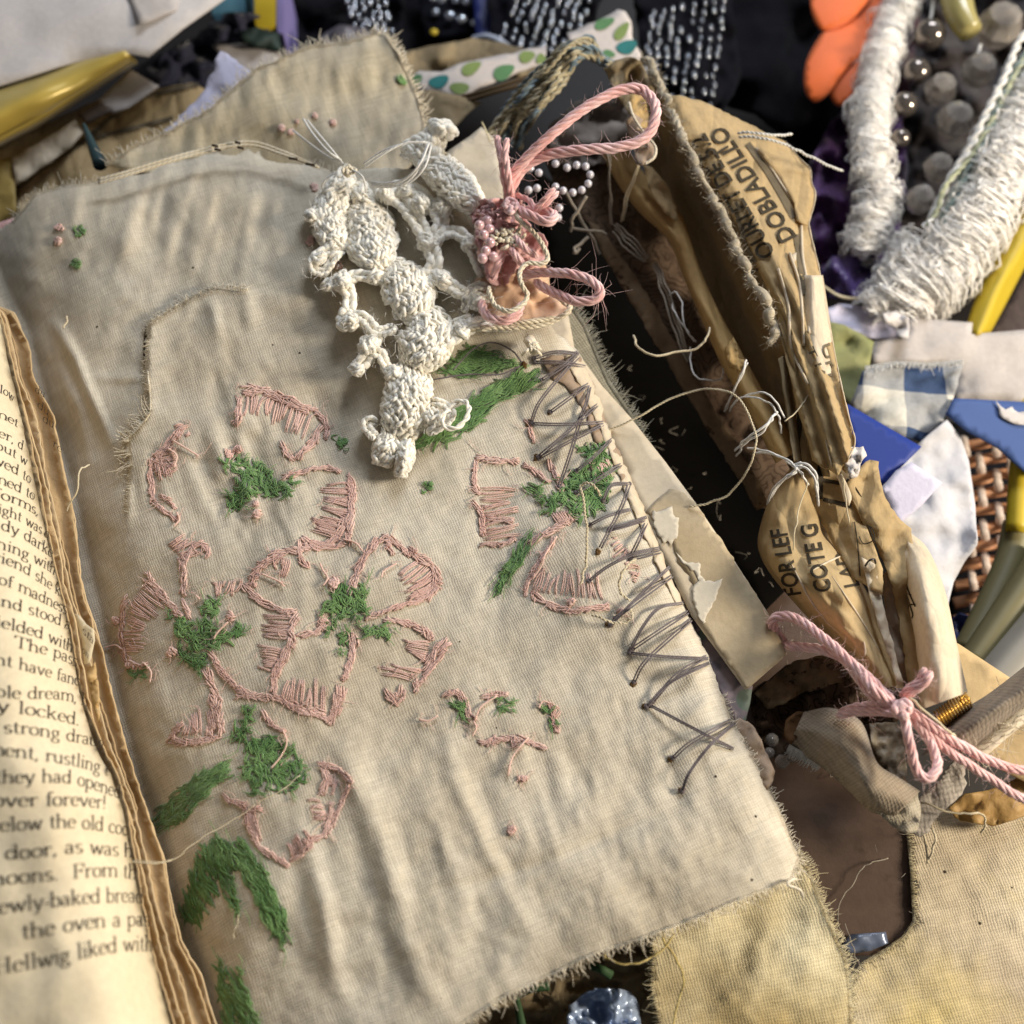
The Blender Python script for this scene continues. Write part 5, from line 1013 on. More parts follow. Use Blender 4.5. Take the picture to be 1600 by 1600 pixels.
caps(mb, 'T', (1142, 236), (-14, -24), (-28, 18), ptz); caps(mb, 'H', (1186, 424), (-15, -28), (-22, 12), ptz)
build(mb, 'printed_lettering', INKT, ps, smooth=False)
mb = MB(); ink_band(mb, [(1168, 224), (1196, 262), (1220, 302), (1240, 340)], 10, ptz); ink_band(mb, [(1244, 366), (1252, 420), (1258, 460)], 9, ptz); ink_band(mb, [(1150, 330), (1164, 380), (1180, 410)], 6, ptz); build(mb, 'printed_lines', INKG, ps, smooth=False)
sheet('outer_fold', [(1184, 232), (1210, 246), (1250, 262), (1264, 268), (1270, 300), (1266, 338), (1262, 352), (1244, 344), (1242, 318), (1222, 280)], lambda u, v: ptz(u, v)+.012, TISSUE, pt, step=7, jag=1, solid=.002)
mb = MB()
for l in [[(1252, 352), (1254, 400), (1262, 450), (1264, 520)], [(1216, 420), (1232, 480), (1236, 540), (1262, 600)], [(1234, 396), (1250, 450), (1256, 540)], [(1182, 232), (1204, 262), (1226, 296), (1242, 318)]]:
    c = resample(cr(l, 8), 5); mb.tube(P(c[:, 0], c[:, 1], ptz(c[:, 0], c[:, 1])+.004), 2.4*px(c[:, 1], 0), 6)
c = resample(cr(PT[5:21], 6), 5); mb.tube(P(c[:, 0], c[:, 1], ptz(c[:, 0], c[:, 1])+.001), 1.1*px(c[:, 1], 0)*(1+.5*vn(c[:, 0]/6, c[:, 1]/6, 2)), 5)
build(mb, 'crease_light', TISSUEL, pt)  # paler tubes paint the light caught on creases and right edge
for k, (A_, B_, z_, m_) in enumerate([([(1196, 430), (1222, 520), (1244, 600), (1262, 680)], [(1212, 430), (1240, 510), (1262, 590), (1274, 680)], .05, TISSUE), ([(1232, 400), (1246, 470), (1256, 560), (1282, 650), (1300, 730)], [(1250, 392), (1264, 470), (1272, 560), (1296, 650), (1312, 730)], .055, TISSUEL),
        ([(1216, 560), (1228, 640), (1240, 720)], [(1230, 552), (1242, 640), (1254, 724)], .03, TISSUED)]):
    build(Loft(A_, B_, [z_, z_-.01], [z_-.04, z_-.05], [.012, .016, .012], 50, 9, .01, .1, 60+k, 'sin').mb(), 'folded_layer', m_, pt, solid=.002)
us = thing('upper_strip', 1300, 620, .02, 'pale tissue strip with small printed letters beside the gingham cloth', 'pattern tissue')
Ls = Loft([(1256, 430), (1250, 520), (1256, 570), (1276, 630), (1300, 690), (1322, 740)], [(1286, 430), (1300, 520), (1312, 590), (1322, 640), (1332, 690), (1338, 735)], [.05, .04, .03], [.02, .02, .0], [.035, .04, .03], 50, 12, .01, .1, 15, 'sin')
lo_ = build(Ls.mb(), 'strip', TISSUEL, us, solid=.002)
mb = MB(); caps(mb, 'UPPER', (1284, 538), (10, 36), (17, -6), loft=Ls, bold=.01); caps(mb, 'FRT', (1314, 640), (8, 28), (15, -4), loft=Ls, bold=.01)
caps(mb, 'T IANW', (1260, 544), (13, 28), (15, -6), loft=Ls, bold=.01); build(mb, 'printed_lettering', INKG, lo_, smooth=False)
it = thing('inner_tissue', 1280, 700, .0, 'tan tissue panel with dark stripe between the rolled edges', 'pattern tissue')
itz = fz(.0, .02, 60, 17)
isz = lambda u, v: itz(u, v)-.06+.0004*(np.asarray(u)-1240)
io = sheet('panel', [(1226, 560), (1252, 540), (1268, 590), (1300, 680), (1330, 740), (1345, 800), (1380, 890), (1380, 930), (1330, 900), (1280, 810), (1240, 740), (1226, 640)], isz, TISSUE, it, step=9, jag=1, solid=.0025)
mb = MB(); ink_band(mb, [(1256, 560), (1254, 620), (1246, 680), (1242, 720)], 10, isz); ink_band(mb, [(1284, 724), (1281, 750), (1280, 780)], 11, isz); ink_band(mb, [(1280, 724), (1286, 721), (1289, 730), (1285, 738)], 6, isz); ink_band(mb, [(1286, 750), (1312, 755)], 6, isz); ink_band(mb, [(1286, 780), (1330, 790)], 6, isz); ink_band(mb, [(1322, 750), (1334, 764), (1346, 784)], 9, isz); ink_band(mb, [(1340, 790), (1356, 820), (1372, 860)], 2.5, isz); ink_band(mb, [(1335, 815), (1340, 850), (1344, 900)], 2, isz)
ink_band(mb, [(1345, 815), (1362, 825), (1366, 842), (1350, 850), (1342, 838)], 2, isz); build(mb, 'printed_marks', INKT, io, smooth=False)
mb = MB(); c = resample(cr([(1256, 562), (1268, 600), (1282, 650), (1296, 700), (1310, 738), (1322, 768), (1326, 790)], 8), 5); mb.tube(P(c[:, 0], c[:, 1], .03+.0*c[:, 0]), np.interp(np.linspace(0, 1, len(c)), [0, .3, .8, .95, 1], [2, 4.5, 4.5, 7, 1])*px(c[:, 1], 0), 8); build(mb, 'fold_light', TISSUEL, it)  # last tube is paler to paint the light along the fold
sheet('side_flap', [(1262, 575), (1278, 590), (1296, 640), (1318, 680), (1330, 700), (1324, 740), (1312, 730), (1292, 680)], fz(.015, .012, 20, 19), TISSUEG, it, step=7, jag=1, solid=.002)
sheet('torn_sleeve', [(1322, 716), (1330, 700), (1348, 698), (1354, 712), (1342, 730), (1340, 746), (1326, 748)], fz(.05, .015, 10, 20), WHITEP, step=4, jag=2, solid=.002, label='torn white tissue bit at the top of the tan flap by the blue paper', cat='paper')
tf = thing('tan_flap', 1400, 820, .0, 'tan kraft flap with torn right edge in front of the white tissue', 'paper')
sheet('flap', [(1322, 760), (1334, 744), (1346, 728), (1360, 718), (1372, 720), (1376, 752), (1384, 778), (1400, 806), (1424, 826), (1432, 900), (1448, 1000), (1440, 1080), (1420, 1080), (1404, 960), (1390, 900), (1362, 840)], fz(-.02, .02, 50, 22), TISSUE, tf, step=8, jag=2, solid=.003)
ct = thing('cream_roll', 1460, 950, -.1, 'cream tissue roll standing right of the lettered cone', 'tissue roll')
Lc = Loft([(1404, 842), (1408, 880), (1422, 960), (1432, 1040), (1436, 1110)], [(1420, 830), (1450, 858), (1476, 920), (1494, 1000), (1512, 1082)], [-.06, -.06, -.06], [-.05, -.05, -.05], [.03, .12, .13], 50, 20, .012, .1, 23)
build(Lc.mb(), 'roll', TISSUEL, ct); 
mb = MB(); lcz = const(.03)
for l in [[(1412, 900), (1420, 925), (1430, 948)], [(1416, 930), (1426, 960), (1422, 968)], [(1410, 918), (1420, 940), (1418, 952)], [(1414, 946), (1430, 944)], [(1410, 925), (1424, 930)]]: ink_band(mb, l, 2.4, loft=Lc, lift=.004)
build(mb, 'printed_lines', INKT, ct, smooth=False)
sheet('grey_tissue', [(1376, 900), (1400, 880), (1416, 960), (1436, 1060), (1440, 1080), (1402, 1090), (1388, 990)], fz(-.05, .02, 30, 24), mat_paper('taupe_tissue', (.36, .29, .235), (.30, .24, .19), 6, 50, .7, .25, .2), step=8, solid=.003, label='taupe tissue strip between the lettered cone and the cream roll', cat='tissue')
cn = thing('pattern_cone', 1300, 900, -.15, 'brown tissue cone printed FOR LEF, COTE G and LAD', 'tissue roll')
Lk = Loft([(1238, 728), (1206, 770), (1186, 830), (1186, 862), (1206, 900), (1250, 952), (1300, 1004), (1346, 1064)], [(1250, 728), (1280, 775), (1306, 835), (1336, 890), (1362, 940), (1378, 985), (1396, 1030), (1418, 1078)], [-.12, -.13, -.14, -.13], [-.10, -.10, -.1, -.1], [.05, .12, .15, .13, .10], 70, 34, .028, .12, 25)
co_ = build(Lk.mb(), 'cone', TISSUE, cn)
mb = MB(); caps(mb, 'FOR LEF', (1252, 930), (-6.6, -29), (-37, 5), loft=Lk, bold=.02); caps(mb, 'COTE G', (1300, 924), (-6.6, -29.5), (-38, 5), loft=Lk, bold=.02); caps(mb, 'LAD', (1344, 916), (-10, -30), (-32, 6), loft=Lk, bold=.02); build(mb, 'printed_lettering', INKT, co_, smooth=False)
mb = MB()
for l in [[(1236, 880), (1262, 930), (1290, 970), (1306, 985)], [(1262, 896), (1290, 880), (1330, 862)], [(1350, 1002), (1352, 1020), (1348, 1030)], [(1300, 900), (1340, 960), (1376, 1020)]]:
    c = resample(cr(l, 8), 4); a, t = Lk.locate(c[:, 0], c[:, 1]); mb.tube(Lk.at(a, t, .001), 2.0*px(c[:, 1], 0)*np.sin(np.linspace(.3, 2.9, len(c))), 5)
build(mb, 'crease_light', TISSUEL, co_)  # paler colour paints the light along the cone creases
mb = MB(); V, r = wire([(1352, 884, .02), (1358, 876, .045), (1366, 874, .045), (1368, 880, .03)], 1.8); mb.tube(V, r, 6); build(mb, 'black_hoop', BLACKW, label='tiny black wire hoop beside the lettered cone', cat='hoop')
sheet('straw_stick', [(1346, 870), (1366, 880), (1384, 960), (1412, 1070), (1404, 1072), (1374, 980), (1352, 900)], fz(.0, .01, 20, 28), TISSUEL, step=7, jag=1, solid=.003, label='narrow straw coloured tissue strip down the right of the lettered cone', cat='tissue')
lb = thing('brown_layers', 1250, 1090, -.3, 'crumpled dark brown printed leaves under the lower pink bow', 'page')
sheet('crumpled_leaf', [(1168, 1084), (1230, 1040), (1300, 1020), (1370, 1060), (1420, 1090), (1400, 1130), (1320, 1130), (1260, 1120), (1220, 1190), (1190, 1170)], fz(-.16, .05, 26, 29), FLORAL, lb, step=7, jag=2, solid=.003)
sheet('crumpled_leaf', [(1180, 1080), (1240, 1034), (1310, 1018), (1330, 1060), (1260, 1080), (1200, 1110)], fz(-.12, .03, 22, 30), mat_paper('mottled_leaf', (.26, .19, .11), (.16, .11, .065), 8, 40, .8, .2, .2, (.05, .03, .02)), lb, step=7, jag=2, solid=.003)
for k, (u, v, r_) in enumerate([(1206, 1156, 11), (1222, 1190, 12), (1202, 1176, 9), (1238, 1184, 8)]):
    mb = MB(); mb.ball(P(u, v, -.12), r_*float(px(v, -.12)), 10); build(mb, 'clear_bead', CRYST, label=['upper clear bead beside the torn brown paper scrap', 'largest lower clear bead beside the tape fringe', 'small clear bead touching the torn brown scrap', 'smallest clear bead under the tape fringe'][k], cat='bead', group='clear beads under the tape')
# -- fabric tape
ta = thing('cloth_tape', 1330, 1190, -.1, 'curved grey brown woven tape with fringed end', 'tape')
Lt = Loft([(1232, 1166), (1262, 1184), (1300, 1212), (1330, 1240), (1360, 1268), (1396, 1278)], [(1256, 1112), (1300, 1106), (1346, 1128), (1370, 1190), (1404, 1214), (1438, 1236)], [-.10, -.06, -.03, -.03], [-.06, -.02, .0, -.03], [.03, .05, .04, .03], 60, 20, .008, .1, 33, 'sin')
build(Lt.mb(), 'band', TAPE, ta, solid=.004)
sheet('band_end', [(1362, 1262), (1396, 1262), (1432, 1240), (1440, 1268), (1434, 1300), (1420, 1304), (1394, 1290)], fz(-.03, .012, 20, 34), FLAP, ta, step=6, jag=1.5, solid=.003)
mb = MB()
for k in range(60): f = k/59; q = (1232+f*50, 1166+f*28); L = rng.uniform(6, 16); V, r = wire([(q[0]+2, q[1]-3, -.08), (q[0]-L*.3, q[1]+L*.7, -.09), (q[0]-L*.5+rng.normal()*2, q[1]+L, -.10)], .8); mb.tube(V, r, 3, caps=False)
build(mb, 'fringe', WTHREAD, ta)
sheet('dark_tape_loop', [(1224, 1150), (1228, 1126), (1244, 1112), (1262, 1112), (1254, 1140), (1236, 1164)], fz(-.07, .01, 20, 35), mat_plain('rust_brown_cloth', (.10, .05, .02), .8, .2), ta, step=6, solid=.003)  # dark brown piece inside the curled tape end
sheet('printed_scrap', [(1358, 1130), (1400, 1128), (1412, 1150), (1418, 1210), (1404, 1222), (1376, 1204), (1364, 1172)], fz(-.02, .012, 20, 36), mat_paper('checked_scrap', (.30, .245, .16), (.08, .06, .04), 16, 40, .5, .4, .2), step=5, jag=1, solid=.003, label='crumpled black and tan checked scrap behind the grey tape', cat='paper')
# -- lower pink bow
b2 = thing('yarn_bow', 1400, 1100, .0, 'pink yarn bow with long tails knotted around the lettered cone base', 'yarn bow')
yarn([(1228, 1008, -.08), (1206, 976, -.04), (1224, 962, -.02), (1254, 972, .0), (1290, 1000, .03), (1330, 1036, .06), (1366, 1068, .08), (1396, 1098, .08)], 10, b2); yarn([(1226, 1008, -.05), (1258, 1012, -.02), (1296, 1018, .02), (1336, 1044, .06), (1366, 1078, .09), (1398, 1104, .08)], 10, b2); yarn([(1300, 1008, .0), (1334, 1048, .05), (1358, 1082, .07), (1386, 1104, .07)], 9, b2)
yarn([(1308, 1118, .0), (1340, 1112, .03), (1376, 1112, .07), (1408, 1114, .09)], 9, b2); yarn([(1312, 1112, .0), (1346, 1104, .03), (1380, 1100, .07), (1414, 1104, .1)], 9, b2)
yarn([(1408, 1086, .07), (1424, 1074, .1), (1440, 1060, .11), (1444, 1044, .12)], 9, b2, 'yarn_end'); yarn([(1412, 1090, .07), (1430, 1078, .1), (1448, 1062, .12), (1454, 1050, .12)], 9, b2, 'yarn_end')
yarn([(1412, 1112, .09), (1416, 1140, .1), (1424, 1176, .09), (1434, 1206, .08), (1448, 1216, .08), (1464, 1204, .08), (1462, 1180, .07), (1448, 1150, .07), (1430, 1126, .08)], 10, b2, 'yarn_loop')
yarn([(1424, 1110, .09), (1450, 1132, .08), (1490, 1158, .06), (1540, 1186, .04), (1580, 1200, .03), (1640, 1212, .02)], 10, b2, 'yarn_tail'); yarn([(1424, 1122, .08), (1452, 1148, .07), (1494, 1182, .05), (1540, 1212, .03), (1580, 1238, .02), (1640, 1270, .01)], 9.5, b2, 'yarn_tail')
mb = MB()
for k in range(14):
    a = rng.uniform(0, 6.28); k1, k2 = rng.uniform(2, 14), rng.uniform(2, 13); pts = [(1412+math.cos(a+f)*k1, 1108+math.sin(a+f)*k2, .07+.04*math.sin(f*1.1)) for f in (0, .8, 1.6, 2.4)]; V, r = wire(pts, 6); mb.tube(V, r, 6)
build(mb, 'yarn_knot', PINK, b2)
gs = thing('gold_spool', 1500, 1100, -.05, 'gold thread wound in tight coils below the cream roll', 'thread')
mb = MB()
for k in range(12): q = np.array([1466+k*4.2, 1124-k*2.9]); V, r = wire([(q[0]-6, q[1]-12, -.02), (q[0]-1, q[1]-3, .05), (q[0]+5, q[1]+10, .03), (q[0]+8, q[1]+16, -.02)], 2.2); mb.tube(V, r, 6)
build(mb, 'coils', GOLD, gs)
mb = MB()
for k in range(8): a = rng.uniform(0, 6.28); V, r = wire([(1508+math.cos(a+f)*7, 1094+math.sin(a+f)*7, .03+.01*f) for f in (0, .8, 1.6, 2.4)], 1.6); mb.tube(V, r, 5)
build(mb, 'loose_coil', GOLD, gs)
cs = thing('canvas_strap', 1530, 1150, -.05, 'brown canvas strap folded over with fluffy pale edge at the right', 'strap')
Lv = Loft([(1440, 1180), (1490, 1120), (1550, 1080), (1640, 1010)], [(1516, 1176), (1550, 1150), (1600, 1110), (1680, 1060)], [-.04, -.02, 0], [-.03, -.02, 0], [.08, .09, .1], 50, 18, .01, .1, 44); build(Lv.mb(), 'band', CANVAS, cs)
mb = MB(); V, r = wire([(1520, 1180, -.0), (1556, 1150, .01), (1602, 1112, .02), (1660, 1070, .02)], 13); mb.tube(V, r, 10, flat=.7); mb.fuzz(V, float(r[0]), 900, .035, .0006); build(mb, 'fluffy_edge', FRAY, cs)
sheet('tan_envelope', [(1484, 1000), (1498, 1006), (1580, 1060), (1640, 1090), (1640, 1240), (1560, 1200), (1480, 1130)], fz(-.10, .006, 60, 45), mat_paper('tan_envelope', (.55, .40, .21), (.50, .36, .18), 4, 60, .7, .3, .08), step=14, solid=.004, label='tan envelope flap behind the canvas strap at the right edge', cat='envelope')
sheet('gauze_scrap', [(1424, 1300), (1430, 1250), (1462, 1220), (1500, 1180), (1512, 1186), (1506, 1240), (1480, 1262), (1456, 1290), (1440, 1310)], fz(-.07, .010, 30, 46), GAUZE, step=7, jag=3, solid=.003, label='grey gauze scrap under the hanging pink yarn loop', cat='gauze')
sheet('amber_paper', [(1484, 1262), (1510, 1240), (1560, 1230), (1620, 1200), (1640, 1260), (1560, 1290), (1500, 1282)], fz(-.12, .01, 20, 47), mat_paper('amber_paper', (.40, .25, .09), (.34, .20, .06), 8, 40, .6, .3, .15), step=8, jag=2, solid=.003, label='amber brown paper peeking from under the pink yarn tails', cat='paper')
# -- loose threads on the right
def loose(l, r, mat, label, name='loose_thread', extra=(), plied=False):
    t = thing(name, l[0][0], l[0][1], l[0][2], label, 'thread')
    for q in (l, *extra):
        mb = MB(); V, rr = wire(q, r); n_ = np.arange(len(V)); V = V+np.stack([vn(n_/2.5, n_*0+k*5.3+len(label), k+2) for k in range(3)], -1)*.0022
        if plied: mb.plied(V, float(rr[0]), 2, 6, 5)
        else: mb.tube(V, rr, 5)
        build(mb, 'strand', mat, t)
loose([(940, 676, -.05), (990, 654, -.02), (1050, 622, .0), (1110, 608, .03), (1150, 620, .05), (1176, 660, .06), (1182, 690, .06), (1172, 730, .04), (1140, 770, .0), (1106, 786, -.03), (1074, 792, -.04)], 1.8, THREAD, 'long cream thread looping across the dark gap', plied=True)
loose([(990, 525, -.06), (998, 544, -.03), (1024, 556, -.02), (1060, 550, -.02), (1092, 542, -.01), (1104, 528, .0), (1108, 512, .0)], 1.9, THREAD, 'short cream thread curved like a smile over the dark gap')
loose([(953, 236, .0), (952, 290, -.06), (955, 350, -.12)], 1.6, GTHREAD, 'straight grey thread hanging from the yarn loop to the rosette page', extra=([(950, 240, .0), (954, 300, -.06), (957, 352, -.12)],))
loose([(1000, 258, .04), (984, 300, -.03), (974, 345, -.1)], 1.6, THREAD, 'cream thread dropping from the scalloped scrap', extra=([(998, 258, .04), (980, 300, -.03), (971, 347, -.1)],))
loose([(884, 300, -.05), (912, 348, -.1), (938, 398, -.14)], 2.6, GTHREAD, 'thick grey thread crossing the shadow behind the pearl loop', extra=([(890, 355, -.1), (925, 360, -.1), (948, 366, -.12)], [(916, 306, -.03), (896, 340, -.06), (892, 362, -.1)], [(918, 370, -.1), (900, 386, -.1), (898, 396, -.1), (906, 388, -.1)]))
loose([(960, 352, -.12), (985, 378, -.1), (1012, 404, -.13)], 1.5, GTHREAD, 'fan of grey threads stitched over the rosette page', extra=([(962, 358, -.12), (984, 385, -.1), (1010, 408, -.13)], [(958, 362, -.12), (980, 392, -.1), (1008, 408, -.13)], [(964, 350, -.12), (990, 374, -.1), (1014, 402, -.13)]))
loose([(1024, 412, -.12), (1042, 462, -.09), (1062, 524, -.1), (1076, 562, -.13)], 1.8, GTHREAD, 'bundle of grey binding threads along the rosette page', extra=([(1028, 412, -.12), (1046, 460, -.08), (1066, 524, -.1), (1078, 562, -.13)], [(1022, 414, -.12), (1038, 470, -.09), (1058, 530, -.1), (1074, 566, -.13)]))
loose([(1044, 462, -.1), (1056, 456, -.06), (1066, 476, -.05), (1070, 510, -.06), (1084, 534, -.1)], 1.4, WTHREAD, 'white thread arch stitched over the rosette page', extra=([(1046, 466, -.1), (1056, 490, -.06), (1076, 520, -.08), (1088, 534, -.1)], [(1078, 542, -.1), (1080, 570, -.08), (1090, 590, -.07), (1120, 594, -.08), (1130, 580, -.08), (1122, 550, -.08), (1110, 524, -.1)]))
loose([(1164, 562, .05), (1160, 580, .05), (1146, 610, .0), (1134, 640, -.08)], 1.6, WTHREAD, 'white threads looped round the golden roll', extra=([(1166, 566, .05), (1156, 592, .03), (1140, 624, -.03), (1132, 642, -.08)], [(1138, 642, -.08), (1150, 626, .0), (1172, 620, .04), (1200, 628, .05), (1216, 650, .05), (1222, 676, .02)], [(1162, 618, .02), (1190, 612, .05), (1212, 628, .06), (1226, 652, .04)]))
loose([(1152, 712, -.05), (1166, 690, .02), (1190, 676, .05), (1204, 658, .06), (1212, 646, .05)], 1.9, WTHREAD, 'white thread bundle arching left of the lettered cone', extra=([(1150, 704, -.05), (1168, 684, .03), (1196, 664, .06), (1214, 644, .05)], [(1170, 700, .0), (1200, 706, .04), (1226, 718, .06), (1250, 738, .06), (1262, 756, .03)]))
loose([(1200, 786, -.05), (1210, 762, .03), (1228, 746, .07), (1246, 736, .08), (1252, 724, .07)], 2.0, WTHREAD, 'thick white thread bundle tied at the top of the lettered cone', extra=([(1204, 780, -.05), (1216, 756, .04), (1238, 740, .08), (1252, 722, .08)], [(1208, 772, -.03), (1222, 752, .05), (1244, 732, .09)], [(1240, 728, .08), (1262, 734, .09), (1274, 756, .08), (1280, 790, .03)], [(1242, 724, .08), (1264, 728, .09), (1276, 748, .08), (1278, 776, .05)], [(1182, 706, .0), (1214, 712, .05), (1236, 724, .08), (1256, 742, .08)]))
loose([(1262, 752, .08), (1250, 790, .07), (1244, 820, .07), (1240, 860, .05)], 1.1, THREAD, 'fine straw thread hanging down the lettered cone', extra=([(1314, 740, .05), (1322, 780, .04), (1326, 816, .02)], [(1226, 658, .05), (1246, 642, .05), (1258, 624, .05), (1278, 606, .05)]))
loose([(1152, 208, .05), (1180, 208, .06), (1210, 212, .05), (1238, 210, .03)], 2.3, WTHREAD, 'pair of white threads poking out from the printed tissue toward the right', extra=([(1154, 214, .05), (1190, 216, .06), (1224, 226, .05), (1256, 240, .03), (1288, 256, .0), (1318, 268, -.03)],), plied=True)
loose([(942, 1488, -.03), (950, 1500, -.03), (980, 1506, -.02), (1012, 1500, -.02), (1040, 1480, -.02), (1060, 1446, -.02)], 1.8, mat_yarn('yellow_thread', (.66, .52, .22), (.58, .45, .16), 12, .4), 'yellow thread curling below the frayed bottom edge', extra=([(1030, 1460, -.05), (1046, 1486, -.04), (1068, 1520, -.04), (1064, 1550, -.05), (1054, 1590, -.06), (1052, 1620, -.06)],))
loose([(1388, 1342, -.152), (1362, 1346, -.148), (1346, 1358, -.146), (1334, 1382, -.146), (1312, 1410, -.146), (1310, 1440, -.146), (1322, 1470, -.144)], .9, GTHREAD, 'fine brown thread curving over the dark board', extra=([(1320, 1444, -.15), (1330, 1474, -.12), (1342, 1506, -.12), (1356, 1522, -.13)],))
loose([(1440, 1252, -.05), (1470, 1266, -.04), (1500, 1272, -.05), (1528, 1270, -.06), (1540, 1284, -.07), (1532, 1300, -.09)], 1.8, THREAD, 'cream thread trailing from the tape end over the muslin corner', extra=([(1444, 1294, -.1), (1456, 1296, -.08), (1460, 1318, -.08), (1450, 1346, -.1)], [(1438, 1290, -.1), (1446, 1320, -.09), (1448, 1350, -.1)]))
loose([(1420, 1090, .1), (1446, 1112, .1), (1480, 1140, .08), (1492, 1150, .05)], 2.2, THREAD, 'cream thread lying beside the long pink yarn tail')
loose([(1246, 1372, .0), (1230, 1382, .02), (1250, 1392, .01), (1256, 1402, .0)], 2.2, FRAY, 'short twisted loose end at the bottom right corner of the page')
loose([(908, 756, .05), (914, 790, .06), (918, 850, .06), (916, 880, .05), (906, 915, .04)], 2.2, THREAD, 'cream thread lying down across the right pink flower', extra=([(910, 758, .05), (920, 754, .06), (932, 764, .06), (940, 774, .05)], [(996, 872, .05), (976, 890, .06), (968, 912, .05), (974, 930, .04), (986, 940, .03)], [(926, 960, .03), (946, 968, .035), (958, 974, .03), (978, 972, .03), (988, 962, .035), (986, 950, .03)]), plied=True)
loose([(104, 800, .02), (118, 770, .04), (126, 736, .04), (140, 726, .0)], 1.4, THREAD, 'short pale thread poking up beside the torn book leaves', extra=([(100, 514, .0), (103, 504, .0), (106, 494, .0)], [(152, 1250+90, .03), (230, 1350, .06), (270, 1344, .04)]))
loose([(205, 1344, .05), (240, 1346, .06), (268, 1344, .05), (300, 1320, .04), (360, 1284, .03), (398, 1256, .03)], .8, THREAD, 'fine thread stretching from the book onto the lower left flower', extra=([(400, 1256, .03), (430, 1240, .03), (470, 1212, .03)], [(364, 1466, .02), (370, 1444, .03), (374, 1430, .03)]))
mb = MB(); mb.tube(*(lambda V, r: (V, r*np.array([.5]+[1.2]*(len(V)-2)+[.5])))(*wire([(826, 530, .03), (832, 540, .05), (838, 550, .04)], 8)), 8)
for k in range(20): d = rng.normal(size=2)*8; V, r = wire([(832, 540, .05), (832+d[0]*.6, 540+d[1]*.6, .07), (832+d[0], 540+d[1], .05)], 2.5); mb.tube(V, r, 5)
build(mb, 'cream_knot', CORD, label='cream fluffy knot where the lacing starts', cat='knot')
# ================================================================== behind the page: left and top
sheet('white_sheet', [(-140, -160), (520, -160), (420, -55), (345, 2), (286, 44), (232, 88), (205, 84), (160, 86), (90, 104), (-10, 136), (-160, 180)], fz(-.22, .02, 160, 51), WHITEP, step=22, solid=.004, label='large white paper sheet out of focus in the top left corner', cat='paper')
sheet('grey_overlay', [(176, -60), (290, -60), (276, 14), (236, 32), (220, 40)], fz(-.195, .006, 60, 51), GREYP, step=12, solid=.003, label='grey triangular paper lying on the white sheet', cat='paper')
yr = thing('yellow_ribbon', 100, 150, -.3, 'yellow satin ribbon folded below the white paper sheet', 'ribbon')
build(Loft([(-80, 172), (0, 138), (60, 116), (120, 92), (190, 78)], [(-80, 262), (0, 214), (60, 180), (130, 138), (208, 88)], [-.26]*2, [-.26]*2, [.04, .05, .03], 40, 14, .008, .1, 52, 'sin').mb(), 'upper_band', SATIN, yr, solid=.004)
build(Loft([(-80, 262), (0, 214), (60, 180), (130, 138), (208, 88)], [(-80, 272), (0, 226), (60, 196), (130, 152), (214, 96)], [-.25]*2, [-.34]*2, [.015, .02, .012], 40, 10, .004, .1, 53, 'sin').mb(), 'folded_edge', SATIN, yr, solid=.004)
bt = thing('brown_tissue', 150, 230, -.4, 'layered tan pattern tissue sheets behind the cloth page', 'pattern tissue')
bz = fz(-.36, .02, 60, 54); b1 = sheet('tissue_sheet', [(-60, 250), (40, 205), (160, 152), (300, 130), (336, 150), (360, 240), (200, 330), (40, 400), (-60, 430)], bz, TISSUE, bt, step=14, jag=2, solid=.003)
mb = MB(); ink_band(mb, [(24, 296), (70, 258), (130, 220), (170, 186), (210, 158), (260, 142), (310, 132)], 7, bz, lift=.004); ink_band(mb, [(150, 214), (200, 202), (270, 184)], 6, bz, lift=.004); ink_band(mb, [(26, 296), (26, 330), (30, 345)], 6, bz, lift=.004); build(mb, 'printed_lines', INKG, b1, smooth=False)
sheet('tissue_sheet', [(20, 246), (90, 205), (118, 186), (130, 206), (110, 230), (40, 280), (24, 290)], fz(-.325, .01, 30, 55), TISSUEL, bt, step=9, jag=1, solid=.003)
sheet('tissue_sheet', [(-60, 262), (18, 246), (26, 330), (-10, 352), (-60, 360)], fz(-.33, .01, 30, 56), mat_paper('ochre_tissue', (.38, .27, .08), (.32, .22, .06), 8, 40, .6, .3, .15), bt, step=9, jag=1, solid=.003)
sheet('beige_card', [(154, 156), (204, 108), (248, 134), (200, 168), (174, 176)], -.31, GREYP, step=9, solid=.004, label='small beige card under the tip of the yellow ribbon', cat='card')
sheet('dark_label', [(122, 180), (156, 160), (176, 172), (136, 192)], -.30, mat_plain('dark_brown_label', (.05, .032, .022), .6, .3), step=7, solid=.004, label='small dark brown label beside the dark teal stick', cat='label')
mb = MB(); c = cr([(131, 194, -.12), (142, 222, -.11), (157, 258, -.10)], 8); V = P(c[:, 0], c[:, 1], c[:, 2]); mb.tube(V, np.linspace(2.5, 11, len(V))*px(220, -.1), 12); build(mb, 'dark_teal_stick', PENCIL, label='dark teal tapered stick tip poking out behind the page', cat='stick')
sheet('navy_cloth', [(206, 110), (236, 92), (300, 60), (350, 20), (420, 20), (420, 80), (352, 70), (334, 110), (318, 140), (252, 142)], fz(-.42, .06, 26, 57), NAVY, step=8, jag=2, solid=.004, label='crumpled navy cloth behind the lavender paper', cat='cloth')
sheet('grey_card', [(330, 70), (400, 66), (440, 76), (430, 130), (380, 120)], -.40, GREYP, step=10, solid=.004, label='grey card peeking out left of the cloth flap', cat='card')
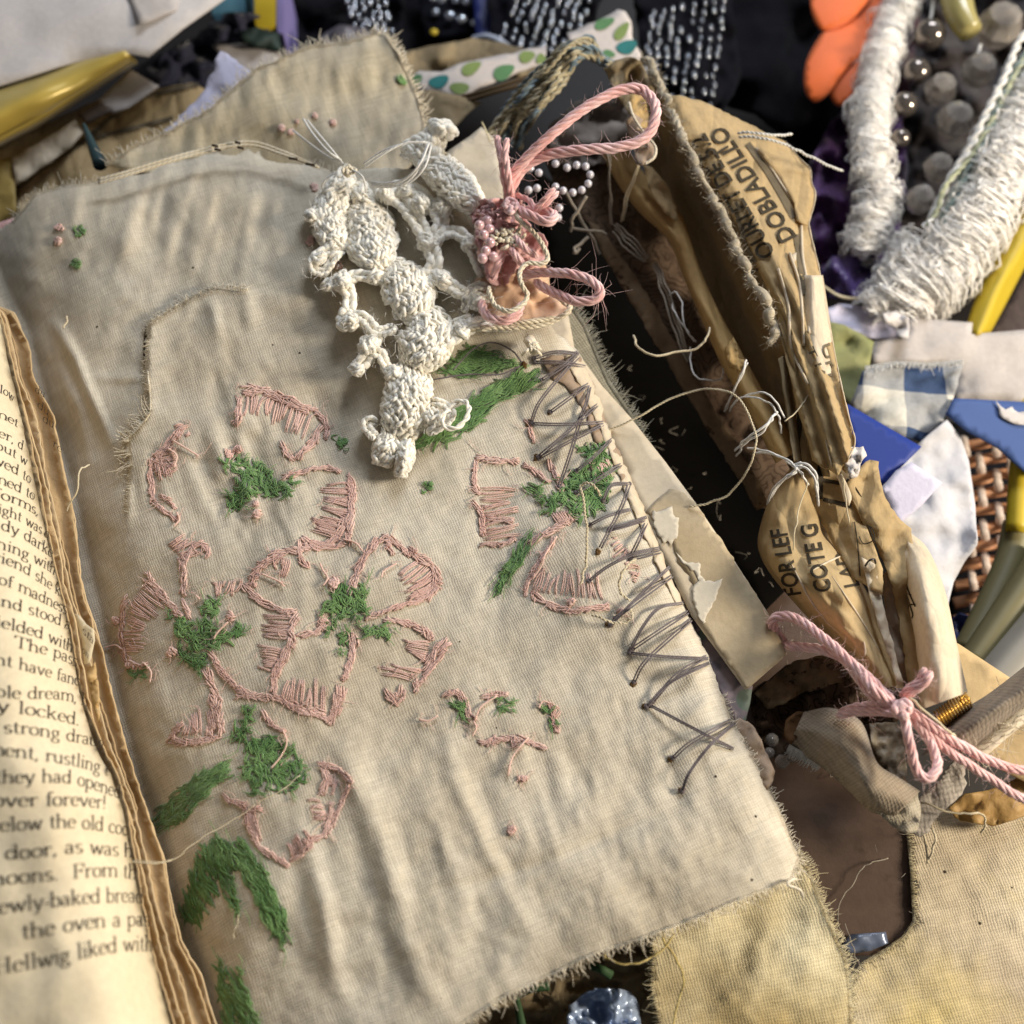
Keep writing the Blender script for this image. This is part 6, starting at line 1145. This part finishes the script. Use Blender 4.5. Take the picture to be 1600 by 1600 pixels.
sheet('lavender_paper', [(345, 82), (356, 86), (392, 110), (372, 134), (330, 170), (296, 200), (248, 222), (258, 204), (280, 182), (320, 140), (324, 122), (336, 110), (336, 92)], fz(-.14, .01, 40, 58), LAV, step=7, jag=2.5, solid=.004, label='torn lavender paper scrap left of the cloth flap', cat='paper')
def box(name, poly, z0, z1, mat, label, cat):
    p = resample(np.array(poly+[poly[0]], float), 14)[:-1]; n = len(p); top = P(p[:, 0], p[:, 1], z1); bot = top.copy(); bot[:, 2] = z0
    c = top.mean(0); ins = top+(c-top)*.03; top[:, 2] -= .006
    mb = MB(); mb.add(np.vstack([ins, top, bot]), [list(range(n))[::-1]]+[[i, (i+1) % n, n+(i+1) % n, n+i] for i in range(n)]+[[n+i, n+(i+1) % n, 2*n+(i+1) % n, 2*n+i] for i in range(n)])
    build(mb, name, mat, label=label, cat=cat, smooth=False)
box('teal_box', [(336, -60), (382, -60), (383, 46), (352, 50), (330, 26)], -.9, -.45, TEAL, 'small teal box at the top edge left of the yellow box', 'box')
box('yellow_box', [(396, -60), (432, -60), (431, 42), (398, 46)], -.9, -.42, YEL, 'yellow box at the top edge behind the cloth flap', 'box')
box('lilac_book', [(433, -60), (444, -60), (443, 58), (432, 50)], -.9, -.42, LILAC, 'thin lilac book standing right of the yellow box', 'book')
sheet('green_pouch', [(372, 50), (400, 42), (436, 52), (440, 80), (390, 74)], fz(-.38, .02, 20, 59), DGREEN, step=8, solid=.004, label='dark green pouch in front of the yellow box', cat='pouch')
sheet('black_wrap', [(440, -80), (900, -80), (880, 60), (760, 110), (640, 100), (560, 70), (440, 90)], fz(-.62, .06, 40, 60), DARK, step=14, solid=.004, label='black cloth lying behind the cloth flap at the top edge', cat='cloth')
sheet('grey_pebble_wrap', [(500, 56), (530, 38), (570, 44), (590, 56), (570, 76), (520, 80)], fz(-.45, .03, 24, 66), mat_plain('grey_wrap', (.11, .10, .115), .4, .5, 0, 0, .3, 20, .3), step=7, solid=.004, label='grey plastic wrap bump just above the cloth flap edge', cat='plastic')
def beads(name, rows, r, z, label, mat=SILVER, base=None, sc=(.7, 1.5, .7)):
    t = thing(name, rows[0][0][0], rows[0][0][1], z, label, 'beaded cloth')
    if base: sheet('backing', base, fz(z-.04, .03, 30, 67), mat_plain('backing_cloth', (.007, .007, .010), .8, .02, 0, 0, .4, 20, .4), t, step=9, jag=2, solid=.004)
    for a, b, n in rows:
        for k in range(n):
            if rng.random() < .12: continue
            f = (k+rng.uniform(-.2, .2))/max(1, n-1); u = a[0]+(b[0]-a[0])*f+rng.normal()*1.6; v = a[1]+(b[1]-a[1])*f; zz = z+rng.uniform(-.02, .03); mb = MB(); mb.ball(P(u, v, zz), r*rng.uniform(.75, 1.2)*float(px(v, zz)), 10, sc); build(mb, 'silver_bead', mat, t)
beads('silver_mesh', [((540+k*12, -6), (556+k*11, 48), 7) for k in range(6)], 4.2, -.5, 'cluster of silver beads above the cloth flap tip', base=[(520, -40), (640, -40), (626, 50), (560, 56)])
beads('beaded_cloth', [((812+k*16, -10), (776+k*17, 78), 10) for k in range(8)], 5.0, -.42, 'dark cloth with rows of silver beads left of the leaf print scrap', base=[(760, -60), (960, -60), (920, 60), (880, 84), (800, 96), (770, 90)])
beads('beaded_cloth', [((1020+k*16, 20-k*3), (1004+k*15, 150+k*4), 13) for k in range(8)], 5.0, -.40, 'dark cloth with rows of silver beads right of the leaf print scrap', base=[(985, -20), (1140, -30), (1160, 120), (1120, 190), (1060, 170), (1010, 130)])
beads('glass_lumps', [((672, -4), (790, 10), 7), ((680, 20), (740, 36), 4)], 8, -.55, 'shiny glass lumps on black cloth at the top edge', SILVER, [(650, -50), (760, -50), (740, 56), (660, 60)], (1, 1, .8))
mb = MB(); mb.ball(P(678, 50, -.45), .012, 12, (1, 1, .5)); build(mb, 'yellow_bead', YEL, label='single yellow bead above the brown paper', cat='bead')
sheet('blue_card', [(735, -60), (830, -60), (806, 20), (788, 64), (744, 58)], -.5, mat_plain('royal_blue_card', (.012, .022, .14), .5, .4), step=12, solid=.006, label='royal blue card at the top edge left of the beaded cloth', cat='card')
mb = MB(); V, r = wire([(738, 60, -.42), (760, 56, -.40), (782, 64, -.40), (798, 76, -.42)], 5); mb.tube(V, r, 8, flat=.6); build(mb, 'pale_plate', mat_plain('pale_blue_rim', (.40, .44, .55), .4, .5), label='pale curved rim below the royal blue card', cat='rim')
sheet('brown_paper', [(622, 84), (680, 70), (740, 60), (790, 68), (832, 82), (840, 120), (720, 125), (640, 122)], fz(-.34, .02, 30, 68), TISSUED, step=9, jag=1.5, solid=.003, label='brown paper sheet behind the leaf printed strip', cat='paper')
def leafpaper(poly, leaves, z, label):
    t = thing('leaf_print_paper', poly[0][0], poly[0][1], z, label, 'printed paper'); s = sheet('paper', poly, z, LEAFP, t, step=10, jag=1.6, solid=.004)
    for k, (cx, cy, a, b, ang, mt) in enumerate(leaves):
        th = np.linspace(0, 2*math.pi, 14, endpoint=False); x = a*np.cos(th); y = b*np.sin(th)*(1-.35*np.cos(th)); c, s_ = math.cos(ang), math.sin(ang)
        pl = [(cx+p*c-q*s_, cy+p*s_+q*c) for p, q in zip(x, y)]; mb = MB(); q = np.array(pl); mb.add(P(q[:, 0], q[:, 1], z+.0025), [list(range(14))]); build(mb, 'leaf_mark', mt, s, smooth=False)
leafpaper([(636, 122), (655, 112), (690, 112), (720, 98), (760, 92), (800, 82), (828, 76), (856, 72), (852, 98), (820, 108), (780, 124), (740, 140), (724, 152), (700, 148), (655, 140)], [(648, 126, 9, 13, 1.2, LEAFG), (686, 128, 10, 16, 1.3, LEAFT), (737, 106, 17, 9, -.5, LEAFY), (718, 138, 9, 15, 1.6, LEAFY), (788, 112, 18, 11, -.5, LEAFG), (824, 88, 13, 9, -.3, LEAFY), (846, 92, 8, 8, .4, LEAFY)], -.26, 'strip of leaf printed paper right of the cloth flap')
leafpaper([(886, 52), (930, 34), (966, 15), (976, 18), (986, 34), (990, 66), (1002, 84), (1000, 100), (960, 104), (920, 90), (890, 70)], [(945, 36, 17, 8, -.4, LEAFG), (972, 48, 17, 8, -.9, LEAFY), (980, 74, 11, 16, 1.3, LEAFT), (952, 84, 10, 6, .2, LEAFG)], -.22, 'pointed scrap of leaf printed paper behind the blue yarn')
sheet('tan_corner', [(652, 146), (672, 140), (720, 150), (752, 160), (728, 180), (706, 205), (680, 195), (662, 180)], fz(-.2, .01, 30, 69), TISSUED, step=8, solid=.003, label='tan paper corner behind the white crochet knob', cat='paper')
for k, l in enumerate([[(722, 152, -.2), (770, 138, -.18), (830, 118, -.18)], [(730, 158, -.2), (780, 142, -.18), (834, 126, -.18)]]):
    mb = MB(); V, r = wire(l, 3.5); mb.tube(V, r, 6); build(mb, 'brown_string', mat_plain('brown_cord', (.10, .065, .03), .7, .3), label=['upper brown cord crossing below the leaf printed strip', 'lower brown cord crossing below the leaf printed strip'][k], cat='cord')
by = thing('blue_yarn', 870, 120, -.1, 'blue and straw coloured yarn hank curving behind the pink yarn loop', 'yarn')
g2 = np.random.default_rng(3); STR = mat_yarn('straw_yarn', (.46, .40, .26), (.34, .29, .19), 6, .7, .3, 18)
for k in range(26):
    o = g2.uniform(-26, 26); o2 = g2.uniform(-10, 10); a = o*.6; pts = [(946+o*.3, 96+abs(o)*.3, -.06), (922, 76+o*.5, -.02), (890+o*.4, 82+o*.5, -.0), (862+o*.7, 118+o*.6, -.02), (826+o*.7, 160+o*.7, -.05), (798+o, 192+o2, -.10), (786+o*1.2, 226+o2, -.14)]
    pts = [(p[0]+g2.normal()*4, p[1]+g2.normal()*4, p[2]+g2.uniform(-.03, .05)) for p in pts]; mb = MB(); V, r = wire(pts, g2.uniform(3.4, 5.4)); mb.plied(V, float(r[0]), 2, 7, 5); build(mb, 'yarn_strand', BLUEY if k % 5 < 2 else STR, by)
# ================================================================== behind: right
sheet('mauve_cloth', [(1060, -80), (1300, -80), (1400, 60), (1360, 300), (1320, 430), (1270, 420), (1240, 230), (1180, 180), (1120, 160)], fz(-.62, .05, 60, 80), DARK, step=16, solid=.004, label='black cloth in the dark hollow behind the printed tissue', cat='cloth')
sheet('purple_cloth', [(1256, 270), (1300, 190), (1340, 150), (1400, 120), (1420, 260), (1400, 400), (1350, 450), (1290, 440), (1268, 380)], fz(-.52, .09, 34, 81), PURP, step=9, solid=.004, label='crumpled purple cloth between printed tissue and white braid', cat='cloth')
sheet('mauve_lining', [(1310, 90), (1400, 20), (1440, 0), (1420, 160), (1380, 280), (1330, 260)], fz(-.50, .05, 34, 82), MAUVE, step=9, solid=.004, label='dark mauve cloth behind the orange petals', cat='cloth')
sheet('dark_cloth', [(1380, -80), (1700, -80), (1700, 200), (1600, 330), (1500, 470), (1400, 480), (1370, 300), (1400, 120)], fz(-.60, .07, 40, 93), mat_plain('dark_brown_cloth', (.020, .014, .015), .7, .3, 0, .15, .5, 12, .6), step=10, solid=.004, label='crumpled dark brown cloth behind the crystals at the right', cat='cloth')
op = thing('orange_petals', 1310, 80, -.4, 'bright orange felt petals at the top edge', 'flower')
for c_ in ([(1266, 0), (1280, -40), (1330, -70), (1370, -30), (1340, 20), (1300, 44), (1278, 40)], [(1256, 124), (1262, 90), (1286, 50), (1320, 20), (1370, -10), (1396, 0), (1370, 60), (1320, 110), (1296, 144), (1274, 158), (1260, 146)], [(1296, 140), (1320, 100), (1360, 60), (1392, 20), (1404, 30), (1370, 90), (1330, 150), (1310, 164)]):
    q = cr(c_, 6, True); zz = -.36-.012*len(op.children); cx, cy = q.mean(0); sheet('petal', [tuple(x) for x in q], lambda u, v, zz=zz, cx=cx, cy=cy: zz-.0000035*((np.asarray(u)-cx)**2+(np.asarray(v)-cy)**2)*1.2, ORANGE, op, step=8, solid=.008)
def braid(name, path, R, label, n=1700):
    t = thing(name, path[0][0], path[0][1], path[0][2], label, 'braid'); mb = MB(); V, r = wire(path, R*.84); mb.plied(V, float(r[0]), 3, 5, 10); build(mb, 'braid_core', FLUFF, t)
    mb = MB(); c = cr(path, 12); R3 = R*float(px(c[0, 1], c[0, 2]))
    for k in range(n):
        i = rng.integers(0, len(V)-1); d = V[min(i+1, len(V)-1)]-V[max(i-1, 0)]; d /= np.linalg.norm(d); e1 = np.cross(d, [0, .3, 1]); e1 /= np.linalg.norm(e1); e2 = np.cross(d, e1)
        a0 = rng.uniform(0, 6.28); sp = rng.uniform(.8, 2.6); adv = rng.normal()*.45; lo = .35 if k % 4 == 0 else .08; f = np.linspace(0, 1, 7)
        rad = R3*(rng.uniform(.86, 1.06)+lo*np.sin(math.pi*f)*rng.uniform(.3, 2)); an = a0+sp*f+.25*np.sin(f*9+a0); q = V[i]+(np.cos(an)*rad)[:, None]*e1+(np.sin(an)*rad)[:, None]*e2+d*R3*(adv*f+.18*np.sin(f*7+a0*3))[:, None]
        mb.tube(q, R3*rng.uniform(.018, .05)*np.array([.5, 1, 1, 1, 1, .9, .4]), 4, caps=False)
    build(mb, 'fluffy_fibres', FLUFF, t)
braid('white_braid', [(1424, -30, -.38), (1400, 20, -.38), (1378, 80, -.38), (1364, 140, -.37), (1358, 200, -.36), (1362, 260, -.36), (1370, 310, -.37), (1360, 350, -.38), (1344, 400, -.40)], 24, 'fluffy white braid hanging left of the grey round beads')
braid('white_braid', [(1640, 110, -.32), (1600, 200, -.32), (1570, 260, -.32), (1536, 320, -.33), (1500, 380, -.34), (1470, 420, -.36), (1430, 450, -.38), (1390, 490, -.40)], 40, 'thick fluffy white braid slanting down beside the yellow strip', 2600)
braid('cream_lace', [(1420, 380, -.36), (1400, 430, -.37), (1380, 470, -.38), (1352, 490, -.38)], 24, 'frayed cream lace bunch below the crystal beads', 1000)
for k, (u, v, r_, mt, lab) in enumerate([(1453, 54, 24, STEEL, 'uppermost grey mirror bead beside the white braid'), (1432, 112, 21, STEEL, 'second grey mirror bead from the top beside the white braid'), (1413, 164, 20, STEEL, 'third grey mirror bead from the top beside the white braid'), (1407, 216, 15, STEEL, 'lowest and smallest grey mirror bead touching the white braid'),
    (1562, 40, 36, CRYST, 'largest clear crystal at the top right corner'), (1530, 110, 28, CRYST, 'clear crystal drop with bright facet below the largest crystal'), (1492, 188, 30, CRYST, 'clear crystal halfway down the strand'), (1466, 262, 24, CRYST, 'dim crystal below the halfway crystal'), (1438, 312, 24, CRYST, 'lowest clear crystal above the cream lace bunch'), (1470, 140, 26, CRYST, 'shadowed crystal behind the grey mirror beads')]):
    mb = MB(); mb.ball(P(u, v, -.36), r_*float(px(v, -.36)), 24 if mt is STEEL else 9, (1, 1, .95)); o = build(mb, 'mirror_bead' if mt is STEEL else 'crystal_bead', mt, label=lab, cat='bead', group='grey mirror beads on a strand' if mt is STEEL else 'clear crystals on a strand', smooth=mt is STEEL)
for k, (l, lab) in enumerate([([(1458, 0, -.38), (1456, 20, -.36), (1453, 32, -.36)], 'white loop of thread above the uppermost grey mirror bead'), ([(1532, 70, -.36), (1528, 84, -.36)], 'short thread between the two upper crystals')]):
    mb = MB(); V, r = wire(l, 2.4); mb.tube(V, r, 6); build(mb, 'bead_thread', WTHREAD, label=lab, cat='thread')
mb = MB(); V, r = wire([(1488, -40, -.33), (1500, 20, -.32), (1516, 50, -.32)], 26); mb.tube(V, r*np.linspace(1, .7, len(V)), 12); build(mb, 'yellow_glass', mat_glass('yellow_glass', (.62, .54, .22), .2, .4), label='pale yellow glass piece left of the largest crystal', cat='glass')
for k, (l, r_, mt, lab) in enumerate([([(1640, 20, -.26), (1596, 60, -.26), (1570, 120, -.26), (1540, 180, -.27), (1516, 230, -.28), (1484, 280, -.29), (1460, 330, -.30), (1450, 350, -.31)], 6, WTHREAD, 'white knotted cord slanting past the crystals'), ([(1620, 70, -.28), (1580, 120, -.28), (1552, 180, -.28), (1530, 230, -.29), (1500, 290, -.30), (1470, 360, -.31)], 9, mat_yarn('grey_green_cord', (.16, .21, .19), (.28, .33, .33), 5, .5), 'grey green cord running beside the white knotted cord'),
    ([(1600, 90, -.27), (1564, 160, -.27), (1520, 240, -.28), (1478, 290, -.28), (1464, 330, -.29), (1448, 352, -.30)], 4, mat_yarn('pale_green_cord', (.50, .52, .36), (.44, .46, .30), 6, .5), 'pale green cord below the crystal strand')]):
    mb = MB(); V, rr = wire(l, r_); mb.plied(V, float(rr[0]), 2, 8, 6); build(mb, 'slanting_string', mt, label=lab, cat='cord')
sheet('navy_pouch', [(1280, 430), (1300, 400), (1360, 396), (1400, 420), (1380, 450), (1340, 470), (1290, 466)], fz(-.42, .04, 30, 83), mat_plain('violet_pouch', (.07, .035, .17), .4, .5, 0, .2, .4, 8, .4), step=8, solid=.004, label='shiny violet pouch below the white braid end', cat='pouch')
mb = MB(); V, r = wire([(1284, 446, -.36), (1310, 462, -.36), (1340, 466, -.36), (1370, 456, -.36)], 2.5); mb.tube(V, r, 6); build(mb, 'pouch_piping', THREAD, label='cream piping along the bottom of the violet pouch', cat='piping')
build(Loft([(1590, 330), (1556, 400), (1526, 460), (1506, 520)], [(1680, 250), (1620, 380), (1580, 460), (1546, 524)], [-.38]*2, [-.38]*2, [.05, .05], 30, 12, .01, .1, 84, 'sin').mb(), 'yellow_strip', YEL, label='yellow strip slanting beside the thick white braid', cat='strip', solid=.006)
sheet('brown_mat', [(1540, 520), (1580, 460), (1640, 360), (1700, 380), (1700, 540)], -.5, mat_plain('dark_woven_mat', (.07, .05, .045), .7, .3, 0, 0, .6, 40, .5), step=14, solid=.006, label='dark woven mat behind the yellow strip at the right edge', cat='mat')
sheet('white_paper_slip', [(1288, 484), (1310, 474), (1360, 480), (1420, 492), (1422, 530), (1360, 528), (1300, 510)], fz(-.37, .012, 40, 85), LAV, step=8, jag=1, solid=.004, label='bluish white paper slip under the violet pouch', cat='paper')
sheet('curled_paper', [(1380, 490), (1400, 486), (1420, 496), (1420, 528), (1404, 530), (1400, 512), (1384, 504)], fz(-.31, .02, 16, 86), WHITEP, step=6, solid=.004, label='curled white paper corner beside the grey paper', cat='paper')
sheet('grey_folder', [(1362, 534), (1420, 526), (1420, 496), (1520, 504), (1518, 522), (1640, 512), (1640, 632), (1490, 622), (1496, 574), (1440, 566), (1364, 568)], fz(-.34, .01, 60, 87), GREYP, step=12, solid=.005, label='grey folder paper above the gingham cloth', cat='paper')
sheet('printed_green_paper', [(1286, 500), (1320, 508), (1366, 534), (1360, 566), (1340, 640), (1318, 620), (1300, 560)], fz(-.33, .01, 30, 88), PRINTY, step=9, jag=1, solid=.004, label='green and cream printed paper beside the pale tissue strip', cat='paper')
gg = thing('gingham_cloth', 1420, 620, -.4, 'blue and cream gingham cloth piece with frayed top', 'cloth')
sheet('cloth', [(1350, 578), (1400, 568), (1450, 572), (1504, 566), (1494, 610), (1480, 650), (1440, 690), (1400, 680), (1326, 636)], fz(-.29, .02, 50, 89), GINGHAM, gg, step=9, jag=1.5, solid=.004)
mb = MB(); fray(mb, [(1352, 576), (1400, 568), (1450, 571), (1504, 566)], const(-.28), -1, (3, 9), 1.5, 1, .0, 90); build(mb, 'frayed_edge', WTHREAD, gg)
sheet('blue_paper', [(1318, 632), (1326, 632), (1440, 698), (1378, 760), (1350, 740), (1330, 700)], -.20, BLUEP, step=12, solid=.004, label='royal blue paper triangle right of the tissue rolls', cat='paper')
bf = thing('blue_print', 1560, 680, -.4, 'blue paper printed with white lace at the right edge', 'paper')
sheet('paper', [(1478, 646), (1490, 622), (1640, 630), (1640, 740), (1600, 736), (1560, 700), (1510, 672)], -.28, BLUEF, bf, step=12, solid=.004)
sheet('lace_print', [(1556, 626), (1572, 640), (1580, 634), (1592, 644), (1640, 640), (1640, 662), (1600, 664), (1578, 660), (1564, 650)], -.2745, WHITEP, bf, step=6, jag=2.5, solid=.001)
ws = thing('white_tissue', 1440, 800, -.35, 'crumpled white tissue pad behind the tan flap', 'tissue')
sheet('pad', [(1370, 760), (1400, 730), (1440, 690), (1480, 656), (1500, 680), (1514, 720), (1524, 790), (1526, 850), (1506, 880), (1490, 910), (1480, 950), (1450, 930), (1400, 830)], fz(-.28, .022, 60, 91), mat_paper('white_tissue', (.58, .57, .60), (.50, .50, .54), 5, 60, .7, .3, .1), ws, step=8, solid=.004)
sheet('folded_corner', [(1378, 762), (1400, 735), (1424, 722), (1472, 754), (1440, 790), (1404, 820)], -.19, LAV, step=10, solid=.004, label='white folded paper corner below the royal blue triangle', cat='paper')
bk = thing('woven_basket', 1540, 830, -.7, 'woven cane basket wall with brown and pale strips', 'basket')
sheet('dark_lining', [(1480, 660), (1680, 660), (1680, 1060), (1480, 1040)], -.66, DARK, bk, step=30, solid=.004)
for k in range(13):
    y = 690+k*27; mb = MB(); V, r = wire([(1490, y+10, -.54), (1530, y+2+rng.normal()*2, -.52), (1570, y-4, -.54), (1640, y-8, -.52)], 9.5); mb.tube(V, r, 8, flat=.6); build(mb, 'cane_strip', CANE, bk)
for k in range(5):
    for j in range(6):
        x = 1508+k*24+j*3; y = 700+j*52+(26 if k % 2 else 0); mb = MB(); V, r = wire([(x-2, y-16, -.53), (x, y, -.48), (x+2, y+16, -.53)], 7); mb.tube(V, r, 8, flat=.5); build(mb, 'pale_strip', CANEP, bk)
for k, (l, r_, mt, lab) in enumerate([([(1602, 560+40, -.36), (1598, 690, -.34), (1592, 760, -.33), (1588, 830, -.33)], 16, YEL, 'yellow tube at the right edge in front of the basket'), ([(1590, 820, -.36), (1576, 880, -.36), (1540, 960, -.36), (1510, 1020, -.36)], 22, OLV, 'olive translucent tube below the yellow tube'), ([(1640, 860, -.3), (1600, 920, -.3), (1560, 980, -.3), (1520, 1040, -.3)], 26, OLV, 'second olive tube slanting right of the first'), ([(1680, 900, -.3), (1640, 970, -.28), (1590, 1030, -.28), (1540, 1090, -.28)], 40, GREYT, 'thick grey tube at the right edge above the envelope')]):
    mb = MB(); V, r = wire(l, r_); mb.tube(V, r, 16); build(mb, 'slanting_tube', mt, label=lab, cat='tube')
sheet('blue_bag', [(1470, 980), (1500, 960), (1530, 970), (1520, 1010), (1486, 1010)], fz(-.45, .03, 20, 92), mat_plain('dark_blue_bag', (.02, .03, .12), .5, .4), step=7, solid=.004, label='dark blue bag glimpsed under the white tissue pad', cat='bag')
sheet('pink_corner', [(-40, 360), (-10, 350), (22, 340), (14, 352), (-10, 366)], -.12, PINKC, step=6, solid=.003, label='thin pink scrap at the left edge above the page', cat='paper')
